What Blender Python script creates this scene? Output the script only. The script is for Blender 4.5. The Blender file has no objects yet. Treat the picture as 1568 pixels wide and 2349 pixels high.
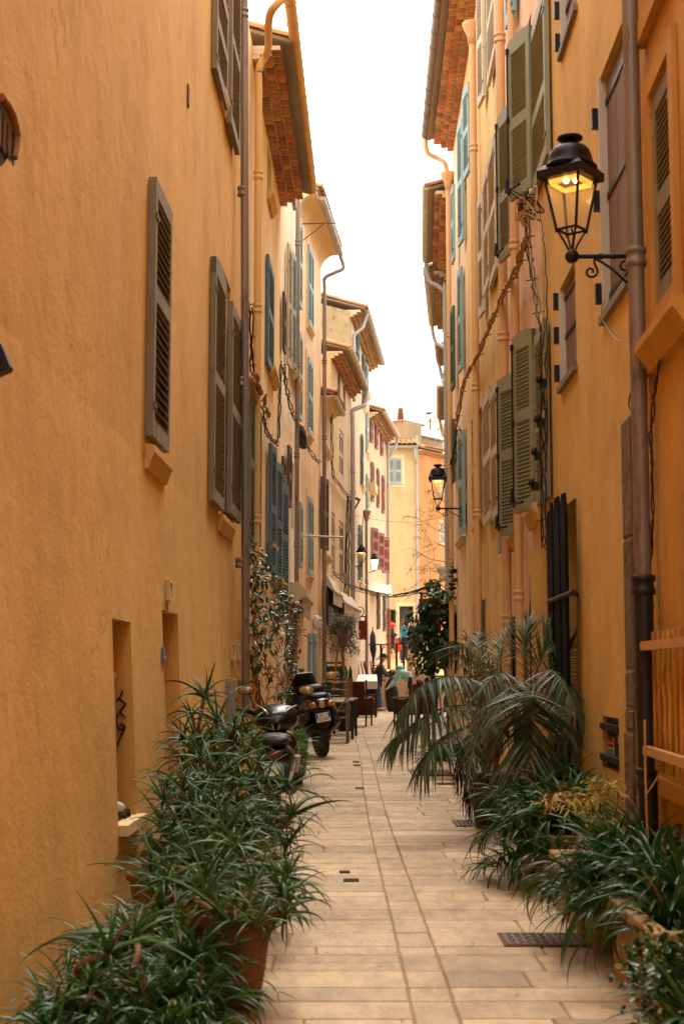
import bpy, bmesh, math, random
from mathutils import Vector, Matrix
RND = random.Random(11)
SC = bpy.context.scene
COL = SC.collection
PI = math.pi
rad = math.radians

# ---------------------------------------------------------------- camera
CAM_Z = 1.30
PITCH = math.atan(361.0 / 3261.0)
cam_d = bpy.data.cameras.new('camera')
cam = bpy.data.objects.new('camera', cam_d)
COL.objects.link(cam)
cam.location = (0, 0, CAM_Z)
cam.rotation_euler = (PI / 2 + PITCH, 0, 0)
cam_d.sensor_fit = 'VERTICAL'
cam_d.sensor_height = 36.0
cam_d.lens = 50.0
cam_d.clip_start = 0.05
cam_d.clip_end = 2000
cam_d.dof.use_dof = True
cam_d.dof.focus_distance = 19.0
cam_d.dof.aperture_fstop = 5.0
SC.camera = cam

# ---------------------------------------------------------------- sky, sun, exposure
SUN_EL, SUN_AZ = rad(60), rad(15)          # high soft sun ahead, along the street
world = bpy.data.worlds.new('World')
SC.world = world
world.use_nodes = True
wn, wl = world.node_tree.nodes, world.node_tree.links
wn.clear()
w_out = wn.new('ShaderNodeOutputWorld')
w_bg = wn.new('ShaderNodeBackground')
w_sky = wn.new('ShaderNodeTexSky')
w_sky.sky_type = 'NISHITA'
w_sky.sun_disc = False
w_sky.sun_elevation = SUN_EL
w_sky.sun_rotation = SUN_AZ
w_sky.air_density = 1.0
w_sky.dust_density = 4.0
w_hsv = wn.new('ShaderNodeHueSaturation')   # overcast: the blue is veiled by cloud
w_hsv.inputs['Saturation'].default_value = 0.10
w_mix = wn.new('ShaderNodeMix')
w_mix.data_type = 'RGBA'
w_mix.inputs['Factor'].default_value = 0.65
w_mix.inputs['B'].default_value = (8.3, 8.25, 7.9, 1)
wl.new(w_sky.outputs[0], w_hsv.inputs['Color'])
wl.new(w_hsv.outputs[0], w_mix.inputs['A'])
wl.new(w_mix.outputs['Result'], w_bg.inputs['Color'])
w_bg.inputs['Strength'].default_value = 0.15
wl.new(w_bg.outputs[0], w_out.inputs[0])
sun_d = bpy.data.lights.new('sun', 'SUN')
sun_d.energy = 1.5
sun_d.angle = rad(30)
sun_d.color = (1.0, 0.94, 0.84)
sun = bpy.data.objects.new('sun', sun_d)
COL.objects.link(sun)
sdir = Vector((math.sin(SUN_AZ) * math.cos(SUN_EL), math.cos(SUN_AZ) * math.cos(SUN_EL), math.sin(SUN_EL)))
sun.location = (0, 0, 40)
sun.rotation_euler = (-sdir).to_track_quat('-Z', 'Y').to_euler()
vs = SC.view_settings
vs.view_transform = 'Standard'
vs.look = 'None'
vs.exposure = 1.5
vs.gamma = 1.0
SC.render.film_transparent = False
SC.cycles.use_denoising = True
SC.cycles.max_bounces = 5
SC.cycles.diffuse_bounces = 3
SC.cycles.transparent_max_bounces = 5
SC.cycles.caustics_reflective = False
SC.cycles.caustics_refractive = False
SC.cycles.use_adaptive_sampling = True
SC.cycles.adaptive_threshold = 0.025

# ---------------------------------------------------------------- pixel rays (1568 x 2348 picture units)
FPX = 3261.0
_f = Vector((0, math.cos(PITCH), math.sin(PITCH)))
_u = Vector((0, -math.sin(PITCH), math.cos(PITCH)))
EYE = Vector((0, 0, CAM_Z))
def ray(px, py):
    return Vector((1, 0, 0)) * ((px - 784) / FPX) + _u * ((1174 - py) / FPX) + _f
def at_y(px, py, Y):
    d = ray(px, py)
    return EYE + d * (Y / d.y)
def at_z(px, py, z=0.0):
    d = ray(px, py)
    return EYE + d * ((z - CAM_Z) / d.z)

# ---------------------------------------------------------------- object helpers
WM = {}
def link(name, data, parent=None, M=None):
    o = bpy.data.objects.new(name, data)
    COL.objects.link(o)
    M = M if M is not None else Matrix.Identity(4)
    if parent is not None:
        o.parent = parent
        o.matrix_parent_inverse = WM[parent.name].inverted_safe()
    o.matrix_basis = M
    WM[o.name] = M.copy()
    return o
def tag(o, label, cat, group=None):
    o['label'] = label
    o['category'] = cat
    if group:
        o['group'] = group
    return o
def thing(name, label, cat, loc=(0, 0, 0), rotz=0.0, group=None):
    M = Matrix.Translation(Vector(loc)) @ Matrix.Rotation(rotz, 4, 'Z')
    o = link(name, None, None, M)
    o.empty_display_size = 0.1
    return tag(o, label, cat, group)
def struct(o):
    o['kind'] = 'structure'
    return o
def stuff(o, label=None, cat=None):
    o['kind'] = 'stuff'
    if label:
        o['label'] = label
    if cat:
        o['category'] = cat
    return o
def M3(x, y, z, t):
    return Matrix(((x[0], y[0], z[0], t[0]), (x[1], y[1], z[1], t[1]), (x[2], y[2], z[2], t[2]), (0, 0, 0, 1)))

class MB:
    """collects shapes for one mesh"""
    def __init__(s, M=None):
        s.v, s.f, s.m, s.sm = [], [], [], []
        s.M = M
    def add(s, verts, faces, mi=0, smooth=False, M=None):
        b = len(s.v)
        T = s.M
        if M is not None:
            T = (T @ M) if T is not None else M
        for p in verts:
            p = Vector(p)
            s.v.append((T @ p) if T is not None else p)
        for f in faces:
            s.f.append([b + i for i in f])
            s.m.append(mi)
            s.sm.append(smooth)
        return s
    def box(s, c, d, mi=0, M=None, taper=1.0):
        x, y, z = d[0] / 2, d[1] / 2, d[2] / 2
        t = taper
        vv = [(-x, -y, -z), (x, -y, -z), (x, y, -z), (-x, y, -z), (-x * t, -y * t, z), (x * t, -y * t, z), (x * t, y * t, z), (-x * t, y * t, z)]
        vv = [(a + c[0], b + c[1], e + c[2]) for a, b, e in vv]
        return s.add(vv, [(0, 3, 2, 1), (4, 5, 6, 7), (0, 1, 5, 4), (1, 2, 6, 5), (2, 3, 7, 6), (3, 0, 4, 7)], mi, False, M)
    def span(s, a, b, mi=0, M=None):
        return s.box([(a[i] + b[i]) / 2 for i in range(3)], [abs(b[i] - a[i]) for i in range(3)], mi, M)
    def tube(s, pts, r, n=8, mi=0, caps=True, smooth=True, M=None, flat=1.0):
        pts = [Vector(p) for p in pts]
        k = len(pts)
        rr = r if isinstance(r, (list, tuple)) else [r] * k
        tan = []
        for i in range(k):
            t = pts[min(i + 1, k - 1)] - pts[max(i - 1, 0)]
            tan.append(t.normalized() if t.length > 1e-9 else Vector((0, 0, 1)))
        up = Vector((0, 0, 1)) if abs(tan[0].z) < 0.9 else Vector((1, 0, 0))
        a = tan[0].cross(up).normalized()
        vv, ff = [], []
        for i in range(k):
            a = (a - tan[i] * a.dot(tan[i]))
            a = a.normalized() if a.length > 1e-6 else tan[i].orthogonal().normalized()
            b = tan[i].cross(a)
            for j in range(n):
                q = 2 * PI * j / n
                vv.append(pts[i] + a * (math.cos(q) * rr[i]) + b * (math.sin(q) * rr[i] * flat))
        for i in range(k - 1):
            for j in range(n):
                ff.append((i * n + j, i * n + (j + 1) % n, (i + 1) * n + (j + 1) % n, (i + 1) * n + j))
        s.add(vv, ff, mi, smooth, M)
        if caps:
            s.add([vv[j] for j in range(n)][::-1], [tuple(range(n))], mi, False, M)
            s.add([vv[(k - 1) * n + j] for j in range(n)], [tuple(range(n))], mi, False, M)
        return s
    def lathe(s, prof, n=16, mi=0, M=None, smooth=True, phase=0.0):
        vv, ff = [], []
        k = len(prof)
        for r, z in prof:
            for j in range(n):
                q = 2 * PI * j / n + phase
                vv.append((r * math.cos(q), r * math.sin(q), z))
        for i in range(k - 1):
            for j in range(n):
                ff.append((i * n + j, i * n + (j + 1) % n, (i + 1) * n + (j + 1) % n, (i + 1) * n + j))
        ff.append(tuple(range(n))[::-1])
        ff.append(tuple((k - 1) * n + j for j in range(n)))
        return s.add(vv, ff, mi, smooth, M)
    def prism(s, poly, y0, y1, mi=0, M=None):
        """polygon in xz, extruded along y"""
        k = len(poly)
        vv = [(x, y0, z) for x, z in poly] + [(x, y1, z) for x, z in poly]
        ff = [tuple(range(k)), tuple(range(2 * k - 1, k - 1, -1))]
        ff += [(i, k + i, k + (i + 1) % k, (i + 1) % k) for i in range(k)]
        return s.add(vv, ff, mi, False, M)
    def loft(s, rings, mi=0, caps=True, smooth=True, M=None):
        n = len(rings[0])
        vv = [p for r in rings for p in r]
        ff = []
        for i in range(len(rings) - 1):
            for j in range(n):
                ff.append((i * n + j, i * n + (j + 1) % n, (i + 1) * n + (j + 1) % n, (i + 1) * n + j))
        if caps:
            ff.append(tuple(range(n))[::-1])
            ff.append(tuple((len(rings) - 1) * n + j for j in range(n)))
        return s.add(vv, ff, mi, smooth, M)
    def ball(s, c, r, n=10, mi=0, M=None):
        rx, ry, rz = r if isinstance(r, (list, tuple)) else (r, r, r)
        rings = []
        for i in range(1, n // 2 + 1):
            th = PI * i / (n // 2 + 1)
            rings.append([(c[0] + rx * math.sin(th) * math.cos(2 * PI * j / n), c[1] + ry * math.sin(th) * math.sin(2 * PI * j / n), c[2] + rz * math.cos(th)) for j in range(n)])
        return s.loft(rings, mi, True, True, M)
    def mesh(s, name, mats):
        me = bpy.data.meshes.new(name)
        me.from_pydata(s.v, [], s.f)
        for mt in (mats if isinstance(mats, (list, tuple)) else [mats]):
            me.materials.append(MT[mt] if isinstance(mt, str) else mt)
        me.polygons.foreach_set('material_index', s.m)
        me.polygons.foreach_set('use_smooth', s.sm)
        me.update()
        return me
    def build(s, name, mats, parent=None, M=None):
        return link(name, s.mesh(name, mats), parent, M)

def ring(cx, cz, w, h, y, n=14, e=2.6, rot=0.0):
    """super-ellipse ring in the xz plane at y"""
    out = []
    for j in range(n):
        q = 2 * PI * j / n + rot
        c, s_ = math.cos(q), math.sin(q)
        out.append((cx + w * math.copysign(abs(c) ** (2 / e), c), y, cz + h * math.copysign(abs(s_) ** (2 / e), s_)))
    return out
def bez(p0, p1, p2, n=8):
    p0, p1, p2 = Vector(p0), Vector(p1), Vector(p2)
    return [p0 * (1 - t) ** 2 + p1 * (2 * t * (1 - t)) + p2 * t * t for t in [i / n for i in range(n + 1)]]
def smooth_path(pts, sub=5):
    pts = [Vector(p) for p in pts]
    out = []
    for i in range(len(pts) - 1):
        p0, p1, p2, p3 = pts[max(i - 1, 0)], pts[i], pts[i + 1], pts[min(i + 2, len(pts) - 1)]
        for k in range(sub):
            t = k / sub
            out.append(0.5 * ((2 * p1) + (p2 - p0) * t + (2 * p0 - 5 * p1 + 4 * p2 - p3) * t * t + (3 * p1 - p0 - 3 * p2 + p3) * t ** 3))
    out.append(pts[-1])
    return out

# ---------------------------------------------------------------- materials
MT = {}
def lin(h):
    h = h.lstrip('#')
    o = []
    for i in (0, 2, 4):
        c = int(h[i:i + 2], 16) / 255
        o.append(c / 12.92 if c <= 0.04045 else ((c + 0.055) / 1.055) ** 2.4)
    return o
def shade(c, k):
    return (min(1, c[0] * k), min(1, c[1] * k), min(1, c[2] * k), 1)
def nodes(name):
    m = bpy.data.materials.new(name)
    m.use_nodes = True
    nt = m.node_tree
    b = nt.nodes['Principled BSDF']
    MT[name] = m
    return m, nt.nodes, nt.links, b
def ramp(n, l, src, stops):
    r = n.new('ShaderNodeValToRGB')
    e = r.color_ramp.elements
    while len(e) < len(stops):
        e.new(0.5)
    for i, (p, c) in enumerate(stops):
        e[i].position = p
        e[i].color = c
    l.new(src, r.inputs[0])
    return r
def noise_tex(n, l, coord, scale, detail=4, rough=0.55, stretch=(1, 1, 1)):
    mp = n.new('ShaderNodeMapping')
    mp.inputs['Scale'].default_value = stretch
    l.new(coord, mp.inputs[0])
    t = n.new('ShaderNodeTexNoise')
    t.inputs['Scale'].default_value = scale
    t.inputs['Detail'].default_value = detail
    t.inputs['Roughness'].default_value = rough
    l.new(mp.outputs[0], t.inputs['Vector'])
    return t
def mixc(n, l, a, b, fac, mode='MIX', f=None):
    m = n.new('ShaderNodeMix')
    m.data_type = 'RGBA'
    m.blend_type = mode
    for key, val in (('A', a), ('B', b)):
        if hasattr(val, 'is_output'):
            l.new(val, m.inputs[key])
        else:
            m.inputs[key].default_value = val
    if hasattr(fac, 'is_output'):
        l.new(fac, m.inputs['Factor'])
    else:
        m.inputs['Factor'].default_value = fac
    return m.outputs['Result']
def plaster(name, hexc, var=0.16, streak=0.14, bump=0.25, rough=0.92, fine=45, blot=None, pale=None):
    m, n, l, b = nodes(name)
    c = lin(hexc)
    pos = n.new('ShaderNodeNewGeometry').outputs['Position']
    big = noise_tex(n, l, pos, 0.55, 3, 0.6)
    st = noise_tex(n, l, pos, 2.2, 4, 0.62, (1.0, 0.8, 0.26))
    fi = noise_tex(n, l, pos, fine, 2, 0.6)
    med = noise_tex(n, l, pos, 6, 3, 0.6)
    base = ramp(n, l, big.outputs['Fac'], [(0.3, shade(c, 1 - var)), (0.7, shade(c, 1 + var))]).outputs[0]
    r2 = ramp(n, l, st.outputs['Fac'], [(0.32, (1 - streak * 1.4, 1 - streak * 1.6, 1 - streak * 1.8, 1)), (0.55, (1, 1, 1, 1)), (0.75, (1 + streak * 0.5, 1 + streak * 0.5, 1 + streak * 0.4, 1))]).outputs[0]  # vertical colour streaks painted to look like shading on uneven plaster
    col = mixc(n, l, base, r2, 1.0, 'MULTIPLY')
    pt_ = noise_tex(n, l, pos, 1.7, 5, 0.68)
    pr2 = ramp(n, l, pt_.outputs['Fac'], [(0.38, (0.80, 0.77, 0.74, 1)), (0.47, (1, 1, 1, 1)), (0.60, (1, 1, 1, 1)), (0.64, (1.10, 1.10, 1.08, 1))]).outputs[0]
    col = mixc(n, l, col, pr2, 0.45, 'MULTIPLY')
    vo = n.new('ShaderNodeTexVoronoi')
    vo.feature = 'DISTANCE_TO_EDGE'
    vo.inputs['Scale'].default_value = 0.55
    wv = noise_tex(n, l, pos, 2.5, 3, 0.7)
    wm = n.new('ShaderNodeVectorMath')
    wm.operation = 'MULTIPLY_ADD'
    l.new(wv.outputs['Color'], wm.inputs[0])
    wm.inputs[1].default_value = (0.7, 0.7, 0.7)
    l.new(pos, wm.inputs[2])
    l.new(wm.outputs[0], vo.inputs['Vector'])
    cr = ramp(n, l, vo.outputs['Distance'], [(0.0, (1, 1, 1, 1)), (0.006, (0, 0, 0, 1))]).outputs[0]
    cm = ramp(n, l, big.outputs['Fac'], [(0.52, (0, 0, 0, 1)), (0.6, (0.55, 0.55, 0.55, 1))]).outputs[0]
    cx = n.new('ShaderNodeMath')
    cx.operation = 'MULTIPLY'
    l.new(cr, cx.inputs[0])
    l.new(cm, cx.inputs[1])
    col = mixc(n, l, col, shade(c, 0.45), cx.outputs[0])
    if pale:
        pr = ramp(n, l, st.outputs['Fac'], [(0.56, (0, 0, 0, 1)), (0.72, (1, 1, 1, 1))]).outputs[0]
        pm_ = n.new('ShaderNodeMath')
        pm_.operation = 'MULTIPLY'
        l.new(pr, pm_.inputs[0])
        pm_.inputs[1].default_value = 0.35
        col = mixc(n, l, col, shade(lin(pale), 1), pm_.outputs[0])
    if blot:
        bt = noise_tex(n, l, pos, 3.2, 8, 0.7)
        bf = ramp(n, l, bt.outputs['Fac'], [(0.55, (0, 0, 0, 1)), (0.66, (1, 1, 1, 1))]).outputs[0]
        col = mixc(n, l, col, shade(lin(blot), 1), bf)
    l.new(col, b.inputs['Base Color'])
    b.inputs['Roughness'].default_value = rough
    b.inputs['Specular IOR Level'].default_value = 0.2
    add = n.new('ShaderNodeMath')
    add.operation = 'MULTIPLY_ADD'
    l.new(fi.outputs['Fac'], add.inputs[0])
    add.inputs[1].default_value = 0.25
    l.new(med.outputs['Fac'], add.inputs[2])
    bp = n.new('ShaderNodeBump')
    bp.inputs['Strength'].default_value = bump
    bp.inputs['Distance'].default_value = 0.03
    l.new(add.outputs[0], bp.inputs['Height'])
    l.new(bp.outputs[0], b.inputs['Normal'])
    return m
def pm(name, hexc, rough=0.6, metal=0.0, var=0.12, scale=9, bump=0.0, orand=0.0, stretch=(1, 1, 1), worn=None, wornamt=0.6, spec=0.4, hue=0.0, coat=0.0):
    """general procedural material: noise-varied colour, random per object, optional worn patches"""
    m, n, l, b = nodes(name)
    c = lin(hexc)
    tc = n.new('ShaderNodeTexCoord').outputs['Object']
    t = noise_tex(n, l, tc, scale, 5, 0.6, stretch)
    col = ramp(n, l, t.outputs['Fac'], [(0.3, shade(c, 1 - var)), (0.7, shade(c, 1 + var))]).outputs[0]
    if worn:
        t2 = noise_tex(n, l, tc, scale * 1.7, 7, 0.7, stretch)
        fr = ramp(n, l, t2.outputs['Fac'], [(wornamt - 0.05, (0, 0, 0, 1)), (wornamt + 0.04, (1, 1, 1, 1))]).outputs[0]
        col = mixc(n, l, col, shade(lin(worn), 1), fr)
    if orand or hue:
        oi = n.new('ShaderNodeObjectInfo')
        hs = n.new('ShaderNodeHueSaturation')
        mr = n.new('ShaderNodeMapRange')
        mr.inputs['To Min'].default_value = 1 - orand
        mr.inputs['To Max'].default_value = 1 + orand
        l.new(oi.outputs['Random'], mr.inputs['Value'])
        l.new(mr.outputs[0], hs.inputs['Value'])
        if hue:
            ml = n.new('ShaderNodeMath')
            ml.operation = 'MULTIPLY'
            ml.inputs[1].default_value = 7.31
            fr_ = n.new('ShaderNodeMath')
            fr_.operation = 'FRACT'
            l.new(oi.outputs['Random'], ml.inputs[0])
            l.new(ml.outputs[0], fr_.inputs[0])
            mh = n.new('ShaderNodeMapRange')
            mh.inputs['To Min'].default_value = 0.5 - hue
            mh.inputs['To Max'].default_value = 0.5 + hue
            l.new(fr_.outputs[0], mh.inputs['Value'])
            l.new(mh.outputs[0], hs.inputs['Hue'])
        l.new(col, hs.inputs['Color'])
        col = hs.outputs[0]
    l.new(col, b.inputs['Base Color'])
    b.inputs['Roughness'].default_value = rough
    b.inputs['Metallic'].default_value = metal
    b.inputs['Specular IOR Level'].default_value = spec
    if coat:
        b.inputs['Coat Weight'].default_value = coat
        b.inputs['Coat Roughness'].default_value = 0.1
    if bump:
        bp = n.new('ShaderNodeBump')
        bp.inputs['Strength'].default_value = bump
        bp.inputs['Distance'].default_value = 0.01
        l.new(t.outputs['Fac'], bp.inputs['Height'])
        l.new(bp.outputs[0], b.inputs['Normal'])
    return m
def emit(name, col, strength):
    m, n, l, b = nodes(name)
    b.inputs['Base Color'].default_value = (*col, 1)
    b.inputs['Emission Color'].default_value = (*col, 1)
    b.inputs['Emission Strength'].default_value = strength
    return m
def leafmat(name, hexc, tip=None, rough=0.38, var=0.25, hue=0.02, trans=0.25, margin=None):
    m, n, l, b = nodes(name)
    c = lin(hexc)
    oi = n.new('ShaderNodeObjectInfo')
    pos = n.new('ShaderNodeNewGeometry').outputs['Position']
    t = noise_tex(n, l, pos, 7, 3)
    col = ramp(n, l, t.outputs['Fac'], [(0.3, shade(c, 0.75)), (0.7, shade(c, 1.25))]).outputs[0]
    if margin:
        t3 = noise_tex(n, l, pos, 38, 3)
        mk = ramp(n, l, t3.outputs['Fac'], [(0.55, (0, 0, 0, 1)), (0.62, (1, 1, 1, 1))]).outputs[0]
        col = mixc(n, l, col, shade(lin(margin), 1), mk)
    if tip:
        t2 = noise_tex(n, l, pos, 2.3, 3)
        mk = ramp(n, l, t2.outputs['Fac'], [(0.56, (0, 0, 0, 1)), (0.7, (0.75, 0.75, 0.75, 1))]).outputs[0]
        col = mixc(n, l, col, shade(lin(tip), 1), mk)
    hs = n.new('ShaderNodeHueSaturation')
    mr = n.new('ShaderNodeMapRange')
    mr.inputs['To Min'].default_value = 1 - var
    mr.inputs['To Max'].default_value = 1 + var
    l.new(oi.outputs['Random'], mr.inputs['Value'])
    l.new(mr.outputs[0], hs.inputs['Value'])
    l.new(col, hs.inputs['Color'])
    l.new(hs.outputs[0], b.inputs['Base Color'])
    b.inputs['Roughness'].default_value = rough
    b.inputs['Specular IOR Level'].default_value = 0.22
    if trans:
        tr = n.new('ShaderNodeBsdfTranslucent')
        l.new(hs.outputs[0], tr.inputs['Color'])
        mx = n.new('ShaderNodeMixShader')
        mx.inputs[0].default_value = trans
        l.new(b.outputs[0], mx.inputs[1])
        l.new(tr.outputs[0], mx.inputs[2])
        l.new(mx.outputs[0], n['Material Output'].inputs[0])
    return m
def glassmat(name, tint, rough=0.05, alpha=0.25):
    m, n, l, b = nodes(name)
    b.inputs['Base Color'].default_value = (*tint, 1)
    b.inputs['Roughness'].default_value = rough
    b.inputs['Specular IOR Level'].default_value = 0.6
    b.inputs['Alpha'].default_value = alpha
    return m

plaster('wall_amber', '#dca95e', 0.09, 0.07, 0.22, pale='#e4ba7c')
plaster('wall_gold', '#f1ca96', 0.08, 0.10, 0.2, pale='#f5dcb6')
plaster('wall_cream', '#f3dcbc', 0.07, 0.07, 0.2, pale='#f6e8d2')
plaster('wall_apricot', '#f2cda2', 0.08, 0.12, 0.2, pale='#f7e0c2')
plaster('wall_roughcast', '#e0c398', 0.1, 0.07, 0.9, fine=22)
plaster('wall_rubble', '#b39b74', 0.2, 0.06, 1.0, fine=14, blot='#6f5a40')
plaster('wall_blush', '#d2b492', 0.06, 0.06, 0.2)
plaster('wall_ochre', '#deb064', 0.10, 0.10, 0.2)
plaster('wall_orange', '#d89e50', 0.12, 0.14, 0.25, blot='#cc8c40')
plaster('wall_peach', '#ecc39c', 0.07, 0.08, 0.18)
plaster('wall_tan', '#e8bf7c', 0.10, 0.14, 0.22, pale='#efd0a0')
plaster('wall_lemon', '#ccac7e', 0.07, 0.05, 0.15)
plaster('wall_carrot', '#c68a58', 0.08, 0.07, 0.2)
plaster('wall_white', '#dcd6cc', 0.05, 0.05, 0.1)
plaster('trim_cream', '#e6c698', 0.05, 0.05, 0.15)
plaster('trim_amber', '#dcae6c', 0.08, 0.08, 0.2)
plaster('trim_pale', '#e2c08c', 0.08, 0.05, 0.15)
plaster('stone_dark', '#75604a', 0.25, 0.05, 1.0, fine=30, blot='#4a3d30')
plaster('stone_grey', '#a58a6c', 0.15, 0.05, 0.6, fine=30)
plaster('soil', '#3a2b1d', 0.2, 0.0, 1.0)
plaster('mortar', '#978266', 0.15, 0.0, 0.8)
plaster('mortar_pale', '#e8c49a', 0.1, 0.0, 0.5)
pm('shutter_umber', '#857863', 0.75, 0, 0.18, 6, 0.15, 0.05, (1, 1, 0.3), worn='#5f5444', wornamt=0.62)
pm('shutter_teal', '#6d7a70', 0.7, 0, 0.12, 6, 0.1, 0.05)
pm('shutter_sage', '#918f74', 0.55, 0, 0.06, 4, 0.05, 0.04)
pm('shutter_blue', '#4f7186', 0.6, 0, 0.1, 5, 0.1, 0.04)
pm('shutter_sky', '#8fa9aa', 0.6, 0, 0.08, 5, 0.05, 0.04)
pm('shutter_white', '#cbb99f', 0.8, 0, 0.1, 8, 0.2, 0.06, (1, 1, 0.4), worn='#8d7355', wornamt=0.6)
pm('shutter_brown', '#63473a', 0.7, 0, 0.12, 6, 0.15, 0.05)
pm('shutter_mauve', '#7f6455', 0.7, 0, 0.08, 5, 0.15, 0.06, (1, 1, 0.3))
pm('shutter_red', '#8a5040', 0.65, 0, 0.12, 6, 0.1, 0.05, worn='#7d3b2a', wornamt=0.6)
pm('shutter_green', '#37584c', 0.6, 0, 0.1, 6, 0.05, 0.05)
pm('shutter_grey', '#9aa097', 0.6, 0, 0.06, 5, 0.05, 0.03)
pm('door_slate', '#3f3d3c', 0.5, 0, 0.08, 4)
pm('door_blue', '#6f98a5', 0.6, 0, 0.08, 5)
pm('zinc', '#8a7a6c', 0.5, 0.35, 0.14, 3, 0.05, 0, (1, 1, 0.3), worn='#6e5b4b', wornamt=0.6)
pm('zinc_pale', '#aaa39a', 0.5, 0.2, 0.1, 3, 0.05, 0, (1, 1, 0.3))
pm('pipe_yellow', '#dcae6c', 0.55, 0, 0.07, 3, 0.05, 0, (1, 1, 0.3))
pm('pipe_peach', '#dcab74', 0.55, 0, 0.07, 3, 0.05, 0, (1, 1, 0.3))
pm('pipe_black', '#241d18', 0.5, 0, 0.2, 5, 0.1)
pm('iron', '#1d1a18', 0.45, 0.4, 0.25, 9, 0.1, worn='#3a2f26', wornamt=0.66)
pm('iron_rust', '#6a4127', 0.8, 0.2, 0.25, 9, 0.2)
pm('brick', '#b2784f', 0.9, 0, 0.2, 9, 0.3, 0.36, hue=0.022)
pm('brick_old', '#937050', 0.9, 0, 0.25, 9, 0.4, 0.3, hue=0.015)
pm('roof_tile', '#b9794b', 0.9, 0, 0.25, 6, 0.3, 0.25, worn='#8e8038', wornamt=0.62, hue=0.02)
pm('terracotta', '#85492a', 0.8, 0, 0.15, 6, 0.15, worn='#8a5334', wornamt=0.62)
pm('planter_clay', '#a9845a', 0.9, 0, 0.18, 18, 0.6, worn='#8a6238', wornamt=0.6)
pm('black_box', '#262119', 0.5, 0, 0.2, 5)
pm('board_black', '#14120f', 0.8, 0, 0.2, 4, 0.15, 0.1, (1, 1, 0.2), spec=0.12)
pm('cable', '#2b231c', 0.6, 0, 0.2, 5)
pm('cable_tan', '#a67a45', 0.7, 0, 0.2, 5)
pm('cable_pale', '#c9b79c', 0.7, 0, 0.1, 5)
pm('cane', '#c48a3c', 0.55, 0, 0.3, 6, 0.2, 0.3, (1, 1, 0.4), worn='#7d4716', wornamt=0.62, hue=0.012)
pm('cane_rail', '#c9924f', 0.7, 0, 0.12, 6)
pm('plastic_white', '#d8d2c6', 0.5, 0, 0.04, 4)
pm('plastic_grey', '#8d8578', 0.5, 0, 0.06, 4)
pm('plate_blue', '#5a6a86', 0.4, 0, 0.15, 8)
pm('enamel_white', '#d9d6cd', 0.35, 0, 0.05, 5)
pm('print_blue', '#1f3f9a', 0.4, 0, 0.03, 5)
pm('print_sky', '#2f8fb5', 0.4, 0, 0.03, 5)
pm('print_black', '#18181a', 0.5, 0, 0.05, 5)
pm('print_red', '#a83024', 0.5, 0, 0.05, 5)
pm('print_yellow', '#d9b32c', 0.5, 0, 0.05, 5)
pm('print_orange', '#c8792c', 0.45, 0, 0.05, 5)
pm('sign_wood', '#8a5a2c', 0.6, 0, 0.2, 5)
pm('sign_red', '#8d2218', 0.7, 0, 0.1, 5)
pm('bike_black', '#0d0c0c', 0.28, 0, 0.1, 4, coat=0.4)
pm('bike_matt', '#191614', 0.5, 0, 0.1, 6)
pm('bike_grey', '#3a3532', 0.4, 0.3, 0.1, 4)
pm('bike_silver', '#9a9086', 0.3, 0.7, 0.08, 4)
pm('rubber', '#1f1b19', 0.8, 0, 0.15, 12, 0.3)
pm('mirror', '#c9a76c', 0.15, 0.35, 0.05, 2)  # tan colour imitates the amber wall reflected in the glass
pm('lens_amber', '#c4641a', 0.2, 0, 0.05, 4)
pm('lens_clear', '#a89a88', 0.15, 0, 0.05, 4)
pm('lens_red', '#7d1712', 0.2, 0, 0.05, 4)
pm('velvet_brown', '#4c2415', 0.9, 0, 0.15, 6, 0.1)
pm('wood_dark', '#3d2416', 0.6, 0, 0.15, 6, 0.1)
pm('wood_mid', '#7d4c22', 0.65, 0, 0.15, 5, 0.15, 0.15)
pm('wood_pale', '#b29a72', 0.7, 0, 0.12, 5, 0.15, 0.12)
pm('table_black', '#17120f', 0.45, 0, 0.1, 5)
pm('table_white', '#c9c4bd', 0.5, 0, 0.05, 5)
pm('cloth_white', '#d0c4b4', 0.9, 0, 0.06, 5, 0.1)
pm('cloth_stripe', '#c3aa8e', 0.9, 0, 0.1, 5, 0.1)
pm('awning_cream', '#cdb698', 0.85, 0, 0.1, 5, 0.1)
pm('awning_fringe', '#e4d8c8', 0.85, 0, 0.05, 5, 0.1)
pm('cover_tan', '#b79b74', 0.85, 0, 0.1, 5, 0.15)
pm('metal_beige', '#bfae93', 0.5, 0.1, 0.06, 4)
pm('railing_pink', '#8f7566', 0.6, 0.2, 0.1, 6)
pm('bag_black', '#0f0e0d', 0.3, 0, 0.2, 6, 0.4)
pm('crate_green', '#0d4a2c', 0.45, 0, 0.06, 5)
pm('crate_brown', '#8a5a32', 0.7, 0, 0.1, 6)
pm('bottle_green', '#2e5b4c', 0.15, 0, 0.1, 5)
pm('kayak_red', '#d9301c', 0.35, 0, 0.06, 4)
pm('skin', '#c28a66', 0.55, 0, 0.06, 8)
pm('hair_dark', '#22150f', 0.6, 0, 0.2, 30, 0.2)
pm('hair_grey', '#8d8478', 0.7, 0, 0.15, 30, 0.2)
pm('hair_brown', '#5a3420', 0.6, 0, 0.2, 30, 0.2)
pm('vest_navy', '#28303f', 0.55, 0, 0.12, 5, 0.1)
pm('sleeve_dark', '#3a3630', 0.8, 0, 0.15, 8)
pm('cap_navy', '#232a3d', 0.7, 0, 0.08, 8)
pm('denim', '#3f5672', 0.85, 0, 0.15, 14, 0.2)
pm('shoe_tan', '#8d7763', 0.7, 0, 0.1, 8)
pm('hoodie_teal', '#6fa29c', 0.9, 0, 0.08, 6, 0.1)
pm('hoodie_pink', '#c4a9ab', 0.9, 0, 0.08, 9)
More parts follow.
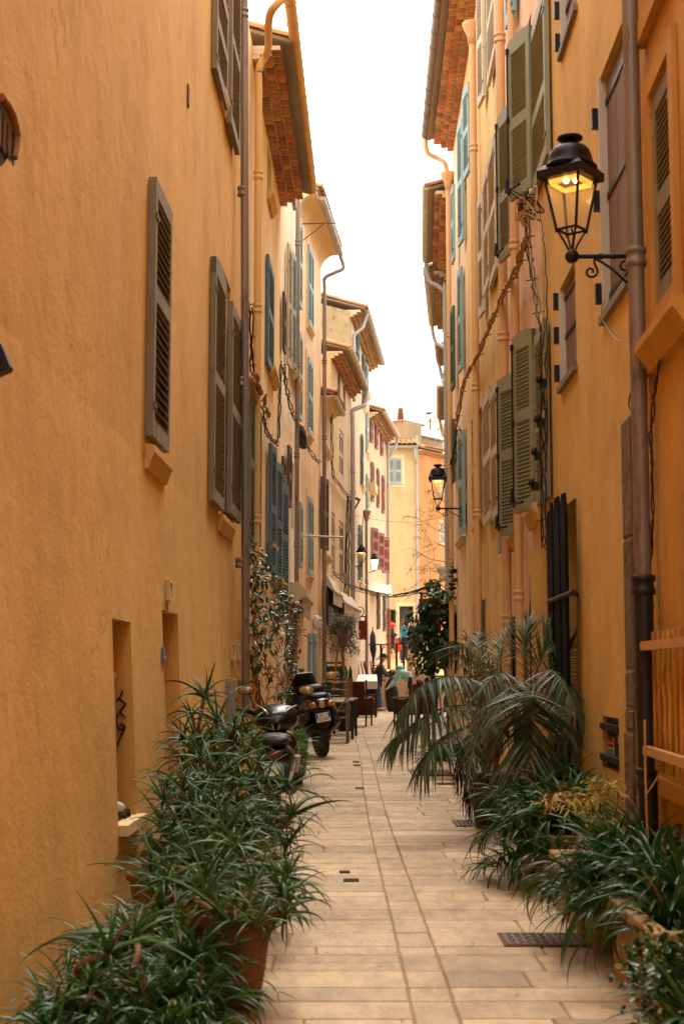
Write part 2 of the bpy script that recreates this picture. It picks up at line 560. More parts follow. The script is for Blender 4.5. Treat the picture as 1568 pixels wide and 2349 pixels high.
pm('jacket_dark', '#23262b', 0.8, 0, 0.12, 8)
pm('dress_blue', '#3d8fa5', 0.85, 0, 0.08, 8)
pm('cloth_teal', '#6fb5a8', 0.9, 0, 0.1, 8)
pm('rope', '#c2a074', 0.8, 0, 0.1, 12)
pm('bark', '#6b5440', 0.9, 0, 0.25, 9, 0.4)
pm('bark_olive', '#8a745c', 0.9, 0, 0.2, 9, 0.4)
pm('stem_brown', '#7a4f2c', 0.8, 0, 0.2, 9)
pm('stem_green', '#4d5a26', 0.7, 0, 0.2, 9)
pm('stake', '#b06a1e', 0.7, 0, 0.12, 9)
pm('plaster_mask', '#d9d2c4', 0.6, 0, 0.05, 6)
pm('manhole', '#6a5542', 0.6, 0.3, 0.2, 12, 0.2)
pm('dish_white', '#d5d2c9', 0.5, 0, 0.05, 3)
pm('glass_dark', '#1c2024', 0.1, 0, 0.1, 1.5, spec=0.6)
pm('frame_white', '#cfc5b4', 0.6, 0, 0.08, 6)
glassmat('lamp_glass', (0.9, 0.75, 0.45), 0.05, 0.12)
glassmat('lamp_frosted', (1.0, 0.8, 0.45), 0.3, 0.55)
emit('lamp_glow', (1.0, 0.48, 0.08), 0.45)
MT['lamp_glow'].node_tree.nodes['Principled BSDF'].inputs['Alpha'].default_value = 0.55
emit('bulb', (1.0, 0.62, 0.2), 22)
emit('lamp_panel', (1.0, 0.5, 0.1), 1.1)
emit('lamp_lit_pane', (1.0, 0.72, 0.32), 2.2)
emit('tail_lamp', (1.0, 0.1, 0.05), 1.5)
leafmat('leaf_aloe', '#3e5824', '#5a6a2a', 0.5, 0.28, trans=0.06)
leafmat('leaf_aloe_dry', '#6f4a26', None, 0.7, 0.2, trans=0.1)
leafmat('leaf_strap', '#2f4f18', '#4f5f20', 0.36, 0.3, trans=0.18)
leafmat('leaf_strap_pale', '#52742e', None, 0.35, 0.25, trans=0.2)
leafmat('leaf_palm', '#4a5432', '#6a6438', 0.38, 0.22, trans=0.12)
leafmat('leaf_palm_dry', '#7d5a34', None, 0.6, 0.25, trans=0.15)
leafmat('leaf_dead', '#1d150e', None, 0.7, 0.25, trans=0.05)
leafmat('leaf_creeper', '#334a1e', None, 0.25, 0.3, trans=0.15)
leafmat('leaf_ivy', '#35562a', None, 0.32, 0.3, trans=0.15)
leafmat('leaf_olive', '#766c4e', None, 0.45, 0.25, trans=0.15)
leafmat('leaf_bamboo', '#b39c42', '#b5642c', 0.5, 0.25, trans=0.25)
leafmat('leaf_euonymus', '#2c4a20', None, 0.3, 0.25, trans=0.15, margin='#b5b46a')
leafmat('leaf_bud', '#a89a4a', None, 0.5, 0.2, trans=0.2)
leafmat('flower_red', '#b3341c', None, 0.5, 0.2, trans=0.2)
# ---------------------------------------------------------------- facades
Z3 = Vector((0, 0, 1))
def hitplane(px, py, P, N):
    d = ray(px, py)
    return EYE + d * ((Vector(P) - EYE).dot(N) / d.dot(N))
class Fac:
    """vertical facade in plan from near point a to far point b; t along it, o out into the street, z up"""
    def __init__(s, a, b, toward, batter=0.0):
        s.a = Vector((a[0], a[1], 0))
        s.b = Vector((b[0], b[1], 0))
        d = s.b - s.a
        s.len = d.length
        s.u = d.normalized()
        n = Vector((s.u.y, -s.u.x, 0))
        s.n = n if n.dot(Vector((toward[0], toward[1], 0))) > 0 else -n
        s.sg = 1 if s.n.cross(Z3).dot(s.u) > 0 else -1
        s.batter = batter
    def off(s, z):
        return s.batter * max(0.0, 1 - max(z, 0) / 2.6) ** 1.2 if s.batter else 0.0
    def pt(s, t, o, z):
        p = s.a + s.u * t + s.n * (o + s.off(z))
        return Vector((p.x, p.y, z))
    def hit(s, px, py, o=0.0):
        P = hitplane(px, py, s.a + s.n * o, s.n)
        return (P - s.a).dot(s.u), P.z
    def rect(s, xa, xb, yt, yb, o=0.0):
        ta, z1 = s.hit(xa, yt, o)
        _, z0 = s.hit(xa, yb, o)
        tb, _ = s.hit(xb, (yt + yb) / 2, o)
        return min(ta, tb), max(ta, tb), z0, z1
    def mat(s, t, o, z):
        x = s.n.cross(Z3)
        return M3(x, s.n, Z3, s.pt(t, o, z))
    def sbox(s, mb, t0, t1, o0, o1, z0, z1, mi=0):
        q = [s.pt(t, o, z) for z in (z0, z1) for (t, o) in ((t0, o0), (t1, o0), (t1, o1), (t0, o1))]
        return mb.add(q, [(0, 3, 2, 1), (4, 5, 6, 7), (0, 1, 5, 4), (1, 2, 6, 5), (2, 3, 7, 6), (3, 0, 4, 7)], mi)

def wall_mesh(F, z0, z1, holes, depth, step=2.5, t0=0.0, t1=None, top_slope=0.0):
    t1 = F.len if t1 is None else t1
    ts, zs = {t0, t1}, {z0, z1}
    for h in holes:
        ts |= {h[0], h[1]}
        zs |= {h[2], h[3]}
    if F.batter:
        zs |= {0.5, 1.0, 1.5, 2.0, 2.6}
    ts = sorted(x for x in ts if t0 - 1e-6 <= x <= t1 + 1e-6)
    zs = sorted(x for x in zs if z0 - 1e-6 <= x <= z1 + 1e-6)
    mb = MB()
    for i in range(len(ts) - 1):
        for j in range(len(zs) - 1):
            a, b, c, d = ts[i], ts[i + 1], zs[j], zs[j + 1]
            if b - a < 1e-5 or d - c < 1e-5:
                continue
            m, k = (a + b) / 2, (c + d) / 2
            if any(h[0] < m < h[1] and h[2] < k < h[3] for h in holes):
                continue
            mb.add([F.pt(a, 0, c), F.pt(b, 0, c), F.pt(b, 0, d), F.pt(a, 0, d)], [(0, 1, 2, 3)])
    for h in holes:
        a, b, c, d, dp = h[:5]
        zz = [z for z in zs if c - 1e-6 <= z <= d + 1e-6]
        for j in range(len(zz) - 1):
            for t in (a, b):
                mb.add([F.pt(t, 0, zz[j]), F.pt(t, -dp, zz[j]), F.pt(t, -dp, zz[j + 1]), F.pt(t, 0, zz[j + 1])], [(0, 1, 2, 3)])
            mb.add([F.pt(a, -dp, zz[j]), F.pt(b, -dp, zz[j]), F.pt(b, -dp, zz[j + 1]), F.pt(a, -dp, zz[j + 1])], [(0, 1, 2, 3)])
        for z in (c, d):
            mb.add([F.pt(a, 0, z), F.pt(b, 0, z), F.pt(b, -dp, z), F.pt(a, -dp, z)], [(0, 1, 2, 3)])
    D = depth
    for t in (t0, t1):
        mb.add([F.pt(t, 0, z) for z in zs] + [F.pt(t, -D, zs[-1]), F.pt(t, -D, zs[0])], [tuple(range(len(zs) + 2))])
    mb.add([F.pt(t0, -D, z0), F.pt(t1, -D, z0), F.pt(t1, -D, z1), F.pt(t0, -D, z1)], [(0, 1, 2, 3)])
    mb.add([F.pt(t0, 0, z1), F.pt(t1, 0, z1), F.pt(t1, -D, z1), F.pt(t0, -D, z1)], [(0, 1, 2, 3)])
    return mb

class House:
    def __init__(s, label, F, z0, z1, mat, holes=(), depth=4.5, cat='house', name='house'):
        s.F, s.z0, s.z1 = F, z0, z1
        s.root = thing(name, label, cat, F.pt(0, 0, z0))
        s.wall = wall_mesh(F, z0, z1, list(holes), depth).build('wall', mat, s.root)
    def part(s, name, mb, mat, parent=None, M=None):
        return mb.build(name, mat, parent or s.root, M)
    # -- window set back in a reveal
    def window(s, r, dp, frame='frame_white', glass='glass_dark', mull=1, trans=2):
        F = s.F
        a, b, c, d = r[:4]
        mb = MB()
        o0, o1 = -dp + 0.004, -dp + 0.05
        w = 0.05
        F.sbox(mb, a, a + w, o0, o1, c, d)
        F.sbox(mb, b - w, b, o0, o1, c, d)
        F.sbox(mb, a + w, b - w, o0, o1, c, c + w)
        F.sbox(mb, a + w, b - w, o0, o1, d - w, d)
        for i in range(mull):
            m = a + (b - a) * (i + 1) / (mull + 1)
            F.sbox(mb, m - 0.03, m + 0.03, o0, o1 - 0.005, c + w, d - w)
        for i in range(trans):
            m = c + (d - c) * (i + 1) / (trans + 1)
            F.sbox(mb, a + w, b - w, o0, o1 - 0.012, m - 0.015, m + 0.015)
        wd = s.part('window', mb, frame)
        g = MB()
        F.sbox(g, a + w, b - w, o0 - 0.001, o0 + 0.01, c + w, d - w)
        s.part('pane', g, glass, wd)
        return wd
    def sill(s, r, proj=0.07, h=0.1, mat='trim_amber', ext=0.05, drop=0.0):
        F = s.F
        proj, h = proj * 0.8, h * 0.8
        a, b, c = r[0] - ext, r[1] + ext, r[2] - drop
        mb = MB()
        prof = [(-0.02, c), (proj, c - 0.012), (proj, c - h * 0.35), (proj * 0.75, c - h * 0.55), (proj * 0.35, c - h), (-0.02, c - h)]
        k = len(prof)
        vv = [F.pt(a, o, z) for o, z in prof] + [F.pt(b, o, z) for o, z in prof]
        ff = [tuple(range(k)), tuple(range(2 * k - 1, k - 1, -1))] + [(i, k + i, k + (i + 1) % k, (i + 1) % k) for i in range(k)]
        mb.add(vv, ff)
        return s.part('sill', mb, mat)
    def surround(s, r, w=0.14, mat='trim_cream', proj=0.02):
        F = s.F
        w = w * 0.8
        a, b, c, d = r[:4]
        mb = MB()
        F.sbox(mb, a - w, a, 0.002, proj, c - w, d + w)
        F.sbox(mb, b, b + w, 0.002, proj, c - w, d + w)
        F.sbox(mb, a, b, 0.002, proj, d, d + w)
        F.sbox(mb, a, b, 0.002, proj, c - w, c)
        return s.part('surround', mb, mat)
    # -- louvred leaf, hinged at t, extending by w in direction dirn, swung out by alpha
    def leaf(s, t, w, z0, z1, mat, dirn=1, alpha=0.0, n=26, o=0.03, arch=0.0, join=False, mids=(0.5,), rod=False, th=0.04, hw='iron', tilt=1):
        F = s.F
        d = F.u * (dirn * math.cos(alpha)) + F.n * math.sin(alpha)
        y = Z3.cross(d)
        M = M3(d, y, Z3, F.pt(t, o, z0) - Vector((0, 0, 0)))
        face = 1 if (y.dot(EYE - F.pt(t, o, z0)) > 0) else -1
        h = z1 - z0
        st, rl = min(0.075, w * 0.16), 0.11
        mb = MB()
        mb.span((0, -th / 2, 0), (st, th / 2, h - arch * 0.6))
        mb.span((w - st, -th / 2, 0), (w, th / 2, h - arch * 0.6))
        mb.span((st, -th / 2, 0), (w - st, th / 2, rl))
        if arch:
            poly = [(0, h - rl - arch)] + [(w * i / 8, h - arch + arch * math.sin(PI * (0.12 + 0.76 * i / 8))) for i in range(9)] + [(w, h - rl - arch)]
            mb.prism(poly, -th / 2 - 0.001, th / 2 + 0.001)
            topz = h - rl - arch
        else:
            mb.span((st, -th / 2, h - rl), (w - st, th / 2, h))
            topz = h - rl
        for f in mids:
            mb.span((st, -th / 2, h * f - rl / 2), (w - st, th / 2, h * f + rl / 2))
        lf = s.part('shutter', mb, mat, None, M)
        edges = [rl] + [x for f in mids for x in (h * f - rl / 2, h * f + rl / 2)] + [topz]
        tot = sum(edges[i + 1] - edges[i] for i in range(0, len(edges), 2))
        sw = w - 2 * st
        jm = MB()
        key = None
        for i in range(0, len(edges), 2):
            e0, e1 = edges[i], edges[i + 1]
            k = max(2, round(n * (e1 - e0) / tot))
            p = (e1 - e0) / k
            if join:
                for q in range(k):
                    jm.box((0, 0, 0), (sw, p * 1.12, 0.008), 0, Matrix.Translation((w / 2, 0, e0 + p * (q + 0.5))) @ Matrix.Rotation(-tilt * face * rad(44), 4, 'X'))
            else:
                if key is None:
                    key = MB().box((0, 0, 0), (sw, p * 1.18, 0.011)).mesh('slat', mat)
                for q in range(k):
                    link('slat', key, lf, M @ Matrix.Translation((w / 2, 0, e0 + p * (q + 0.5) + RND.uniform(-0.002, 0.002))) @ Matrix.Rotation(-tilt * face * rad(43 + RND.uniform(-4, 4)), 4, 'X'))
        if join:
            stuff(s.part('louvre', jm, mat, lf, M))
        if rod:
            rb = MB()
            yy = face * (th / 2 + 0.012)
            rb.tube([(w - 0.02, yy, 0.05), (w - 0.02, yy, h - 0.12)], 0.008, 6)
            s.part('bolt_rod', rb, hw, lf, M)
            rb = MB()
            rb.tube([(w - 0.02, yy * 1.4, h * 0.13), (w - 0.02, yy * 1.8, h * 0.05), (w * 0.35, yy * 1.8, h * 0.045)], 0.013, 6)
            s.part('bolt_handle', rb, hw, lf, M)
            for f in (0.06, 0.5, 0.93):
                rb = MB()
                rb.box((w - 0.02, yy, h * f), (0.035, 0.02, 0.05))
                s.part('bolt_guide', rb, hw, lf, M)
        else:
            for f in (0.12, 0.85):
                hb = MB()
                hb.box((0.05, face * (th / 2 + 0.004), h * f), (0.13, 0.006, 0.03))
                s.part('hinge', hb, hw, lf, M)
        return lf
    def pxleaf(s, xa, xb, yt, yb, mat, o=0.03, hinge='near', alpha=0.0, **kw):
        a, b, c, d = s.F.rect(xa, xb, yt, yb, o)
        if hinge == 'near':
            return s.leaf(a, b - a, c, d, mat, 1, alpha, o=o, tilt=-1, **kw)
        return s.leaf(b, b - a, c, d, mat, -1, alpha, o=o, tilt=-1, **kw)
    def boardleaf(s, a, b, c, d, o, mat, k=4, strap=True):
        """plank shutter: a batten part with planks as sub-parts"""
        F = s.F
        mb = MB()
        F.sbox(mb, a, b, o - 0.012, o - 0.001, c, d)
        lf = s.part('shutter', mb, mat)
        for f in (0.08, 0.5, 0.9):
            q = MB()
            F.sbox(q, a, b, o + 0.033, o + 0.04, c + (d - c) * f - 0.02, c + (d - c) * f + 0.02)
            s.part('strap_hinge', q, 'iron', lf)
        w = (b - a) / k
        for i in range(k):
            p = MB()
            F.sbox(p, a + w * i + 0.002, a + w * (i + 1) - 0.002, o, o + 0.03 + RND.uniform(-0.002, 0.002), c, d)
            s.part('plank', p, mat, lf)
        return lf
    def gutter(s, t0, t1, o, z, mat, r=0.075, step=0.7, cap=True):
        F = s.F
        r, step = r * 0.8, step * 0.8
        k = max(2, int(abs(t1 - t0) / step))
        mb = MB()
        n = 8
        for rr, flip in ((r, 0), (r - 0.008, 1)):
            vv, ff = [], []
            for i in range(k + 1):
                t = t0 + (t1 - t0) * i / k
                for j in range(n + 1):
                    q = PI + PI * j / n
                    vv.append(F.pt(t, o + rr * math.cos(q), z + rr * math.sin(q)))
            for i in range(k):
                for j in range(n):
                    ff.append((i * (n + 1) + j, i * (n + 1) + j + 1, (i + 1) * (n + 1) + j + 1, (i + 1) * (n + 1) + j))
            mb.add(vv, ff, 0, True)
        for t in (t0, t1):
            mb.add([F.pt(t, o + r * math.cos(PI + PI * j / n), z + r * math.sin(PI + PI * j / n)) for j in range(n + 1)], [tuple(range(n + 1))])
        g = s.part('gutter', mb, mat)
        for i in range(1, k):
            t = t0 + (t1 - t0) * i / k
            q = MB()
            q.tube([F.pt(t, o + (r + 0.004) * math.cos(PI + PI * j / 10), z + (r + 0.004) * math.sin(PI + PI * j / 10)) for j in range(11)], 0.006, 5)
            s.part('gutter_clip', q, mat, g)
        return g
    def downpipe(s, pts, r, mat, collars=(), boot=None):
        r = r * 0.8
        mb = MB()
        mb.tube(pts, r, 12)
        d = s.part('downpipe', mb, mat)
        for p in collars:
            q = MB()
            p = Vector(p)
            q.lathe([(r * 1.0, -0.05), (r * 1.28, -0.045), (r * 1.28, -0.015), (r * 1.12, -0.01), (r * 1.12, 0.02), (r * 1.3, 0.025), (r * 1.3, 0.05), (r, 0.055)], 12, 0, Matrix.Translation(p))
            s.part('pipe_collar', q, mat, d)
        return d
    def pxpipe(s, px, y0, y1, r, mat, o=0.09, collars=(), head=None):
        """vertical pipe standing o off the facade under pixel column px, from picture height y0 down to y1"""
        F = s.F
        t, z1 = F.hit(px, y0, o)
        _, z0 = F.hit(px, y1, o)
        z0 = max(z0, s.z0)
        pts = [F.pt(t, o, z0), F.pt(t, o, z1)]
        if head:
            pts += [Vector(p) for p in head(F, t, o, z1)]
        cs = []
        for y in collars:
            zc = F.hit(px, y, o)[1]
            cs.append(F.pt(t, o, zc))
        return s.downpipe(pts, r, mat, cs), t
    def genoise(s, t0, t1, z, rows=3, bl=0.22, step=0.14, bh=0.07, mat='brick', mort='mortar_pale', tile=True):
        F = s.F
        bl, step, bh = bl * 0.8, step * 0.8, bh * 0.8
        mb = MB()
        for i in range(rows):
            F.sbox(mb, t0 + 0.004, t1 - 0.004, -0.1, step * (i + 1) - 0.03, z + bh * i + 0.016, z + bh * (i + 1) + 0.012)
        c = s.part('cornice', mb, mort)
        k = max(1, round((t1 - t0) / bl))
        p = (t1 - t0) / k
        for i in range(rows):
            key = MB().box((0, 0, 0), (p - 0.05, step - 0.024, bh - 0.012)).mesh('brick', mat)
            for q in range(k):
                M = F.mat(t0 + p * (q + 0.5), step * (i + 0.5) + RND.uniform(-0.006, 0.006), z + bh * (i + 0.42) + RND.uniform(-0.004, 0.004))
                link('brick', key, c, M @ Matrix.Rotation(RND.uniform(-0.03, 0.03), 4, 'Z'))
        return rows * step, z + rows * bh + 0.012
    def roof(s, t0, t1, over, z, depth=4.5, slope=0.28, rows=1, pitch=0.2, mat='roof_tile', skip=1):
        F = s.F
        mb = MB()
        zz = z + 0.01
        q = [F.pt(t0, over, zz), F.pt(t1, over, zz), F.pt(t1, -depth, zz + slope * (over + depth)), F.pt(t0, -depth, zz + slope * (over + depth))]
        q2 = [p + Vector((0, 0, 0.05)) for p in q]
        mb.add(q + q2, [(0, 1, 2, 3), (7, 6, 5, 4), (0, 1, 5, 4), (1, 2, 6, 5), (2, 3, 7, 6), (3, 0, 4, 7)])
        rf = s.part('roof', mb, 'mortar')
        k = max(1, round((t1 - t0) / pitch))
        p = (t1 - t0) / k
        L = 0.42
        key = tile_mesh(p * 0.56, L, mat)
        key2 = tile_mesh(p * 0.5, L, mat)
        ang = math.atan(slope)
        for r_ in range(rows):
            for i in range(k):
                o = over + 0.06 - r_ * (L - 0.07)
                M = F.mat(t0 + p * (i + 0.5) + RND.uniform(-0.008, 0.008), o, zz + 0.05 + slope * (over - o) + 0.02 + r_ * 0.004)
                link('tile', key, rf, M @ Matrix.Rotation(PI - 0.0, 4, 'Z') @ Matrix.Rotation(ang + RND.uniform(-0.03, 0.03), 4, 'X'))
        return rf

def tile_mesh(r, L, mat):
    """barrel tile: opens downward, runs along +y"""
    n = 7
    rings = []
    mb = MB()
    for y, k in ((0, 1.0), (L, 0.86)):
        rings.append([(r * k * math.cos(PI * j / n), y, r * k * 0.8 * math.sin(PI * j / n)) for j in range(n + 1)] + [((r - 0.014) * k * math.cos(PI * j / n), y, (r - 0.014) * k * 0.8 * math.sin(PI * j / n)) for j in range(n, -1, -1)])
    mb.loft(rings, 0, False, False)
    k = len(rings[0])
    for rg in rings:
        for j in range(n):
            mb.add([rg[j], rg[j + 1], rg[k - 2 - j], rg[k - 1 - j]], [(0, 1, 2, 3)])
    return mb.mesh('tile', mat)
def text_mesh(s, size, mat, depth=0.002):
    cu = bpy.data.curves.new('lettering', 'FONT')
    cu.body = s
    cu.size = size
    cu.extrude = depth
    cu.align_x = 'CENTER'
    cu.align_y = 'CENTER'
    o = bpy.data.objects.new('lettering_source', cu)
    COL.objects.link(o)
    me = bpy.data.meshes.new_from_object(o.evaluated_get(bpy.context.evaluated_depsgraph_get()))
    bpy.data.objects.remove(o)
    me.materials.clear()
    me.materials.append(MT[mat])
    return me

# ---------------------------------------------------------------- ground and paving
def ground():
    mb = MB()
    mb.add([(-60, -30, -0.02), (60, -30, -0.02), (60, 46.4, -0.02), (-60, 46.4, -0.02)], [(0, 1, 2, 3)])
    mb.add([(-60, 46.4, -0.02), (60, 46.4, -0.02), (60, 60, 1.6), (-60, 60, 1.6), (60, 900, 1.9), (-60, 900, 1.9)], [(0, 1, 2, 3), (3, 2, 4, 5)])
    return struct(mb.build('ground', 'mortar'))
m, n, l, b = nodes('paving')
_pos = n.new('ShaderNodeNewGeometry').outputs['Position']
_at = n.new('ShaderNodeAttribute')
_at.attribute_name = 'tone'
_big = noise_tex(n, l, _pos, 1.1, 5, 0.6)
_med = noise_tex(n, l, _pos, 6, 8, 0.72, (1.5, 0.55, 1))
_pit = noise_tex(n, l, _pos, 26, 6, 0.75, (1.5, 0.6, 1))
_c = lin('#c3a680')
_col = ramp(n, l, _med.outputs['Fac'], [(0.28, shade(_c, 0.66)), (0.72, shade(_c, 1.2))]).outputs[0]
_dirt = ramp(n, l, _big.outputs['Fac'], [(0.36, (0.74, 0.69, 0.64, 1)), (0.62, (1.0, 1.0, 1.0, 1))]).outputs[0]
_col = mixc(n, l, _col, _dirt, 1.0, 'MULTIPLY')
_pk = ramp(n, l, _pit.outputs['Fac'], [(0.60, (0, 0, 0, 1)), (0.66, (1, 1, 1, 1))]).outputs[0]
_pa = n.new('ShaderNodeMath')
_pa.operation = 'MULTIPLY'
l.new(_pk, _pa.inputs[0])
_sep = n.new('ShaderNodeSeparateColor')
l.new(_at.outputs['Color'], _sep.inputs[0])
l.new(_sep.outputs[1], _pa.inputs[1])
_col = mixc(n, l, _col, shade(lin('#4a3320'), 1), _pa.outputs[0])
_tn = n.new('ShaderNodeHueSaturation')
l.new(_col, _tn.inputs['Color'])
l.new(_sep.outputs[0], _tn.inputs['Value'])
l.new(_tn.outputs[0], b.inputs['Base Color'])
b.inputs['Roughness'].default_value = 0.62
b.inputs['Specular IOR Level'].default_value = 0.35
_bp = n.new('ShaderNodeBump')
_bp.inputs['Strength'].default_value = 0.5
_bp.inputs['Distance'].default_value = 0.006
_inv = n.new('ShaderNodeMath')
_inv.operation = 'SUBTRACT'
l.new(_med.outputs['Fac'], _inv.inputs[0])
l.new(_pa.outputs[0], _inv.inputs[1])
l.new(_inv.outputs[0], _bp.inputs['Height'])
l.new(_bp.outputs[0], b.inputs['Normal'])

def chan(Y):
    """x of the middle of the drain course down the street"""
    if Y < 26:
        return 0.335 + 0.02 * math.sin(Y * 0.35)
    return 0.335 + 0.02 * math.sin(Y * 0.35) + (Y - 26) ** 2 * 0.0022
def stone_verts(q, z, hgt, jit=0.0):
    e = 0.006
    cx = sum(p[0] for p in q) / 4
    cy = sum(p[1] for p in q) / 4
    def ins(p, k):
        return (p[0] + math.copysign(min(k, abs(cx - p[0])), cx - p[0]), p[1] + math.copysign(min(k, abs(cy - p[1])), cy - p[1]))
    lo = [(p[0], p[1], -0.02) for p in q]
    mi = [(p[0], p[1], z - 0.005) for p in q]
    hi = [(*ins(p, e), z) for p in q]
    return lo + mi + hi
STF = [(0, 1, 5, 4), (1, 2, 6, 5), (2, 3, 7, 6), (3, 0, 4, 7), (4, 5, 9, 8), (5, 6, 10, 9), (6, 7, 11, 10), (7, 4, 8, 11), (8, 9, 10, 11)]
def pave():
    rg = random.Random(5)
    root = struct(MB().add([(-2.4, -4, -0.008), (3.2, -4, -0.008), (3.2, 30, -0.008), (-2.4, 30, -0.008), (6.5, 46.4, -0.008), (-1.2, 46.4, -0.008)], [(0, 1, 2, 3), (3, 2, 4, 5)]).build('pavement', 'mortar'))
    Y = 1.5
    singles, far_v, far_f, far_t = [], [], [], []
    g = 0.0038
    while Y < 46.0:
        h = rg.choice([0.19, 0.24, 0.28, 0.32, 0.36])
        y0, y1 = Y + g, Y + h - g
        c = chan(Y + h / 2)
        bands = [(c - 0.085, c + 0.085)]
        x = c + 0.085
        end = 2.3 + 0.02 * Y + max(0, Y - 30) * 0.11
        while x < end:
            w = rg.uniform(0.3, 0.75)
            bands.append((x, min(x + w, end + 0.1)))
            x += w
        x = c - 0.085
        end = -2.0 + 0.0202 * Y + max(0, Y - 33) * 0.06
        while x > end:
            w = rg.uniform(0.36, 0.95)
            bands.append((max(x - w, end - 0.1), x))
            x -= w
        for (a, b2) in bands:
            # courses of the side bands may split in two
            parts = [(y0, y1)]
            if h > 0.3 and rg.random() < 0.12 and b2 - a > 0.3:
                m_ = (y0 + y1) / 2
                parts = [(y0, m_ - g), (m_ + g, y1)]
            for (p0, p1) in parts:
                ca, cb = chan(p0) - c, chan(p1) - c
                q = [(a + g + ca, p0), (b2 - g + ca, p0), (b2 - g + cb, p1), (a + g + cb, p1)]
                q = [(px + rg.uniform(-0.0025, 0.0025), py + rg.uniform(-0.0025, 0.0025)) for px, py in q]
                z = rg.uniform(-0.002, 0.003)
                tone = (rg.gauss(1.0, 0.10), min(1, max(0, rg.uniform(-0.15, 1.3))))
                vv = stone_verts(q, z, 0.03)
                mx = (a + b2) / 2
                if p0 > 4.4 and p0 < 15.5 and len(singles) < 300 and -0.95 < mx < 1.45 + 0.0 * p0:
                    singles.append((vv, tone))
                else:
                    k = len(far_v)
                    far_v += vv
                    far_f += [tuple(k + i for i in f) for f in STF]
                    far_t.append(tone)
        Y += h
    def tone_attr(me, tones):
        at = me.color_attributes.new('tone', 'FLOAT_COLOR', 'POINT')
        buf = []
        for t in tones:
            buf += [t[0], t[1], 0, 1] * 12
        at.data.foreach_set('color', buf)
    for vv, t in singles:
        me = bpy.data.meshes.new('paving_stone')
        me.from_pydata(vv, [], STF)
        me.materials.append(MT['paving'])
        tone_attr(me, [t])
        link('paving_stone', me, root)
    me = bpy.data.meshes.new('paving')
    me.from_pydata(far_v, [], far_f)
    me.materials.append(MT['paving'])
    tone_attr(me, far_t)
    stuff(link('far_paving', me, root))
    # stone steps that climb to the upper street
    for i in range(7):
        y = 46.4 + i * 0.36
        mbx = MB().box((2.9, y + 0.30, 0.08 + 0.16 * i - 0.08), (8.5, 0.62, 0.16 + 0.0))
        st = struct(mbx.build('stone_step', 'stone_grey'))
    up = MB().add([(-2, 48.9, 1.10), (8, 48.9, 1.10), (9, 60, 1.74), (-2, 60, 1.74), (12, 80, 1.9), (-5, 80, 1.9)], [(0, 1, 2, 3), (3, 2, 4, 5)])
    struct(up.build('upper_street', 'paving_plain'))
    return root
plaster('paving_plain', '#b8935f', 0.1, 0, 0.3)
ground()
PAVE = pave()
def proj(P):
    d = Vector(P) - EYE
    k = d.dot(_f)
    return 784 + FPX * d.x / k, 1174 - FPX * d.dot(_u) / k
def swing(H, xa, xb, yt, yb, w, mat, o=0.05, **kw):
    """leaf of real width w hinged under pixel column xa, swung until its free edge shows at xb"""
    F = H.F
    t, z1 = F.hit(xa, yt, o)
    _, z0 = F.hit(xa, yb, o)
    zm = (z0 + z1) / 2
    w = w * 0.85
    best = min(range(0, 100), key=lambda a: abs(proj(F.pt(t, o, zm) + (F.u * math.cos(rad(a)) + F.n * math.sin(rad(a))) * w)[0] - xb))
    return H.leaf(t, w, z0, z1, mat, 1, rad(best), o=o, tilt=-1, **kw)
def verge(H, t, over, z, depth=4.5, slope=0.28, k=9, mat='roof_tile'):
    """row of tiles up the gable edge"""
    F = H.F
    mb = MB()
    q = [F.pt(t - 0.06, over, z + 0.0), F.pt(t + 0.1, over, z + 0.0), F.pt(t + 0.1, -depth, z + slope * (over + depth)), F.pt(t - 0.06, -depth, z + slope * (over + depth))]
    mb.add(q + [p + Vector((0, 0, 0.045)) for p in q], [(0, 1, 2, 3), (7, 6, 5, 4), (0, 1, 5, 4), (1, 2, 6, 5), (2, 3, 7, 6), (3, 0, 4, 7)])
    vp = H.part('verge', mb, 'mortar')
    key = tile_mesh(0.12, 0.46, mat)
    for i in range(k):
        o = over + 0.05 - i * 0.4
        M = F.mat(t + 0.02, o, z + 0.06 + slope * (over - o) + 0.008 * i)
        link('tile', key, vp, M @ Matrix.Rotation(PI, 4, 'Z') @ Matrix.Rotation(math.atan(slope) + RND.uniform(-0.02, 0.02), 4, 'X'))

# ======================================================= LEFT ROW
# ---- long amber house
F1 = Fac((-1.4 - 0.0202 * 12, -12), (-1.4 + 0.0202 * 15.48, 15.48), (1, 0), 0.12)
n1 = F1.rect(240, 280, 1418, 1890) + (0.10,)
n2 = F1.rect(360, 393, 1398, 2010) + (0.12,)
wB = F1.rect(513, 527, 620, 1185) + (0.16,)
wC = F1.rect(520, 527, -60, 255) + (0.16,)
H1 = House('long amber plaster house with worn grey-brown louvred shutters and walled-up doorway', F1, 0, 8.98, 'wall_amber', [n1, n2, wB, wC])
a, b_, c_, d_ = F1.rect(359, 393, 405, 1008, 0.05)
H1.leaf(a, b_ - a, c_, d_, 'shutter_umber', 1, 0.0, n=23, o=0.028, th=0.05, mids=(0.56,))
H1.sill((a + 0.05, b_ + 0.1, c_ - 0.04), 0.075, 0.2, ext=0.02)
H1.pxleaf(490, 512, 575, 1152, 'shutter_umber', n=30, arch=0.08, th=0.05)
H1.pxleaf(529, 550, 690, 1180, 'shutter_umber', n=30, th=0.05, o=0.05)
H1.window(wB, 0.16)
H1.sill((wB[0] - 0.3, wB[1] + 0.1, wB[2] - 0.02), 0.075, 0.2)
H1.pxleaf(494, 519, -80, 165, 'shutter_umber', n=24, th=0.05)
H1.pxleaf(529, 547, -120, 295, 'shutter_umber', n=24, th=0.05, o=0.05)
H1.window(wC, 0.16)
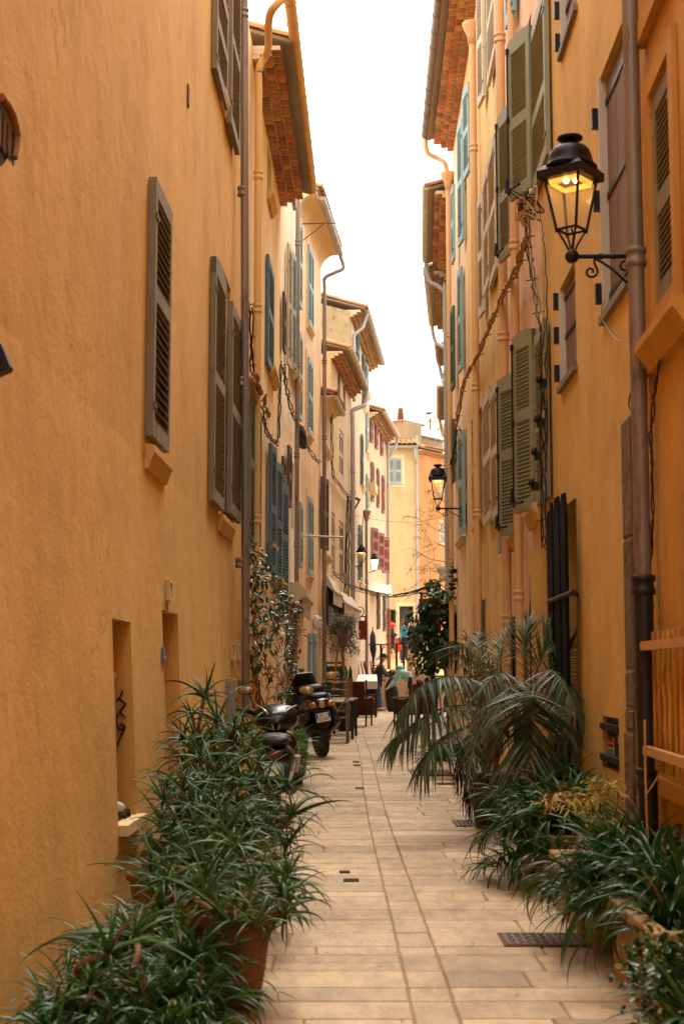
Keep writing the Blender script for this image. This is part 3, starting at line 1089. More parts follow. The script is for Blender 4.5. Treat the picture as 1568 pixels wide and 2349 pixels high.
H1.sill((wC[0] - 0.5, wC[1] + 0.2, wC[2] - 0.02), 0.075, 0.2)
p_, tp = H1.pxpipe(560, -60, 1640, 0.052, 'zinc', 0.075, collars=(35, 455, 893, 1300))
# niche fittings: graffiti on the far jamb, channel, rubble, sill slab
Pj, Nj = F1.pt(n1[1], 0, 0.5), F1.u
def gz(cx, cy):
    return hitplane((350 + cx / 2.349) / 1.7443, (2350 + cy / 2.349) / 1.7443, Pj - F1.u * 0.006, Nj)
for k_, st_ in enumerate(([(330, 965), (325, 1000), (305, 1035), (278, 1062), (300, 1045), (335, 1075), (358, 1092), (335, 1130), (305, 1165), (325, 1190), (360, 1220)],
                          [(292, 1185), (275, 1225), (276, 1270), (295, 1320), (325, 1338), (352, 1310), (345, 1295), (312, 1280)],
                          [(352, 1318), (330, 1370), (305, 1420), (285, 1480), (270, 1540), (278, 1600)])):
    g_ = MB()
    pts = smooth_path([gz(*q) for q in st_], 3)
    g_.tube(pts, [0.015 * (0.75 + 0.5 * abs(math.sin(i * 1.3))) for i in range(len(pts))], 6, flat=0.35)
    H1.part('graffiti_stroke', g_, 'print_black', H1.wall)
q_ = MB()
F1.sbox(q_, n1[0] - 0.0, n1[1] + 0.05, -0.098, 0.05, n1[2] - 0.05, n1[2] + 0.005)
H1.part('sill_slab', q_, 'trim_pale')
q_ = MB()
zt = F1.hit(250, 1555)[1]
F1.sbox(q_, n1[0] + 0.05, n1[0] + 0.42, -0.098, -0.07, n1[2] + 0.02, zt)
F1.sbox(q_, n1[0] + 0.03, n1[0] + 0.44, -0.099, -0.06, zt, zt + 0.03)
H1.part('blocked_panel', q_, 'stone_grey')
q_ = MB()
q_.tube([F1.pt(n1[1] - 0.45, -0.05, n1[2] + 0.1), F1.pt(n1[1] - 0.2, -0.055, n1[2] + 0.06)], 0.025, 10)
H1.part('pipe_stub', q_, 'plastic_white')
q_ = MB()
for i in range(14):
    q_.box((0, 0, 0), (RND.uniform(0.02, 0.06), RND.uniform(0.02, 0.05), RND.uniform(0.015, 0.035)), 0, Matrix.Translation(F1.pt(n1[1] - RND.uniform(0.03, 0.35), -RND.uniform(0.03, 0.08), n1[2] + 0.02)) @ Matrix.Rotation(RND.uniform(0, 3), 4, 'Z') @ Matrix.Rotation(RND.uniform(-0.5, 0.5), 4, 'X'))
stuff(H1.part('rubble', q_, 'soil'))
# pale worn edge of the doorway
q_ = MB()
zz = [0.05 + i * 0.12 for i in range(10)]
for i in range(9):
    w0, w1 = 0.10 + 0.05 * math.sin(i * 1.1), 0.10 + 0.05 * math.sin((i + 1) * 1.1)
    w0 *= 1 - i / 9.5
    w1 *= 1 - (i + 1) / 9.5
    q_.add([F1.pt(n2[0] - w0, 0.003, zz[i]), F1.pt(n2[0] + 0.0, 0.003, zz[i]), F1.pt(n2[0], 0.003, zz[i + 1]), F1.pt(n2[0] - w1, 0.003, zz[i + 1])], [(0, 1, 2, 3)])
H1.part('worn_edge', q_, 'trim_cream')
def plate(H, name, xa, xb, yt, yb, mat, th=0.012, o=0.0, rim=None):
    r = H.F.rect(xa, xb, yt, yb)
    mb = MB()
    H.F.sbox(mb, r[0], r[1], o + 0.001, o + th, r[2], r[3])
    p = H.part(name, mb, mat)
    if rim:
        rb = MB()
        w = 0.02
        F = H.F
        for q in ((r[0], r[1], r[2] - w, r[2]), (r[0], r[1], r[3], r[3] + w)):
            F.sbox(rb, q[0], q[1], 0.001, th + 0.012, q[2], q[3])
        for q in ((r[0] - w, r[0]), (r[1], r[1] + w)):
            F.sbox(rb, q[0], q[1], 0.001, th + 0.012, r[2] - w, r[3] + w)
        H.part(name + '_frame', rb, rim, p)
    return p, r
plate(H1, 'notice_plate', 371, 376.5, 1336, 1370, 'plastic_white', 0.02, rim='trim_pale')
pp, r_ = plate(H1, 'number_plate', 353.5, 358.5, 1484, 1518, 'plate_blue', 0.015)
q_ = MB()
F1.sbox(q_, r_[0] + 0.01, r_[1] - 0.01, 0.0155, 0.018, r_[2] + (r_[3] - r_[2]) * 0.3, r_[2] + (r_[3] - r_[2]) * 0.38)
H1.part('plate_stripe', q_, 'enamel_white', pp)
plate(H1, 'hatch', 519, 524, 1478, 1508, 'wall_amber', 0.012, rim='trim_pale')
plate(H1, 'hatch', 534, 539, 1480, 1510, 'wall_amber', 0.012, rim='trim_pale')
plate(H1, 'meter_box', 502, 514, 1560, 1660, 'plastic_grey', 0.05)
pp, r_ = plate(H1, 'vent', 526, 538, 1560, 1592, 'brick', 0.01, rim='trim_amber')
for i in range(6):
    q_ = MB()
    F1.sbox(q_, r_[0] + 0.01, r_[1] - 0.01, 0.012, 0.02, r_[2] + (r_[3] - r_[2]) * (i + 0.2) / 6, r_[2] + (r_[3] - r_[2]) * (i + 0.75) / 6)
    H1.part('vent_slat', q_, 'brick_old', pp)
q_ = MB()
r_ = F1.rect(429, 432, 192, 240)
F1.sbox(q_, r_[0], r_[1], 0.001, 0.012, r_[2], r_[3])
H1.part('iron_tie', q_, 'iron_rust')

# ---- golden house with brick eaves
F2 = Fac((-1.4 + 0.0202 * 15.6, 15.6), (-1.4 + 0.0202 * 21.76, 21.76), (1, 0))
wA = F2.rect(613, 622, 330, 440) + (0.14,)
wB = F2.rect(633, 641, 1100, 1330) + (0.14,)
H2 = House('golden house with stepped brick eaves, yellow downpipe and open blue shutters', F2, 0, 8.74, 'wall_gold', [wA, wB])
over, zz_ = H2.genoise(0.72, F2.len, 8.548, 3, 0.235, 0.15, 0.07, 'brick')
H2.roof(0.72, F2.len, over + 0.12, zz_, 4.5)
verge(H2, 0.76, over + 0.12, zz_ + 0.02)
H2.gutter(-0.72, F2.len + 0.05, over + 0.14, 8.836, 'pipe_yellow', 0.085, 0.62)
t_, z_ = F2.hit(594, 150, 0.09)
gt = F2.hit(657, 60, over + 0.14)[0]
H2.downpipe(smooth_path([F2.pt(gt, over + 0.14, 8.788), F2.pt(gt, over + 0.12, 8.596), F2.pt(gt + 0.1, over - 0.05, 8.42), F2.pt(t_ - 0.1, 0.2, z_ + 0.14), F2.pt(t_, 0.09, z_ - 0.06), F2.pt(t_, 0.09, z_ - 0.6), F2.pt(t_, 0.09, 4), F2.pt(t_, 0.09, 0)], 5), 0.055, 'pipe_yellow', [F2.pt(t_, 0.09, F2.hit(594, y, 0.09)[1]) for y in (410, 720, 1200)])
H2.window(wA, 0.14)
H2.sill(wA, 0.12, 0.16, 'trim_amber')
H2.pxleaf(614, 626, 582, 835, 'shutter_blue', n=30, hw='shutter_blue')
H2.sill(F2.rect(616, 628, 600, 842), 0.13, 0.16, 'trim_amber')
swing(H2, 572, 580, 866, 1250, 0.55, 'shutter_teal', n=26)
swing(H2, 583, 597, 930, 1248, 0.6, 'shutter_teal', n=28)
swing(H2, 619, 631, 1016, 1312, 0.6, 'shutter_blue', n=30, hw='shutter_blue')
swing(H2, 632, 645, 1058, 1338, 0.6, 'shutter_blue', n=30, hw='shutter_blue')
H2.window(wB, 0.14)
H2.sill((wB[0], wB[1], wB[2]), 0.16, 0.18, 'trim_amber')
H2.sill(F2.rect(612, 620, 1190, 1245), 0.14, 0.16, 'trim_amber')
H2.sill(F2.rect(624, 634, 1280, 1318), 0.14, 0.16, 'trim_amber')

# ---- narrow cream house
F3 = Fac((-1.4 + 0.0202 * 21.76, 21.76), (-1.4 + 0.0202 * 26.88, 26.88), (1, 0))
wA = F3.rect(653, 658, 670, 800) + (0.12,)
wB = F3.rect(668, 674, 1050, 1210) + (0.12,)
dA = F3.rect(660, 672, 1420, 1640) + (0.2,)
H3 = House('narrow cream house with rusty shutters and a pale awning case over its door', F3, 0, 9.62, 'wall_cream', [wA, wB, dA])
swing(H3, 650, 655, 668, 802, 0.5, 'shutter_brown', join=True, n=24)
H3.window(wA, 0.12)
swing(H3, 660, 667, 556, 838, 0.5, 'shutter_white', join=True, n=26)
swing(H3, 669, 677, 575, 850, 0.5, 'shutter_sky', join=True, n=26)
H3.sill(F3.rect(663, 678, 660, 838), 0.16, 0.16, 'trim_pale')
swing(H3, 645, 660, 1103, 1357, 0.6, 'shutter_blue', n=28, hw='shutter_blue', arch=0.06)
swing(H3, 648, 655, 1045, 1140, 0.5, 'shutter_brown', join=True, n=16)
swing(H3, 661, 667, 1020, 1160, 0.5, 'shutter_brown', join=True, n=18)
H3.window(wB, 0.12)
q_ = MB()
F3.sbox(q_, dA[0] + 0.05, dA[1] - 0.05, -0.18, -0.14, 0, dA[3] - 0.05)
H3.part('door', q_, 'wood_dark')
t_, z_ = F3.hit(683, 440, 0.1)
t_ = min(t_, F3.len + 0.05)
H3.downpipe([F3.pt(t_, 0.1, F3.hit(683, 1338, 0.1)[1]), F3.pt(t_, 0.1, 10.02)], 0.05, 'zinc', [F3.pt(t_, 0.1, F3.hit(683, y, 0.1)[1]) for y in (560, 842, 1050, 1253)])
for i, (x0, y0) in enumerate(((657, 1420), (668, 1430))):
    q_ = MB()
    t0_, _z = F3.hit(x0, y0)
    F3.sbox(q_, t0_, t0_ + 0.25, 0.002, 0.10, 0, 2.5)
    H3.part('door_jamb', q_, 'stone_grey')

# ---- apricot house with pale blue shutters
F4 = Fac((-0.856, 26.88), (-0.464, 31.04), (1, 0))
rows4 = [(704, 714.5, 560, 742), (703, 713, 818, 990), (703.5, 714, 1137, 1315)]
H4 = House('apricot house with pale blue shutters flush in cream frames and coved eaves', F4, 0, 10.18, 'wall_apricot', [F4.rect(706, 711, 1452, 1640) + (0.1,), F4.rect(717, 723, 1456, 1640) + (0.1,)])
for (xa, xb, yt, yb) in rows4:
    r_ = F4.rect(xa, xb, yt, yb)
    H4.surround(r_, 0.16, 'trim_cream')
    m_ = (r_[0] + r_[1]) / 2
    for (s0, s1) in ((r_[0], m_ - 0.01), (m_ + 0.01, r_[1])):
        H4.leaf(s0, s1 - s0, r_[2], r_[3], 'shutter_sky', 1, 0, n=22, o=0.03, join=True, hw='shutter_blue')
    H4.sill((r_[0], r_[1], r_[2] - 0.02), 0.09, 0.1, 'trim_cream')
for (xa, xb, yt, yb) in ((686, 690, 505, 700), (686, 690, 760, 960), (687, 691, 1150, 1300)):
    swing(H4, xa, xb, yt, yb, 0.5, 'shutter_sky', join=True, n=20, hw='shutter_blue')
for (xa, xb) in ((706, 711), (717, 723)):
    r_ = F4.rect(xa, xb, 1452, 1640)
    H4.boardleaf(r_[0], r_[1], 0.02, r_[3], 0.0, 'door_blue', 3)
prof = [(0.0, 10.18)] + [(0.37 * (1 - math.cos(PI / 2 * i / 6)), 10.18 + 0.34 * math.sin(PI / 2 * i / 6)) for i in range(1, 7)] + [(0.37, 10.58), (0.0, 10.58)]
q_ = MB()
k_ = len(prof)
q_.add([F4.pt(0, o, z) for o, z in prof] + [F4.pt(F4.len, o, z) for o, z in prof], [tuple(range(k_)), tuple(range(2 * k_ - 1, k_ - 1, -1))] + [(i, k_ + i, k_ + (i + 1) % k_, (i + 1) % k_) for i in range(k_)])
H4.part('cove', q_, 'trim_pale')
H4.roof(0, F4.len, 0.4, 10.58, 4.5)
H4.gutter(0.3, F4.len, 0.43, 10.548, 'zinc_pale', 0.09, 0.75)
t_ = F4.len - 0.12
H4.downpipe(smooth_path([F4.pt(F4.len, 0.43, 10.484), F4.pt(F4.len, 0.5, 10.22), F4.pt(F4.len - 0.05, 0.3, 10.1), F4.pt(t_, 0.09, 9.94), F4.pt(t_, 0.09, 9.54), F4.pt(t_, 0.09, 6), F4.pt(t_, 0.09, 0)], 5), 0.055, 'zinc', [F4.pt(t_, 0.09, F4.hit(735, y, 0.09)[1]) for y in (812, 990, 1170, 1345)])
q_ = MB()
P0 = F4.pt(0.3, 0.02, F4.hit(690, 1232)[1])
q_.tube([P0, P0 + F4.n * 0.85 + F4.u * 0.1 - Vector((0, 0, 0.03))], 0.018, 8)
H4.part('flag_rod', q_, 'zinc_pale')
q_ = MB()
P0 = F4.pt(0.5, 0.02, F4.hit(700, 538)[1])
q_.tube([P0, P0 + F4.n * 0.75], 0.012, 6)
q_.tube([P0 - Vector((0, 0, 0.35)), P0 + F4.n * 0.45], 0.010, 6)
H4.part('iron_bracket', q_, 'iron_rust')

# ---- low house with brown shutter, roughcast house, tall house with rubble gable, red-shuttered house
F5 = Fac((-0.464, 31.04), (-0.266, 33.44), (1, 0))
H5 = House('low house with one brown shutter behind the zinc downpipe', F5, 0, 7.26, 'wall_cream', [F5.rect(738, 745, 920, 1010) + (0.12,)])
H5.window(F5.rect(738, 745, 920, 1010), 0.12)
swing(H5, 737, 752, 1092, 1258, 0.75, 'shutter_brown', join=True, n=24)
H5.sill(F5.rect(739, 754, 1200, 1265), 0.12, 0.2, 'trim_pale')
H5.sill(F5.rect(739, 754, 940, 1015), 0.12, 0.2, 'trim_pale')
prof = [(0.0, 7.06)] + [(0.24 * (1 - math.cos(PI / 2 * i / 6)), 7.06 + 0.24 * math.sin(PI / 2 * i / 6)) for i in range(1, 7)] + [(0.3, 7.34), (0.0, 7.34)]
q_ = MB()
k_ = len(prof)
q_.add([F5.pt(0, o + 0.003, z) for o, z in prof] + [F5.pt(F5.len, o + 0.003, z) for o, z in prof], [tuple(range(k_)), tuple(range(2 * k_ - 1, k_ - 1, -1))] + [(i, k_ + i, k_ + (i + 1) % k_, (i + 1) % k_) for i in range(k_)])
H5.part('cove', q_, 'trim_pale')
H5.roof(0, F5.len, 0.27, 7.348, 4.5, rows=3)
H5.gutter(0.1, F5.len, 0.29, 7.348, 'metal_beige', 0.085, 0.5)
F6 = Fac((-0.266, 33.44), (0.224, 38.48), (1, 0))
o6 = [F6.rect(774, 780, 846, 912) + (0.15,), F6.rect(787, 792, 876, 945) + (0.15,), F6.rect(778, 788, 980, 1088) + (0.1,), F6.rect(760, 768, 1172, 1312) + (0.1,), F6.rect(778, 788, 1192, 1330) + (0.1,)]
H6 = House('sand roughcast house with faded louvred shutters between two downpipes', F6, 0, 8.82, 'wall_roughcast', o6)
for i, r_ in enumerate(o6):
    m_ = (r_[0] + r_[1]) / 2
    for (s0, s1) in ((r_[0], m_ - 0.01), (m_ + 0.01, r_[1])):
        H6.leaf(s0, s1 - s0, r_[2], r_[3], 'shutter_brown' if i < 2 else 'shutter_white', 1, 0, n=20, o=-0.04, join=True)
over, zz_ = H6.genoise(0, F6.len, 8.7, 3, 0.24, 0.13, 0.07, 'brick')
H6.roof(0, F6.len, over + 0.1, zz_, 4.5, rows=2)
verge(H6, 0.05, over + 0.1, zz_ + 0.02)
H6.gutter(0.0, F6.len, over + 0.14, 8.98, 'metal_beige', 0.1, 0.6)
t_ = F6.len - 0.25
H6.downpipe(smooth_path([F6.pt(F6.len, over + 0.14, 8.916), F6.pt(F6.len, over + 0.1, 8.58), F6.pt(F6.len - 0.1, 0.35, 8.46), F6.pt(t_, 0.09, 8.3), F6.pt(t_, 0.09, 7.94), F6.pt(t_, 0.09, 5), F6.pt(t_, 0.09, 2.82)], 5), 0.075, 'zinc_pale', [F6.pt(t_, 0.09, F6.hit(804, y, 0.09)[1]) for y in (1073, 1123, 1270)])
F7 = Fac((0.224, 38.48), (0.896, 45.84), (1, 0))
H7 = House('tall blush house with bare rubble gable and narrow dark green shutters', F7, 0, 11.06, 'wall_blush')
q_ = MB()
D_ = 4.5
q_.add([F7.pt(-0.03, 0.0, 8), F7.pt(-0.03, -D_, 8), F7.pt(-0.03, -D_, 11.06 + 0.28 * D_ + 0.1), F7.pt(-0.03, 0.0, 11.14), F7.pt(0.2, 0.0, 8), F7.pt(0.2, -D_, 8), F7.pt(0.2, -D_, 11.06 + 0.28 * D_ + 0.1), F7.pt(0.2, 0.0, 11.14)], [(0, 1, 2, 3), (4, 5, 6, 7), (0, 1, 5, 4), (2, 3, 7, 6), (0, 3, 7, 4), (1, 2, 6, 5)])
H7.part('gable', q_, 'wall_rubble')
over, zz_ = H7.genoise(0, F7.len, 10.98, 3, 0.26, 0.13, 0.08, 'brick_old')
H7.roof(0, F7.len, over + 0.1, zz_, 4.5, rows=2)
verge(H7, 0.05, over + 0.1, zz_ + 0.02)
H7.gutter(0.3, F7.len, over + 0.14, 11.26, 'zinc_pale', 0.1, 0.6)
t_ = F7.hit(809, 760, 0.09)[0]
t_ = max(t_, 0.25)
H7.downpipe(smooth_path([F7.pt(0.4, over + 0.14, 11.18), F7.pt(0.4, over + 0.05, 10.9), F7.pt(0.35, 0.3, 10.74), F7.pt(t_, 0.09, 10.5), F7.pt(t_, 0.09, 10.02), F7.pt(t_, 0.09, 8.66)], 5), 0.06, 'zinc_pale', [F7.pt(t_, 0.09, 10.1)])
for (xa, xb, yt, yb, mt) in ((819, 823, 757, 850, 'shutter_green'), (832.5, 836.5, 810, 925, 'shutter_green'), (829, 832.5, 995, 1110, 'shutter_green'), (841, 844, 835, 895, 'shutter_sky'), (841, 844, 930, 1035, 'shutter_sky'), (824, 830, 1203, 1330, 'shutter_green'), (841.5, 845, 1085, 1170, 'shutter_sky')):
    swing(H7, xa, xb, yt, yb, 0.55, mt, join=True, n=18)
    H7.sill(F7.rect(xa, xb + 1.0, yt, yb + 3), 0.12, 0.18, 'trim_pale')
t_, z_ = F7.hit(840, 1190, 0.09)
H7.downpipe([F7.pt(t_, 0.09, 1.0), F7.pt(t_, 0.09, z_)], 0.06, 'zinc', [F7.pt(t_, 0.09, 3.94)])
q_ = MB()
q_.lathe([(0.06, -0.25), (0.08, -0.1), (0.15, 0.0), (0.15, 0.06)], 10, 0, Matrix.Translation(F7.pt(t_, 0.09, z_ + 0.2)))
H7.part('hopper', q_, 'zinc')
q_ = MB()
F7.sbox(q_, F7.hit(840, 1110)[0], F7.hit(846, 1110)[0], 0.002, 0.28, F7.hit(840, 1125)[1], F7.hit(840, 1106)[1])
H7.part('ledge', q_, 'trim_pale')
F8 = Fac((0.896, 45.84), (1.584, 51.12), (1, 0))
H8 = House('pinkish-cream house at the bend with three rows of red shutters', F8, 0, 9.62, 'wall_blush')
over, zz_ = H8.genoise(0, F8.len, 9.46, 3, 0.26, 0.13, 0.08, 'brick_old')
H8.roof(0, F8.len, over + 0.1, zz_, 4.5, rows=2)
H8.gutter(0.2, F8.len, over + 0.14, 9.74, 'metal_beige', 0.1, 0.6)
q_ = MB()
for dx in (0.2, 0.5):
    F8.sbox(q_, dx, dx + 0.08, -0.5, -0.15, 9.62, 10.22)
F8.sbox(q_, 0.15, 0.65, -0.55, -0.1, 10.22, 10.284)
H8.part('chimney', q_, 'brick')
for (xa, xb, yt, yb) in ((850, 855, 961, 1012), (861.5, 866, 976, 1026), (874, 878, 995, 1042), (852, 857.5, 1058, 1148), (865.5, 869.5, 1073, 1161), (877, 881.5, 1089, 1175), (866, 871, 1361, 1442), (880, 884, 1362, 1447)):
    swing(H8, xa, xb, yt, yb, 0.55, 'shutter_red' if yt < 1300 else 'shutter_brown', join=True, n=16)
for (xa, xb, yt, yb) in ((852, 867, 1209, 1297), (866, 880, 1220, 1306), (878, 892, 1230, 1313)):
    swing(H8, xa, xb, yt, yb, 0.6, 'shutter_red', join=True, n=20, mids=(0.36, 0.68))
t_ = F8.len - 0.1
H8.downpipe(smooth_path([F8.pt(F8.len, over + 0.14, 9.66), F8.pt(F8.len, over + 0.05, 9.38), F8.pt(F8.len - 0.05, 0.3, 9.22), F8.pt(t_, 0.1, 8.98), F8.pt(t_, 0.1, 10), F8.pt(t_, 0.1, 3.46)], 5), 0.075, 'zinc_pale', [F8.pt(t_, 0.1, z) for z in (7.94, 5.94)])
H8.downpipe([F8.pt(t_, 0.1, 3.46), F8.pt(t_, 0.1, 1.3)], 0.085, 'terracotta')

# ======================================================= THE END OF THE STREET
FE = Fac((-1.2, 62), (3.29, 62), (0, -1))
rw = FE.rect(887, 921, 1050, 1110) + (0.06,)
rd = FE.rect(915.5, 948, 1390, 1516) + (0.25,)
HE = House('cream house facing down the street with grey shutters and slate-grey door', FE, 1.2, 11.029, 'wall_lemon', [rw, rd])
HE.surround(rw, 0.16, 'trim_cream')
m_ = (rw[0] + rw[1]) / 2
for (s0, s1) in ((rw[0], m_ - 0.01), (m_ + 0.01, rw[1])):
    HE.leaf(s0, s1 - s0, rw[2], rw[3], 'shutter_grey', 1, 0, n=20, o=0.0, hw='shutter_grey')
HE.sill((rw[0], rw[1], rw[2]), 0.06, 0.06, 'zinc_pale')
q_ = MB()
FE.sbox(q_, rd[0] - 0.16, rd[0], 0.002, 0.04, rd[2], rd[3] + 0.16)
FE.sbox(q_, rd[1], rd[1] + 0.16, 0.002, 0.04, rd[2], rd[3] + 0.16)
FE.sbox(q_, rd[0], rd[1], 0.002, 0.04, rd[3], rd[3] + 0.16)
HE.part('door_frame', q_, 'trim_cream')
q_ = MB()
FE.sbox(q_, rd[0], rd[1], -0.245, -0.18, rd[2], rd[3])
dr = HE.part('door', q_, 'door_slate')
for (fa, fb, ga, gb) in ((0.1, 0.45, 0.08, 0.42), (0.55, 0.9, 0.08, 0.42), (0.1, 0.45, 0.5, 0.92), (0.55, 0.9, 0.5, 0.92)):
    q_ = MB()
    W_, G_ = rd[1] - rd[0], rd[3] - rd[2]
    FE.sbox(q_, rd[0] + W_ * fa, rd[0] + W_ * fb, -0.178, -0.165, rd[2] + G_ * ga, rd[2] + G_ * gb)
    HE.part('door_panel', q_, 'door_slate', dr)
q_ = MB()
q_.tube([FE.pt((rd[0] + rd[1]) / 2 + 0.12 * math.cos(i * PI / 6), -0.14, rd[2] + 1.7 + 0.12 * math.sin(i * PI / 6)) for i in range(13)], 0.02, 6)
HE.part('knocker', q_, 'iron', dr)
HE.roof(0, FE.len, 0.2, 11.047, 4.5, rows=6, pitch=0.22, slope=0.32)
HE.gutter(0, FE.len - 0.05, 0.3, 11.029, 'zinc_pale', 0.11, 0.9)
HE.downpipe(smooth_path([FE.pt(FE.len - 0.1, 0.3, 10.943), FE.pt(FE.len - 0.08, 0.25, 10.599), FE.pt(FE.len, 0.08, 10.341), FE.pt(FE.len, 0.08, 11), FE.pt(FE.len, 0.08, 1.3)], 4), 0.07, 'zinc_pale')
FO = Fac((3.31, 62), (7.06, 66.8), (0, -1))
ro = [FO.rect(1006, 1023, 1110, 1134) + (0.08,), FO.rect(1006, 1023, 1192, 1249) + (0.08,)]
HO = House('deep orange house beside the cream one with whitewashed shutters and scalloped eaves', FO, 1.2, 10.943, 'wall_carrot', ro)
for r_ in ro:
    HO.leaf(r_[0], r_[1] - r_[0], r_[2], r_[3], 'shutter_white', 1, 0, n=12, o=0.0)
HO.genoise(0, FO.len, 10.771, 2, 0.3, 0.14, 0.1, 'roof_tile')
HO.roof(0, FO.len, 0.36, 10.943, 4.5, rows=2)
q_ = MB()
FO.sbox(q_, 0.13, 1.5, -1.4, -0.8, 11.029, 12.321)
FO.sbox(q_, 0.05, 1.85, -1.7, -0.8, 12.321, 12.39)
ch = HO.part('chimney', q_, 'stone_grey')
q_ = MB()
q_.lathe([(0.16, 0), (0.12, 0.55), (0.14, 0.6)], 10, 0, Matrix.Translation(FO.pt(0.5, -1.25, 12.39)))
HO.part('chimney_pot', q_, 'terracotta', ch)
q_ = MB()
FO.sbox(q_, 1.85, 3.797, -2.2, -1.2, 11.115, 11.89)
FO.sbox(q_, 1.8, 3.883, -2.3, -1.1, 11.89, 11.959)
HO.part('roof_hut', q_, 'stone_grey')
FW = Fac((0.0, 78), (4.25, 78), (0, -1))
HW_ = House('plain off-white rendered block rising behind the tiled roof', FW, 1.2, 14.818, 'wall_white', [], 5)
def dish(px, py, Y, r, label):
    P = at_y(px, py, Y)
    D = thing('satellite_dish', label, 'satellite dish', (P.x, P.y, P.z - 0.8))
    M = Matrix.Translation(P) @ Matrix.Rotation(rad(-70), 4, 'Y') @ Matrix.Rotation(rad(35), 4, 'X')
    mb = MB()
    prof = [(r * i / 8, 0.35 * r * (i / 8) ** 2) for i in range(0, 9)]
    mb.lathe([(0.01, 0)] + prof[1:] + [(r, 0.35 * r + 0.01)] + [(p[0] * 0.98, p[1] + 0.012) for p in prof[:0:-1]] + [(0.01, 0.012)], 20, 0, M)
    mb.build('reflector', 'dish_white', D)
    q = MB()
    q.tube([P, P - Vector((0, 0, 0.9))], 0.025, 6)
    q.tube([M @ Vector((0, -r * 0.9, 0.3 * r)), M @ Vector((0, 0, r * 1.0))], 0.012, 5)
    q.box((0, 0, 0), (0.07, 0.07, 0.12), 0, Matrix.Translation(M @ Vector((0, 0, r * 1.0))))
    q.build('mast', 'plastic_grey', D)
dish(997, 971, 64.3, 0.36, 'white satellite dish on its mast beside the television aerial')
dish(1016, 990, 65, 0.36, 'white satellite dish low behind the roof hut')
P = at_y(986, 1000, 64)
A_ = thing('television_aerial', 'thin rooftop television aerial with crossbars next to chimney', 'aerial', P)
q_ = MB()
top = at_y(986, 945, 64)
q_.tube([P, top], 0.025, 6)
q_.build('mast', 'iron_rust', A_)
for i in range(6):
    q_ = MB()
    q_.tube([top + Vector((-0.28 + i * 0.02, -0.25 + i * 0.1, -0.05 - i * 0.01)), top + Vector((0.28 - i * 0.02, -0.25 + i * 0.1, -0.05 + i * 0.015))], 0.012, 5)
    q_.build('aerial_rod', 'iron', A_)

# ======================================================= RIGHT ROW
# ---- deep orange house at the near right
FR0 = Fac((1.3, -12), (1.4, 1.59), (-1, 0))  # house outside the frame, added so the near end of the street gets darker
R0 = House('plain ochre house out of view at the near end, added to shade the street', FR0, 0, 9.46, 'wall_ochre')
FR1 = Fac((1.4, 1.6), (1.656, 8.0), (-1, 0))
r1 = FR1.rect(1541, 1500, 120, 668) + (0.05,)
R1 = House('deep orange house with moulded window sill and cane screen', FR1, 0, 10.26, 'wall_orange', [r1])
R1.leaf(r1[0] + 0.01, (r1[1] - r1[0]) - 0.02, r1[2] + 0.01, r1[3] - 0.01, 'shutter_umber', 1, 0, n=22, o=-0.012, mids=(0.46,))
R1.surround(r1, 0.13, 'wall_orange', 0.03)
R1.sill((r1[0] - 0.3, r1[1] + 0.18, r1[2] - 0.14), 0.13, 0.2, 'wall_orange')
q_ = MB()
tz = FR1.hit(1500, 20)
FR1.sbox(q_, r1[0] - 0.5, r1[1] + 0.2, 0.002, 0.05, r1[3] + 0.35, r1[3] + 0.47)
R1.part('string_course', q_, 'wall_orange')
q_ = MB()
FR1.sbox(q_, FR1.len - 0.42, FR1.len - 0.3, 0.002, 0.04, 0, 10.18)
R1.part('corner_strip', q_, 'wall_orange')
q_ = MB()
t0_, z0_ = FR1.hit(1500, 1775)
FR1.sbox(q_, t0_ - 1.2, t0_ + 0.05, 0.002, 0.04, z0_ - 0.08, z0_)
FR1.sbox(q_, t0_ - 0.02, t0_ + 0.05, 0.002, 0.04, 0, z0_ - 0.08)
FR1.sbox(q_, t0_ - 1.2, t0_ - 0.02, 0.002, 0.05, 0.0, 0.34)
R1.part('plinth_panel', q_, 'wall_orange')

# ---- ochre house with board shutters
FR2 = Fac((1.656, 8.0), (1.739, 12.05), (-1, 0), 0.03)
w1 = FR2.rect(1429, 1377, 40, 660) + (0.09,)
w2 = FR2.rect(1317, 1284, 595, 842) + (0.09,)
w0 = FR2.rect(1318, 1284, -190, 25) + (0.09,)
dd = FR2.rect(1320, 1268, 1140, 1640) + (0.30,)
bx = FR2.rect(1424, 1387, 1648, 1772) + (0.10,)
R2 = House('ochre house with mauve-brown board shutters in white jambs and barred cellar door', FR2, 0, 10.1, 'wall_ochre', [w1, w2, w0, dd, bx])
for w_ in (w1, w2, w0):
    R2.boardleaf(w_[0] + 0.005, w_[1] - 0.005, w_[2] + 0.005, w_[3] - 0.005, -0.07, 'shutter_mauve', 5)
    q_ = MB()
    FR2.sbox(q_, w_[1] - 0.014, w_[1] + 0.012, -0.08, 0.012, w_[2], w_[3])
    R2.part('jamb_board', q_, 'frame_white')
    q_ = MB()
    FR2.sbox(q_, w_[0] - 0.04, w_[1] + 0.04, -0.05, 0.035, w_[2] - 0.05, w_[2])
    R2.part('sill', q_, 'shutter_umber')
    for f in (0.06, 0.45, 0.8):
        q_ = MB()
        FR2.sbox(q_, w_[1] + 0.012, w_[1] + 0.06, 0.0, 0.05, w_[2] + (w_[3] - w_[2]) * f, w_[2] + (w_[3] - w_[2]) * f + 0.13)
        R2.part('hinge_pin', q_, 'iron')
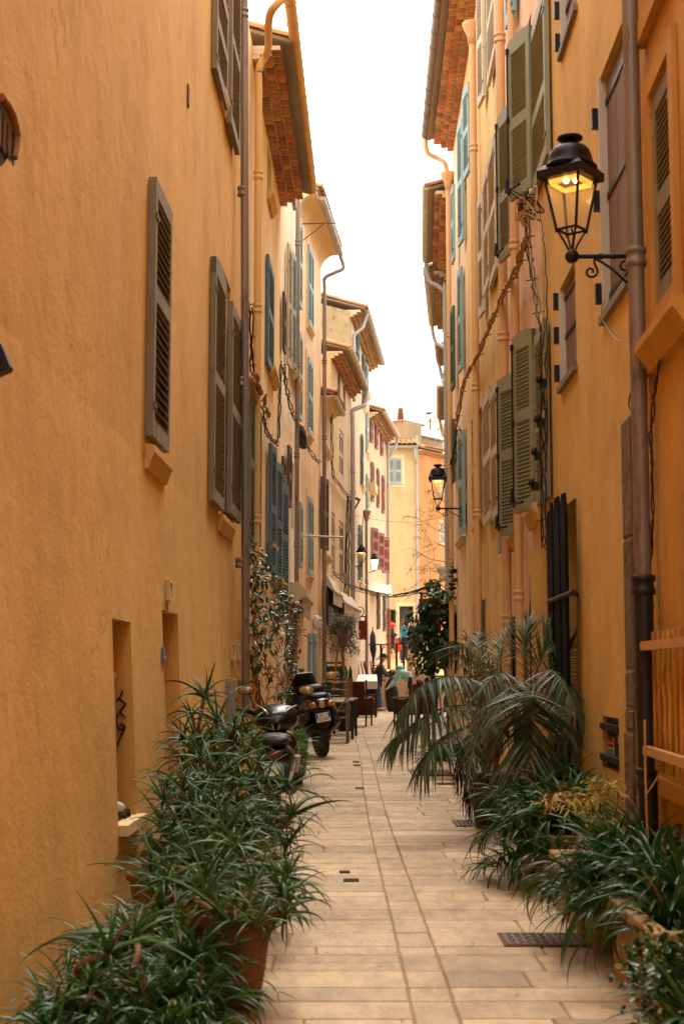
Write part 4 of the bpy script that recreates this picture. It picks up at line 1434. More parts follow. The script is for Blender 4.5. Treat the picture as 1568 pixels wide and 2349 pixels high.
# stone quoin strip
zq = [0, 0.34, 0.95, 1.08, 1.30, 2.05, 2.75]
tq0 = FR2.hit(1463, 1500)[0]
tq1 = FR2.hit(1440, 1500)[0]
q_ = MB()
FR2.sbox(q_, tq0, tq1, -0.02, 0.004, 0, 2.73)
qn = R2.part('quoin', q_, 'mortar')
for i in range(len(zq) - 1):
    q_ = MB()
    q_.box((0, 0, 0), (tq1 - tq0 - 0.004 + RND.uniform(-0.02, 0.02), 0.03, zq[i + 1] - zq[i] - 0.008), 0, FR2.mat((tq0 + tq1) / 2 + RND.uniform(-0.02, 0.02), 0.002, (zq[i] + zq[i + 1]) / 2) @ Matrix.Rotation(RND.uniform(-0.03, 0.03), 4, 'Z'))
    st_ = R2.part('stone', q_, 'stone_dark', qn)
    bv = st_.modifiers.new('bevel', 'BEVEL')
    bv.width = 0.015
    bv.segments = 2
# meter cupboard in its niche
q_ = MB()
FR2.sbox(q_, bx[0] + 0.02, bx[1] - 0.02, -0.095, -0.03, bx[2] + 0.01, bx[3] - 0.01)
mbx = R2.part('meter_cupboard', q_, 'black_box')
for f in (0.2, 0.8):
    q_ = MB()
    zc = bx[2] + (bx[3] - bx[2]) * f
    FR2.sbox(q_, bx[0] - 0.005, bx[1] + 0.03, -0.03, 0.012, zc - 0.02, zc + 0.02)
    R2.part('strap', q_, 'black_box', mbx)
q_ = MB()
W_, G_ = bx[1] - bx[0], bx[3] - bx[2]
FR2.sbox(q_, bx[0] + W_ * 0.55, bx[1] - W_ * 0.06, -0.03, -0.026, bx[2] + G_ * 0.24, bx[2] + G_ * 0.6)
stk = R2.part('sticker', q_, 'enamel_white', mbx)
for (fa, fb, mt) in ((0.50, 0.57, 'print_red'), (0.40, 0.47, 'print_red'), (0.27, 0.36, 'print_sky')):
    q_ = MB()
    FR2.sbox(q_, bx[0] + W_ * 0.58, bx[1] - W_ * 0.09, -0.0258, -0.024, bx[2] + G_ * fa, bx[2] + G_ * fb)
    R2.part('sticker_print', q_, mt, stk)
link('lettering', text_mesh('SITE PROTEGE', 0.03, 'print_red', 0.001), stk, M3(FR2.u * -1, Z3, FR2.n, FR2.pt(bx[0] + W_ * 0.745, -0.0235, bx[2] + G_ * 0.585)))
q_ = MB()
FR2.sbox(q_, bx[0] + W_ * 0.24, bx[0] + W_ * 0.32, -0.03, -0.026, bx[2] + G_ * 0.52, bx[2] + G_ * 0.68)
R2.part('yellow_tag', q_, 'print_yellow', mbx)
# zinc downpipe and its cast-iron boot
t_, z_ = FR2.hit(1455, -60, 0.12)
t_ = 0.1
zb = FR1.hit(1470, 1345, 0.1)[1]
t_ = FR1.hit(1459, 700, 0.08)[0]
zb = FR1.hit(1468, 1345, 0.08)[1]
R1.downpipe([FR1.pt(t_, 0.08, zb), FR1.pt(t_, 0.08, 7.86)], 0.055, 'zinc', [FR1.pt(t_, 0.08, z) for z in (5.78, 3.46)])
R1.downpipe([FR1.pt(t_, 0.08, 0), FR1.pt(t_, 0.08, zb + 0.02)], 0.062, 'pipe_black', [FR1.pt(t_, 0.08, zb), FR1.pt(t_, 0.08, 0.75)])
# black spiked gate folded back beside the cellar door
t0_, zt_ = FR2.hit(1318, 1155, 0.1)
G = thing('spiked_gate', 'black gate of tall spiked boards standing open at the ochre house', 'gate', FR2.pt(dd[1], 0.1, 0))
for i, (px_, py_) in enumerate(((1266, 1172), (1274, 1152), (1282, 1142), (1290, 1138), (1298, 1132), (1305, 1130))):
    q_ = MB()
    t_, h_ = FR2.hit(px_, py_, 0.07)
    w_ = FR2.hit(px_ - 2.8, py_, 0.07)[0] - FR2.hit(px_ + 2.8, py_, 0.07)[0]
    prof = [(-w_ / 2, 0.15), (w_ / 2, 0.15), (w_ / 2, h_ - 0.16), (0, h_), (-w_ / 2, h_ - 0.16)]
    q_.prism(prof, -0.012, 0.012, 0, FR2.mat(t_, 0.07 + 0.006 * (i % 2), 0))
    q_.build('board', 'board_black', G)
for zz in (FR2.hit(1290, 1368, 0.1)[1], 0.5):
    q_ = MB()
    q_.tube([FR2.pt(FR2.hit(1260, 1370, 0.1)[0], 0.1, zz), FR2.pt(FR2.hit(1316, 1370, 0.1)[0], 0.1, zz)], 0.02, 6)
    q_.build('bar', 'iron', G)
    q_ = MB()
    q_.tube([FR2.pt(FR2.hit(1312, 1370, 0.1)[0], 0.1, zz), FR2.pt(dd[0] - 0.02, 0.0, zz + 0.01)], 0.018, 6)
    q_.build('hook', 'iron', G)
q_ = MB()
FR2.sbox(q_, dd[0] + 0.01, dd[1] - 0.01, -0.29, -0.24, 0, dd[3] - 0.02)
R2.part('door', q_, 'board_black')

# ---- peach house with sage shutters
FR3 = Fac((1.739, 12.05), (1.824, 16.24), (-1, 0))
g = {}
ups = FR3.rect(1216, 1205, 30, 440) + (0.14,)
los = FR3.rect(1229, 1220, 750, 1160) + (0.14,)
R3 = House('peach house with sage green louvred shutters swung out over the street', FR3, 0, 10.34, 'wall_peach', [ups, los])
R3.window(ups, 0.14, mull=0)
R3.window(los, 0.14, mull=0)
R3.pxleaf(1250, 1217, -40, 372, 'shutter_sage', n=34, o=0.04, mids=(0.42,))
R3.pxleaf(1250, 1230, 730, 1145, 'shutter_sage', n=34, o=0.04, mids=(0.45,))
swing(R3, 1215, 1168, 50, 445, 0.52, 'shutter_sage', n=34, arch=0.05, rod=True, mids=(0.46,), o=0.06)
swing(R3, 1171, 1143, 232, 590, 0.52, 'shutter_sage', n=34, arch=0.05, rod=True, mids=(0.42,), o=0.06)
swing(R3, 1222, 1181, 745, 1172, 0.52, 'shutter_sage', n=34, arch=0.05, rod=True, mids=(0.53,), o=0.06)
swing(R3, 1182, 1146, 850, 1226, 0.52, 'shutter_sage', n=34, arch=0.05, rod=True, mids=(0.5,), o=0.06)
swing(R3, 1176, 1160, -120, 32, 0.52, 'shutter_sky', n=20, o=0.06)
R3.sill((ups[0] - 0.3, ups[1] + 0.1, ups[2] - 0.02), 0.12, 0.22, 'trim_amber')
R3.sill((los[0] - 0.3, los[1] + 0.1, los[2] - 0.02), 0.12, 0.22, 'trim_amber')
R3.sill(FR3.rect(1190, 1176, 1000, 1215), 0.12, 0.22, 'trim_amber')
R3.pxpipe(1171, 0, 1640, 0.05, 'pipe_peach', 0.08, collars=(585, 1375))
# stone arched doorways
q_ = MB()
ra = FR3.rect(1236, 1223, 1310, 1640)
FR3.sbox(q_, ra[0], ra[1], 0.002, 0.035, 0, ra[3])
R3.part('stone_doorway', q_, 'stone_grey')
def arch_panel(H, r, o0, o1, mat, name):
    F = H.F
    c, hw_ = (r[0] + r[1]) / 2, (r[1] - r[0]) / 2
    prof = [(-hw_, 0), (hw_, 0)] + [(hw_ * math.cos(PI * i / 10), r[3] - hw_ * 0.9 + hw_ * 0.9 * math.sin(PI * i / 10)) for i in range(11)]
    mb = MB()
    mb.prism([(x, z) for x, z in prof], o0, o1, 0, F.mat(c, 0, 0))
    return H.part(name, mb, mat)
arch_panel(R3, FR3.rect(1232, 1225, 1372, 1640), 0.0355, 0.045, 'board_black', 'arched_door')
arch_panel(R3, FR3.rect(1209, 1201, 1395, 1640), 0.002, 0.03, 'stone_grey', 'arched_stone')
arch_panel(R3, FR3.rect(1208, 1202, 1428, 1640), 0.0305, 0.04, 'shutter_mauve', 'arched_panel')
q_ = MB()
rr_ = FR3.rect(1194, 1183, 1412, 1640)
FR3.sbox(q_, rr_[0], rr_[1], 0.002, 0.04, 0, rr_[3])
R3.part('grey_board', q_, 'board_black')
q_ = MB()
rr_ = FR3.rect(1257, 1252, 1255, 1640, 0.0)
FR3.sbox(q_, 0.02, 0.12, 0.002, 0.13, 0, FR3.hit(1255, 1255)[1])
R3.part('cable_casing', q_, 'wall_ochre')
q_ = MB()
rr_ = FR3.rect(1160, 1155, 1230, 1265, 0.05)
FR3.sbox(q_, rr_[0], rr_[1], 0.0, 0.12, rr_[2], rr_[3])
R3.part('junction_box', q_, 'plastic_grey')

# ---- tan house with whitewashed shutters
FR4 = Fac((1.824, 16.24), (1.932, 21.6), (-1, 0))
w4 = FR4.rect(1108, 1095, 920, 1192) + (0.2,)
w4b = FR4.rect(1112, 1104, 1372, 1480) + (0.25,)
R4 = House('tan house with peeling whitewashed shutters and brick corbelled eaves', FR4, 0, 10.74, 'wall_tan', [w4, w4b])
R4.window(w4, 0.2, mull=0)
R4.pxleaf(1140, 1126, 870, 1182, 'shutter_white', n=28, o=0.05)
R4.pxleaf(1125, 1109, 885, 1190, 'shutter_white', n=28, o=0.06)
swing(R4, 1095, 1083, 935, 1208, 0.5, 'shutter_white', n=26)
R4.sill(w4, 0.1, 0.1, 'trim_amber', ext=0.4)
R4.pxleaf(1136, 1121, 305, 625, 'shutter_white', n=28, o=0.05)
R4.pxleaf(1120, 1110, 372, 655, 'shutter_white', n=28, o=0.06)
swing(R4, 1107, 1097, 440, 722, 0.5, 'shutter_white', n=26)
R4.pxleaf(1134, 1117, -150, 128, 'shutter_white', n=28, o=0.05)
swing(R4, 1107, 1095, -60, 235, 0.5, 'shutter_white', n=26)
R4.pxpipe(1144, -20, 1640, 0.062, 'pipe_peach', 0.09, collars=(95, 798, 1428))
q_ = MB()
FR4.sbox(q_, w4b[0], w4b[1], -0.2, -0.15, w4b[2], w4b[3])
R4.part('cellar_shutter', q_, 'board_black')
for i in range(7):
    q_ = MB()
    ww = (w4b[1] - w4b[0] + 1.2) / 7
    FR4.sbox(q_, w4b[1] - 0.3 + ww * i * 0.55, w4b[1] - 0.3 + ww * (i * 0.55 + 0.48), 0.02, 0.05, w4b[2] - 0.4, w4b[3])
    R4.part('black_plank', q_, 'board_black')
# ---- house with pale blue shutters
FR5 = Fac((1.932, 21.6), (2.0, 24.8), (-1, 0))
R5 = House('orange house with pale blue shutters and grey gutter above stepped brick eaves', FR5, 0, 10.74, 'wall_apricot')
swing(R5, 1075, 1063, 187, 400, 0.6, 'shutter_sky', n=26, join=True)
swing(R5, 1060, 1050, 270, 560, 0.55, 'shutter_sky', n=26, join=True)
swing(R5, 1062, 1052, 985, 1225, 0.55, 'shutter_sky', n=26, join=True)
swing(R5, 1058, 1050, 610, 850, 0.55, 'shutter_sky', n=26, join=True)
R5.sill(FR5.rect(1064, 1054, 1000, 1232), 0.12, 0.14, 'trim_pale')
over, zz_ = R4.genoise(2.1, FR4.len, 10.58, 3, 0.235, 0.15, 0.08, 'brick')
R5.genoise(0, FR5.len, 10.58, 3, 0.235, 0.15, 0.08, 'brick')
R4.roof(1.6, FR4.len, over + 0.1, zz_, 4.5)
R5.roof(0, FR5.len, over + 0.1, zz_, 4.5)
R4.gutter(1.6, FR4.len + 0.0, over + 0.13, 10.9, 'zinc', 0.1, 0.6)
R5.gutter(0.01, FR5.len, over + 0.13, 10.9, 'zinc', 0.1, 0.6)
def funnel(H, P, mat, r=0.06):
    mb = MB()
    mb.lathe([(r * 1.0, -0.25), (r * 1.2, -0.12), (r * 1.7, -0.06), (r * 2.2, 0.0), (r * 2.3, 0.05), (r * 2.1, 0.06)], 12, 0, Matrix.Translation(P))
    H.part('pipe_head', mb, mat)
p_, t_ = R4.pxpipe(1082, 62, 1640, 0.06, 'pipe_peach', 0.09, collars=(355, 912, 1195))
funnel(R4, FR4.pt(t_, 0.09, FR4.hit(1082, 62, 0.09)[1]), 'pipe_peach')
t_ = FR5.len - 0.1
z_ = 10.02
R5.downpipe(smooth_path([FR5.pt(FR5.len, over + 0.13, 10.836), FR5.pt(FR5.len, over + 0.1, 10.58), FR5.pt(FR5.len, over - 0.1, 10.46), FR5.pt(t_, 0.16, 10.34), FR5.pt(t_, 0.1, 10.14)], 5), 0.055, 'pipe_peach')
funnel(R5, FR5.pt(t_, 0.1, 10.1), 'pipe_peach')
R5.downpipe([FR5.pt(t_, 0.1, 10.02), FR5.pt(t_, 0.1, 0)], 0.055, 'pipe_peach', [FR5.pt(t_, 0.1, FR5.hit(1045, y, 0.1)[1]) for y in (700, 1035, 1270)])
# ---- the farther right row
def far_house(label, a, b, z, mat, rows, gut, pipe, bmat='brick'):
    F = Fac(a, b, (-1, 0))
    H = House(label, F, 0, z - 0.15, mat)
    over, zz = H.genoise(0, F.len, z - 0.3, rows, 0.26, 0.15, 0.08, bmat)
    H.roof(0, F.len, over + 0.1, zz, 4.5)
    verge(H, 0.05, over + 0.1, zz + 0.02)
    H.gutter(0, F.len, over + 0.13, z, gut, 0.1, 0.6)
    t = F.len - 0.2
    H.downpipe(smooth_path([F.pt(F.len, over + 0.13, z - 0.08), F.pt(F.len, over + 0.05, z - 0.45), F.pt(F.len - 0.1, 0.25, z - 0.6), F.pt(t, 0.09, z - 0.8), F.pt(t, 0.09, z - 1.4), F.pt(t, 0.09, 0)], 5), 0.06, pipe, [F.pt(t, 0.09, zz_) for zz_ in (z * 0.3, z * 0.55, z * 0.75)])
    return H
R6 = far_house('weathered brick-eaved house with rust-stained gutter past the pale blue shutters', (2.016, 24.84), (2.272, 29.52), 9.98, 'wall_apricot', 3, 'metal_beige', 'zinc_pale', 'brick')
swing(R6, 1040, 1035, 700, 900, 0.5, 'shutter_green', join=True, n=20)
swing(R6, 1040, 1035, 420, 610, 0.5, 'shutter_sky', join=True, n=20)
swing(R6, 1040, 1035, 960, 1110, 0.5, 'shutter_green', join=True, n=20)
R7 = far_house('orange house with clay-coloured gutter at the start of the bend', (2.288, 29.6), (2.72, 34.64), 9.86, 'wall_apricot', 3, 'metal_beige', 'zinc_pale', 'brick_old')
swing(R7, 1036, 1031, 700, 850, 0.5, 'shutter_green', join=True, n=20)
swing(R7, 1036, 1031, 960, 1090, 0.5, 'shutter_green', join=True, n=20)
R8 = far_house('narrow house with short gutter on the bend', (2.736, 34.68), (2.92, 36.8), 9.38, 'wall_gold', 2, 'metal_beige', 'zinc_pale')
R9 = far_house('last house of the curving row with the lowest beige gutter', (2.936, 36.88), (3.24, 41.44), 8.74, 'wall_carrot', 2, 'metal_beige', 'pipe_yellow')
# ======================================================= LANTERNS
def spiral(c, r0, r1, a0, turns, n=16):
    """points of a spiral in the xz plane"""
    return [(c[0] + (r0 + (r1 - r0) * i / n) * math.cos(a0 + turns * 2 * PI * i / n), 0, c[1] + (r0 + (r1 - r0) * i / n) * math.sin(a0 + turns * 2 * PI * i / n)) for i in range(n + 1)]
def lantern(P, to_wall, label, L=0.47, sc=1.0, phase=0.0, lit=True):
    """P = centre of the ball joint; the bracket runs from it to the wall"""
    d = Vector((to_wall[0], to_wall[1], 0)).normalized()
    y = Z3.cross(d)
    root = thing('street_lantern', label, 'lantern', P + d * L)
    M = M3(d * sc, y * sc, Z3 * sc, P)
    N = Matrix.Translation(P) @ Matrix.Scale(sc, 4)
    L = L / sc
    mb = MB(M)
    mb.tube([(0.03, 0, 0), (L, 0, 0)], 0.017, 10)
    for x in (0.42, 0.62, 0.82):
        mb.tube([(L * x, 0, 0), (L * x + 0.02, 0, 0)], 0.023, 10)
    arm = mb.build('bracket_arm', 'iron', root)
    mb = MB(M)
    mb.box((L - 0.008, 0, -0.1), (0.014, 0.05, 0.42))
    mb.build('wall_plate', 'iron', root)
    mb = MB(M)
    pts = spiral((0.13, -0.11), 0.012, 0.05, rad(-40), 1.25)
    path = [Vector(p) for p in pts]
    path = path + smooth_path([path[-1], (0.16, 0, -0.02), (0.26, 0, -0.08), (0.36 * L / 0.47, 0, -0.16), (L - 0.07, 0, -0.185), (L - 0.02, 0, -0.11), (L - 0.05, 0, -0.05)], 4)[1:]
    path += [Vector(p) for p in spiral((L - 0.085, -0.075), 0.045, 0.015, rad(40), 1.0, 12)]
    mb.tube(path, 0.009, 6)
    mb.build('scroll', 'iron', root)
    mb = MB(N)
    mb.ball((0, 0, 0), 0.05, 12)
    mb.build('ball_joint', 'iron', root)
    # four legs of the cage, lower ring, four posts
    r1, z1, r2, z2 = 0.105, 0.19, 0.19, 0.57
    for k in range(4):
        q = phase + k * PI / 2
        cx, cy = math.cos(q), math.sin(q)
        mb = MB(N)
        mb.tube(smooth_path([(0.02 * cx, 0.02 * cy, 0.04), (0.05 * cx, 0.05 * cy, 0.1), (r1 * cx, r1 * cy, z1)], 4), 0.008, 6)
        mb.build('cage_leg', 'iron', root)
        mb = MB(N)
        mb.tube([(r1 * cx, r1 * cy, z1 - 0.02), (r2 * cx, r2 * cy, z2)], 0.011, 6)
        mb.build('post', 'iron', root)
        q2 = q + PI / 2
        dx, dy = math.cos(q2), math.sin(q2)
        mb = MB(N)
        mb.tube([(r1 * cx, r1 * cy, z1), (r1 * dx, r1 * dy, z1)], 0.010, 6)
        mb.build('lower_rail', 'iron', root)
        mb = MB(N)
        i0 = 0.97
        mb.add([(r1 * cx * i0, r1 * cy * i0, z1), (r1 * dx * i0, r1 * dy * i0, z1), (r2 * dx * i0, r2 * dy * i0, z2 - 0.06), (r2 * cx * i0, r2 * cy * i0, z2 - 0.06)], [(0, 1, 2, 3)])
        mb.add([(r1 * cx * i0 * .97, r1 * cy * i0 * .97, z1), (r1 * dx * i0 * .97, r1 * dy * i0 * .97, z1), (r2 * dx * i0 * .98, r2 * dy * i0 * .98, z2 - 0.06), (r2 * cx * i0 * .98, r2 * cy * i0 * .98, z2 - 0.06)], [(3, 2, 1, 0)])
        mb.build('pane', 'lamp_glass', root)
    mb = MB(N)
    mb.lathe([(0.17, 0.545), (0.235, 0.545), (0.245, 0.55), (0.245, 0.605), (0.21, 0.635), (0.18, 0.65), (0.17, 0.64), (0.17, 0.56)], 4, 0, None, False, phase)
    mb.build('hat_rim', 'iron', root)
    mb = MB(N)
    mb.lathe([(0.19, 0.635), (0.165, 0.66), (0.155, 0.69), (0.15, 0.72), (0.135, 0.76), (0.11, 0.785), (0.07, 0.8), (0.045, 0.805), (0.042, 0.83), (0.03, 0.84)], 20, 0)
    mb.build('dome', 'iron', root)
    mb = MB(N)
    mb.lathe([(0.04, 0.825), (0.075, 0.835), (0.092, 0.85), (0.088, 0.862), (0.05, 0.875), (0.01, 0.88)], 20, 0)
    mb.build('cap', 'iron', root)
    if lit:
        mb = MB(N)
        mb.lathe([(0.10, 0.61), (0.155, 0.60), (0.155, 0.595), (0.10, 0.60)], 4, 0, None, False, phase)
        mb.build('reflector', 'lamp_panel', root)
        for k in range(4):
            q, q2 = phase + k * PI / 2, phase + (k + 1) * PI / 2
            mb = MB(N)
            ra, rb = 0.165, 0.15
            mb.add([(ra * math.cos(q), ra * math.sin(q), 0.565), (ra * math.cos(q2), ra * math.sin(q2), 0.565), (rb * math.cos(q2), rb * math.sin(q2), 0.505), (rb * math.cos(q), rb * math.sin(q), 0.505)], [(0, 1, 2, 3)])
            mb.add([(ra * .97 * math.cos(q), ra * .97 * math.sin(q), 0.565), (ra * .97 * math.cos(q2), ra * .97 * math.sin(q2), 0.565), (rb * .97 * math.cos(q2), rb * .97 * math.sin(q2), 0.505), (rb * .97 * math.cos(q), rb * .97 * math.sin(q), 0.505)], [(3, 2, 1, 0)])
            mb.build('glow_pane', 'lamp_glow', root)
        for s_ in (-1, 1):
            mb = MB(N)
            mb.ball((s_ * 0.035, -0.02, 0.555), (0.025, 0.025, 0.035), 10)
            mb.build('bulb', 'bulb', root)
    mb = MB(N)
    mb.tube([(0.0, 0, 0.05), (0.015, 0, 0.15), (0, 0, 0.2)], 0.008, 6)
    mb.build('cable_tail', 'cable', root)
    return root
P = at_y(1310.5, 588, 7.74)
lantern(P, FR2.n * -1, 'large lit wall lantern with domed black hat on ochre house bracket', L=1.645 - P.x, sc=0.8, phase=-PI / 2 + 0.12)
P = at_y(1004, 1166, 22.1)
lantern(P, FR5.n * -1, 'lit black wall lantern above the climber on the orange house', L=1.94 - P.x, sc=0.8, phase=-PI / 2 + 0.7)
P = at_y(829, 1298, 38.9)
lantern(P, (-1, 0), 'open black wall lantern beside the pale downpipe of the roughcast house', L=P.x - 0.26, sc=0.68, phase=-PI / 2 + 0.3)
# small frosted lantern glowing yellow
P = at_y(858.5, 1308, 45.2)
LT = thing('street_lantern', 'small tapered lantern glowing yellow by the red shutters', 'lantern', (P.x - 0.3, P.y, P.z))
q_ = MB()
q_.tube([P + Vector((-0.38, 0, -0.08)), P + Vector((-0.2, 0, -0.08)), P + Vector((0, 0, -0.02))], 0.015, 6)
q_.tube([P + Vector((-0.38, 0, -0.25)), P + Vector((-0.2, 0, -0.12))], 0.012, 6)
q_.build('bracket_arm', 'iron', LT)
q_ = MB(Matrix.Translation(P) @ Matrix.Scale(0.8, 4))
q_.lathe([(0.03, -0.03), (0.09, 0.02), (0.02, 0.03)], 6)
q_.build('base', 'iron', LT)
q_ = MB(Matrix.Translation(P) @ Matrix.Scale(0.8, 4))
q_.lathe([(0.085, 0.03), (0.155, 0.42)], 6, 0, None, False)
q_.build('glass_body', 'lamp_lit_pane', LT)
for k in range(6):
    q_ = MB(Matrix.Translation(P) @ Matrix.Scale(0.8, 4))
    cx, cy = math.cos(k * PI / 3), math.sin(k * PI / 3)
    q_.tube([(0.088 * cx, 0.088 * cy, 0.02), (0.16 * cx, 0.16 * cy, 0.43)], 0.008, 5)
    q_.build('post', 'iron', LT)
q_ = MB(Matrix.Translation(P) @ Matrix.Scale(0.8, 4))
q_.lathe([(0.18, 0.42), (0.18, 0.45), (0.09, 0.62), (0.085, 0.65), (0.04, 0.68), (0.01, 0.74)], 12)
q_.build('hat', 'iron', LT)

# ======================================================= CABLES
def wob(pts, amp, seed=0, sub=6):
    rg = random.Random(seed)
    out = smooth_path(pts, sub)
    return [p + Vector((rg.gauss(0, amp), rg.gauss(0, amp), rg.gauss(0, amp))) for p in out]
def cable(label, pts, r, mat, strands=1, amp=0.012, seed=1, name='cable', ties=0):
    T = thing(name, label, 'cable', pts[0])
    for k in range(strands):
        rg = random.Random(seed * 31 + k)
        off = Vector((rg.gauss(0, r * 1.3), rg.gauss(0, r * 1.3), rg.gauss(0, r * 1.3))) if strands > 1 else Vector((0, 0, 0))
        mb = MB()
        path = wob([Vector(p) + off for p in pts], amp * 0.6, seed + k)
        mb.tube(path, r * 0.62, 6)
        mb.build('strand', mat if isinstance(mat, str) else mat[k % len(mat)], T)
    if ties:
        path = smooth_path(pts, 6)
        for i in range(0, len(path), ties):
            mb = MB()
            mb.tube([path[i] + Vector((0.05, 0, 0.02)), path[i] + Vector((-0.05, 0.02, 0))], 0.006, 5)
            mb.build('clip', 'iron_rust', T)
    return T
def onfac(F, pp, o=0.07):
    out = []
    for (x, y) in pp:
        t, z = F.hit(x, y, o)
        out.append(F.pt(t, o, z))
    return out
cable('black twisted cables along the golden house beside the yellow pipe', onfac(F2, [(573, 700), (576, 790), (579, 860), (588, 905), (602, 955), (617, 1000), (629, 1015), (634, 1018)]), 0.016, ['cable', 'iron_rust', 'cable'], 3, 0.015, 3, ties=5)
for i, (pp, rr_) in enumerate(((((584, 855), (590, 880), (596, 905)), 0.05), (((578, 865), (581, 890), (586, 925)), 0.04), (((606, 905), (612, 935), (618, 950)), 0.03))):
    tag(MB().tube(wob(onfac(F2, pp, 0.12), 0.012, i), [rr_ * 0.4] + [rr_ * (0.7 + 0.3 * math.sin(k)) for k in range(11)] + [rr_ * 0.3], 8).build('wrapped_cable', 'cable_tan'), ('largest', 'darker', 'lowest')[i] + ' tan tape-wrapped cable joint on the golden house', 'cable')
cable('straight black cable drop on the cream house', onfac(F3, [(650, 836), (648, 900), (646, 960), (645, 1012)]), 0.018, 'cable', 2, 0.006, 5)
cable('sagging black cable bundle crossing from cream house to apricot house', onfac(F3, [(651, 838), (658, 890), (666, 930), (674, 955)], 0.1) + onfac(F4, [(689, 980), (700, 1010), (712, 1035), (724, 1052), (733, 1060)], 0.14), 0.016, ['cable', 'iron_rust'], 3, 0.015, 6, ties=4)
T = thing('cable_tangle', 'tangled knot of black cable beside the pale blue shutters', 'cable', onfac(F4, [(691, 975)])[0])
c0 = onfac(F4, [(691, 975)], 0.12)[0]
for k in range(7):
    rg = random.Random(k)
    MB().tube([c0 + Vector((0.09 * math.cos(a * 0.7 + k), 0.06 * math.sin(a * 0.7 + k * 2), -0.22 + 0.22 * math.sin(a * 0.55 + k))) for a in range(14)], 0.012, 5).build('loop', 'cable', T)
cable('black cable running down and across the roughcast house', onfac(F6, [(759.5, 930), (760, 1010), (761, 1080), (766, 1096), (778, 1112), (790, 1130), (800, 1138)]), 0.022, 'cable', 2, 0.012, 8)
cable('dark cable bundle beside the pale downpipe of the roughcast house', onfac(F6, [(801, 1140), (800, 1180), (797, 1240), (796, 1320), (795, 1385)], 0.12), 0.03, 'cable', 3, 0.012, 9)
cable('short arched cables over the roughcast house downpipe', [at_y(*p) for p in ((800, 1140, 38.4), (812, 1143, 38.4), (824, 1148, 38.56), (818, 1160, 38.56), (808, 1180, 38.4))], 0.022, 'cable', 3, 0.012, 10)
cable('loose cable hooked from the blush house to its green shutter', [at_y(*p) for p in ((834, 1170, 40.8), (833, 1190, 40.8), (826, 1218, 40.4), (812, 1232, 39.2), (806, 1236, 38.8))], 0.018, 'cable', 1, 0.006, 11)
cable('heavy black cables strung across the street above the tables', [at_y(*p) for p in ((756, 1305, 34.4), (775, 1322, 33.6), (795, 1338, 32.8), (830, 1350, 32), (872, 1361, 30.8), (905, 1364, 30), (940, 1357, 29.2), (970, 1348, 28.4), (1000, 1335, 27.6), (1012, 1325, 27.2))], 0.016, 'cable', 4, 0.010, 12)
cable('thin wire strung across the street below the heavy cables', [at_y(*p) for p in ((800, 1350, 34.4), (850, 1364, 33.6), (900, 1370, 32), (950, 1362, 30.4), (1005, 1340, 28))], 0.009, 'cable', 2, 0.008, 13)
cable('single thin wire strung high between lantern and downpipe', [at_y(*p) for p in ((808, 1180, 39.2), (840, 1188, 38.4), (900, 1196, 36), (950, 1197, 33.6), (1000, 1188, 30.4), (1030, 1178, 28))], 0.009, 'cable_tan', 1, 0.003, 14)
cable('wire stretched over the distant white block roof', [at_y(878, 947, 76), at_y(952, 947.5, 76)], 0.02, 'cable', 1, 0.0, 15)
# right side
cable('twisted tan cable climbing across the peach and tan houses', onfac(FR3, [(1212, 545), (1196, 600), (1178, 640), (1160, 672)], 0.12) + onfac(FR4, [(1135, 728), (1118, 770), (1100, 815)], 0.1) + onfac(FR5, [(1070, 868), (1062, 900), (1052, 955), (1046, 980)], 0.1), 0.022, 'cable_tan', 3, 0.014, 16, ties=6)
cable('black cables sagging to the lantern on the orange house', onfac(FR5, [(1046, 985), (1043, 1010), (1040, 1040), (1034, 1060), (1028, 1075)], 0.1), 0.022, 'cable', 3, 0.012, 17)
T = thing('cable_tangle', 'bristling knot of cables and insulators on the peach house', 'cable', onfac(FR3, [(1205, 480)], 0.15)[0])
c0 = onfac(FR3, [(1207, 475)], 0.2)[0]
for k in range(14):
    rg = random.Random(50 + k)
    a0 = Vector((rg.uniform(-0.1, 0.08), rg.uniform(-0.06, 0.06), rg.uniform(-0.12, 0.1)))
    MB().tube(smooth_path([c0 + a0, c0 + a0 + Vector((rg.uniform(-0.1, 0.1), 0, rg.uniform(-0.14, 0.14))), c0 + a0 * 0.3 + Vector((rg.uniform(-0.1, 0.12), 0, rg.uniform(-0.15, 0.1))), c0 - a0], 4), 0.006, 5).build('loop', ['cable', 'cable_tan', 'cable_pale'][k % 3], T)
for k in range(6):
    rg = random.Random(80 + k)
    MB(Matrix.Translation(c0 + Vector((rg.uniform(-0.08, 0.08), 0, rg.uniform(-0.16, 0.1))))).lathe([(0.012, 0), (0.02, 0.01), (0.02, 0.07), (0.01, 0.08)], 8).build('insulator', ['iron', 'cable_pale', 'iron_rust'][k % 3], T)
cable('thick black and yellow cables hanging down the peach house corner', onfac(FR3, [(1205, 495), (1208, 560), (1216, 620), (1228, 690), (1238, 750), (1240, 850), (1241, 960), (1241, 1080), (1242, 1180), (1243, 1255)], 0.10), 0.011, ['cable', 'cable_tan', 'cable'], 4, 0.010, 18, ties=7)
cable('black cable trailing behind the large lantern', onfac(FR3, [(1228, 440), (1238, 500), (1247, 560), (1252, 640), (1254, 760), (1254, 900), (1253, 1050)], 0.05), 0.008, 'cable', 1, 0.008, 19)
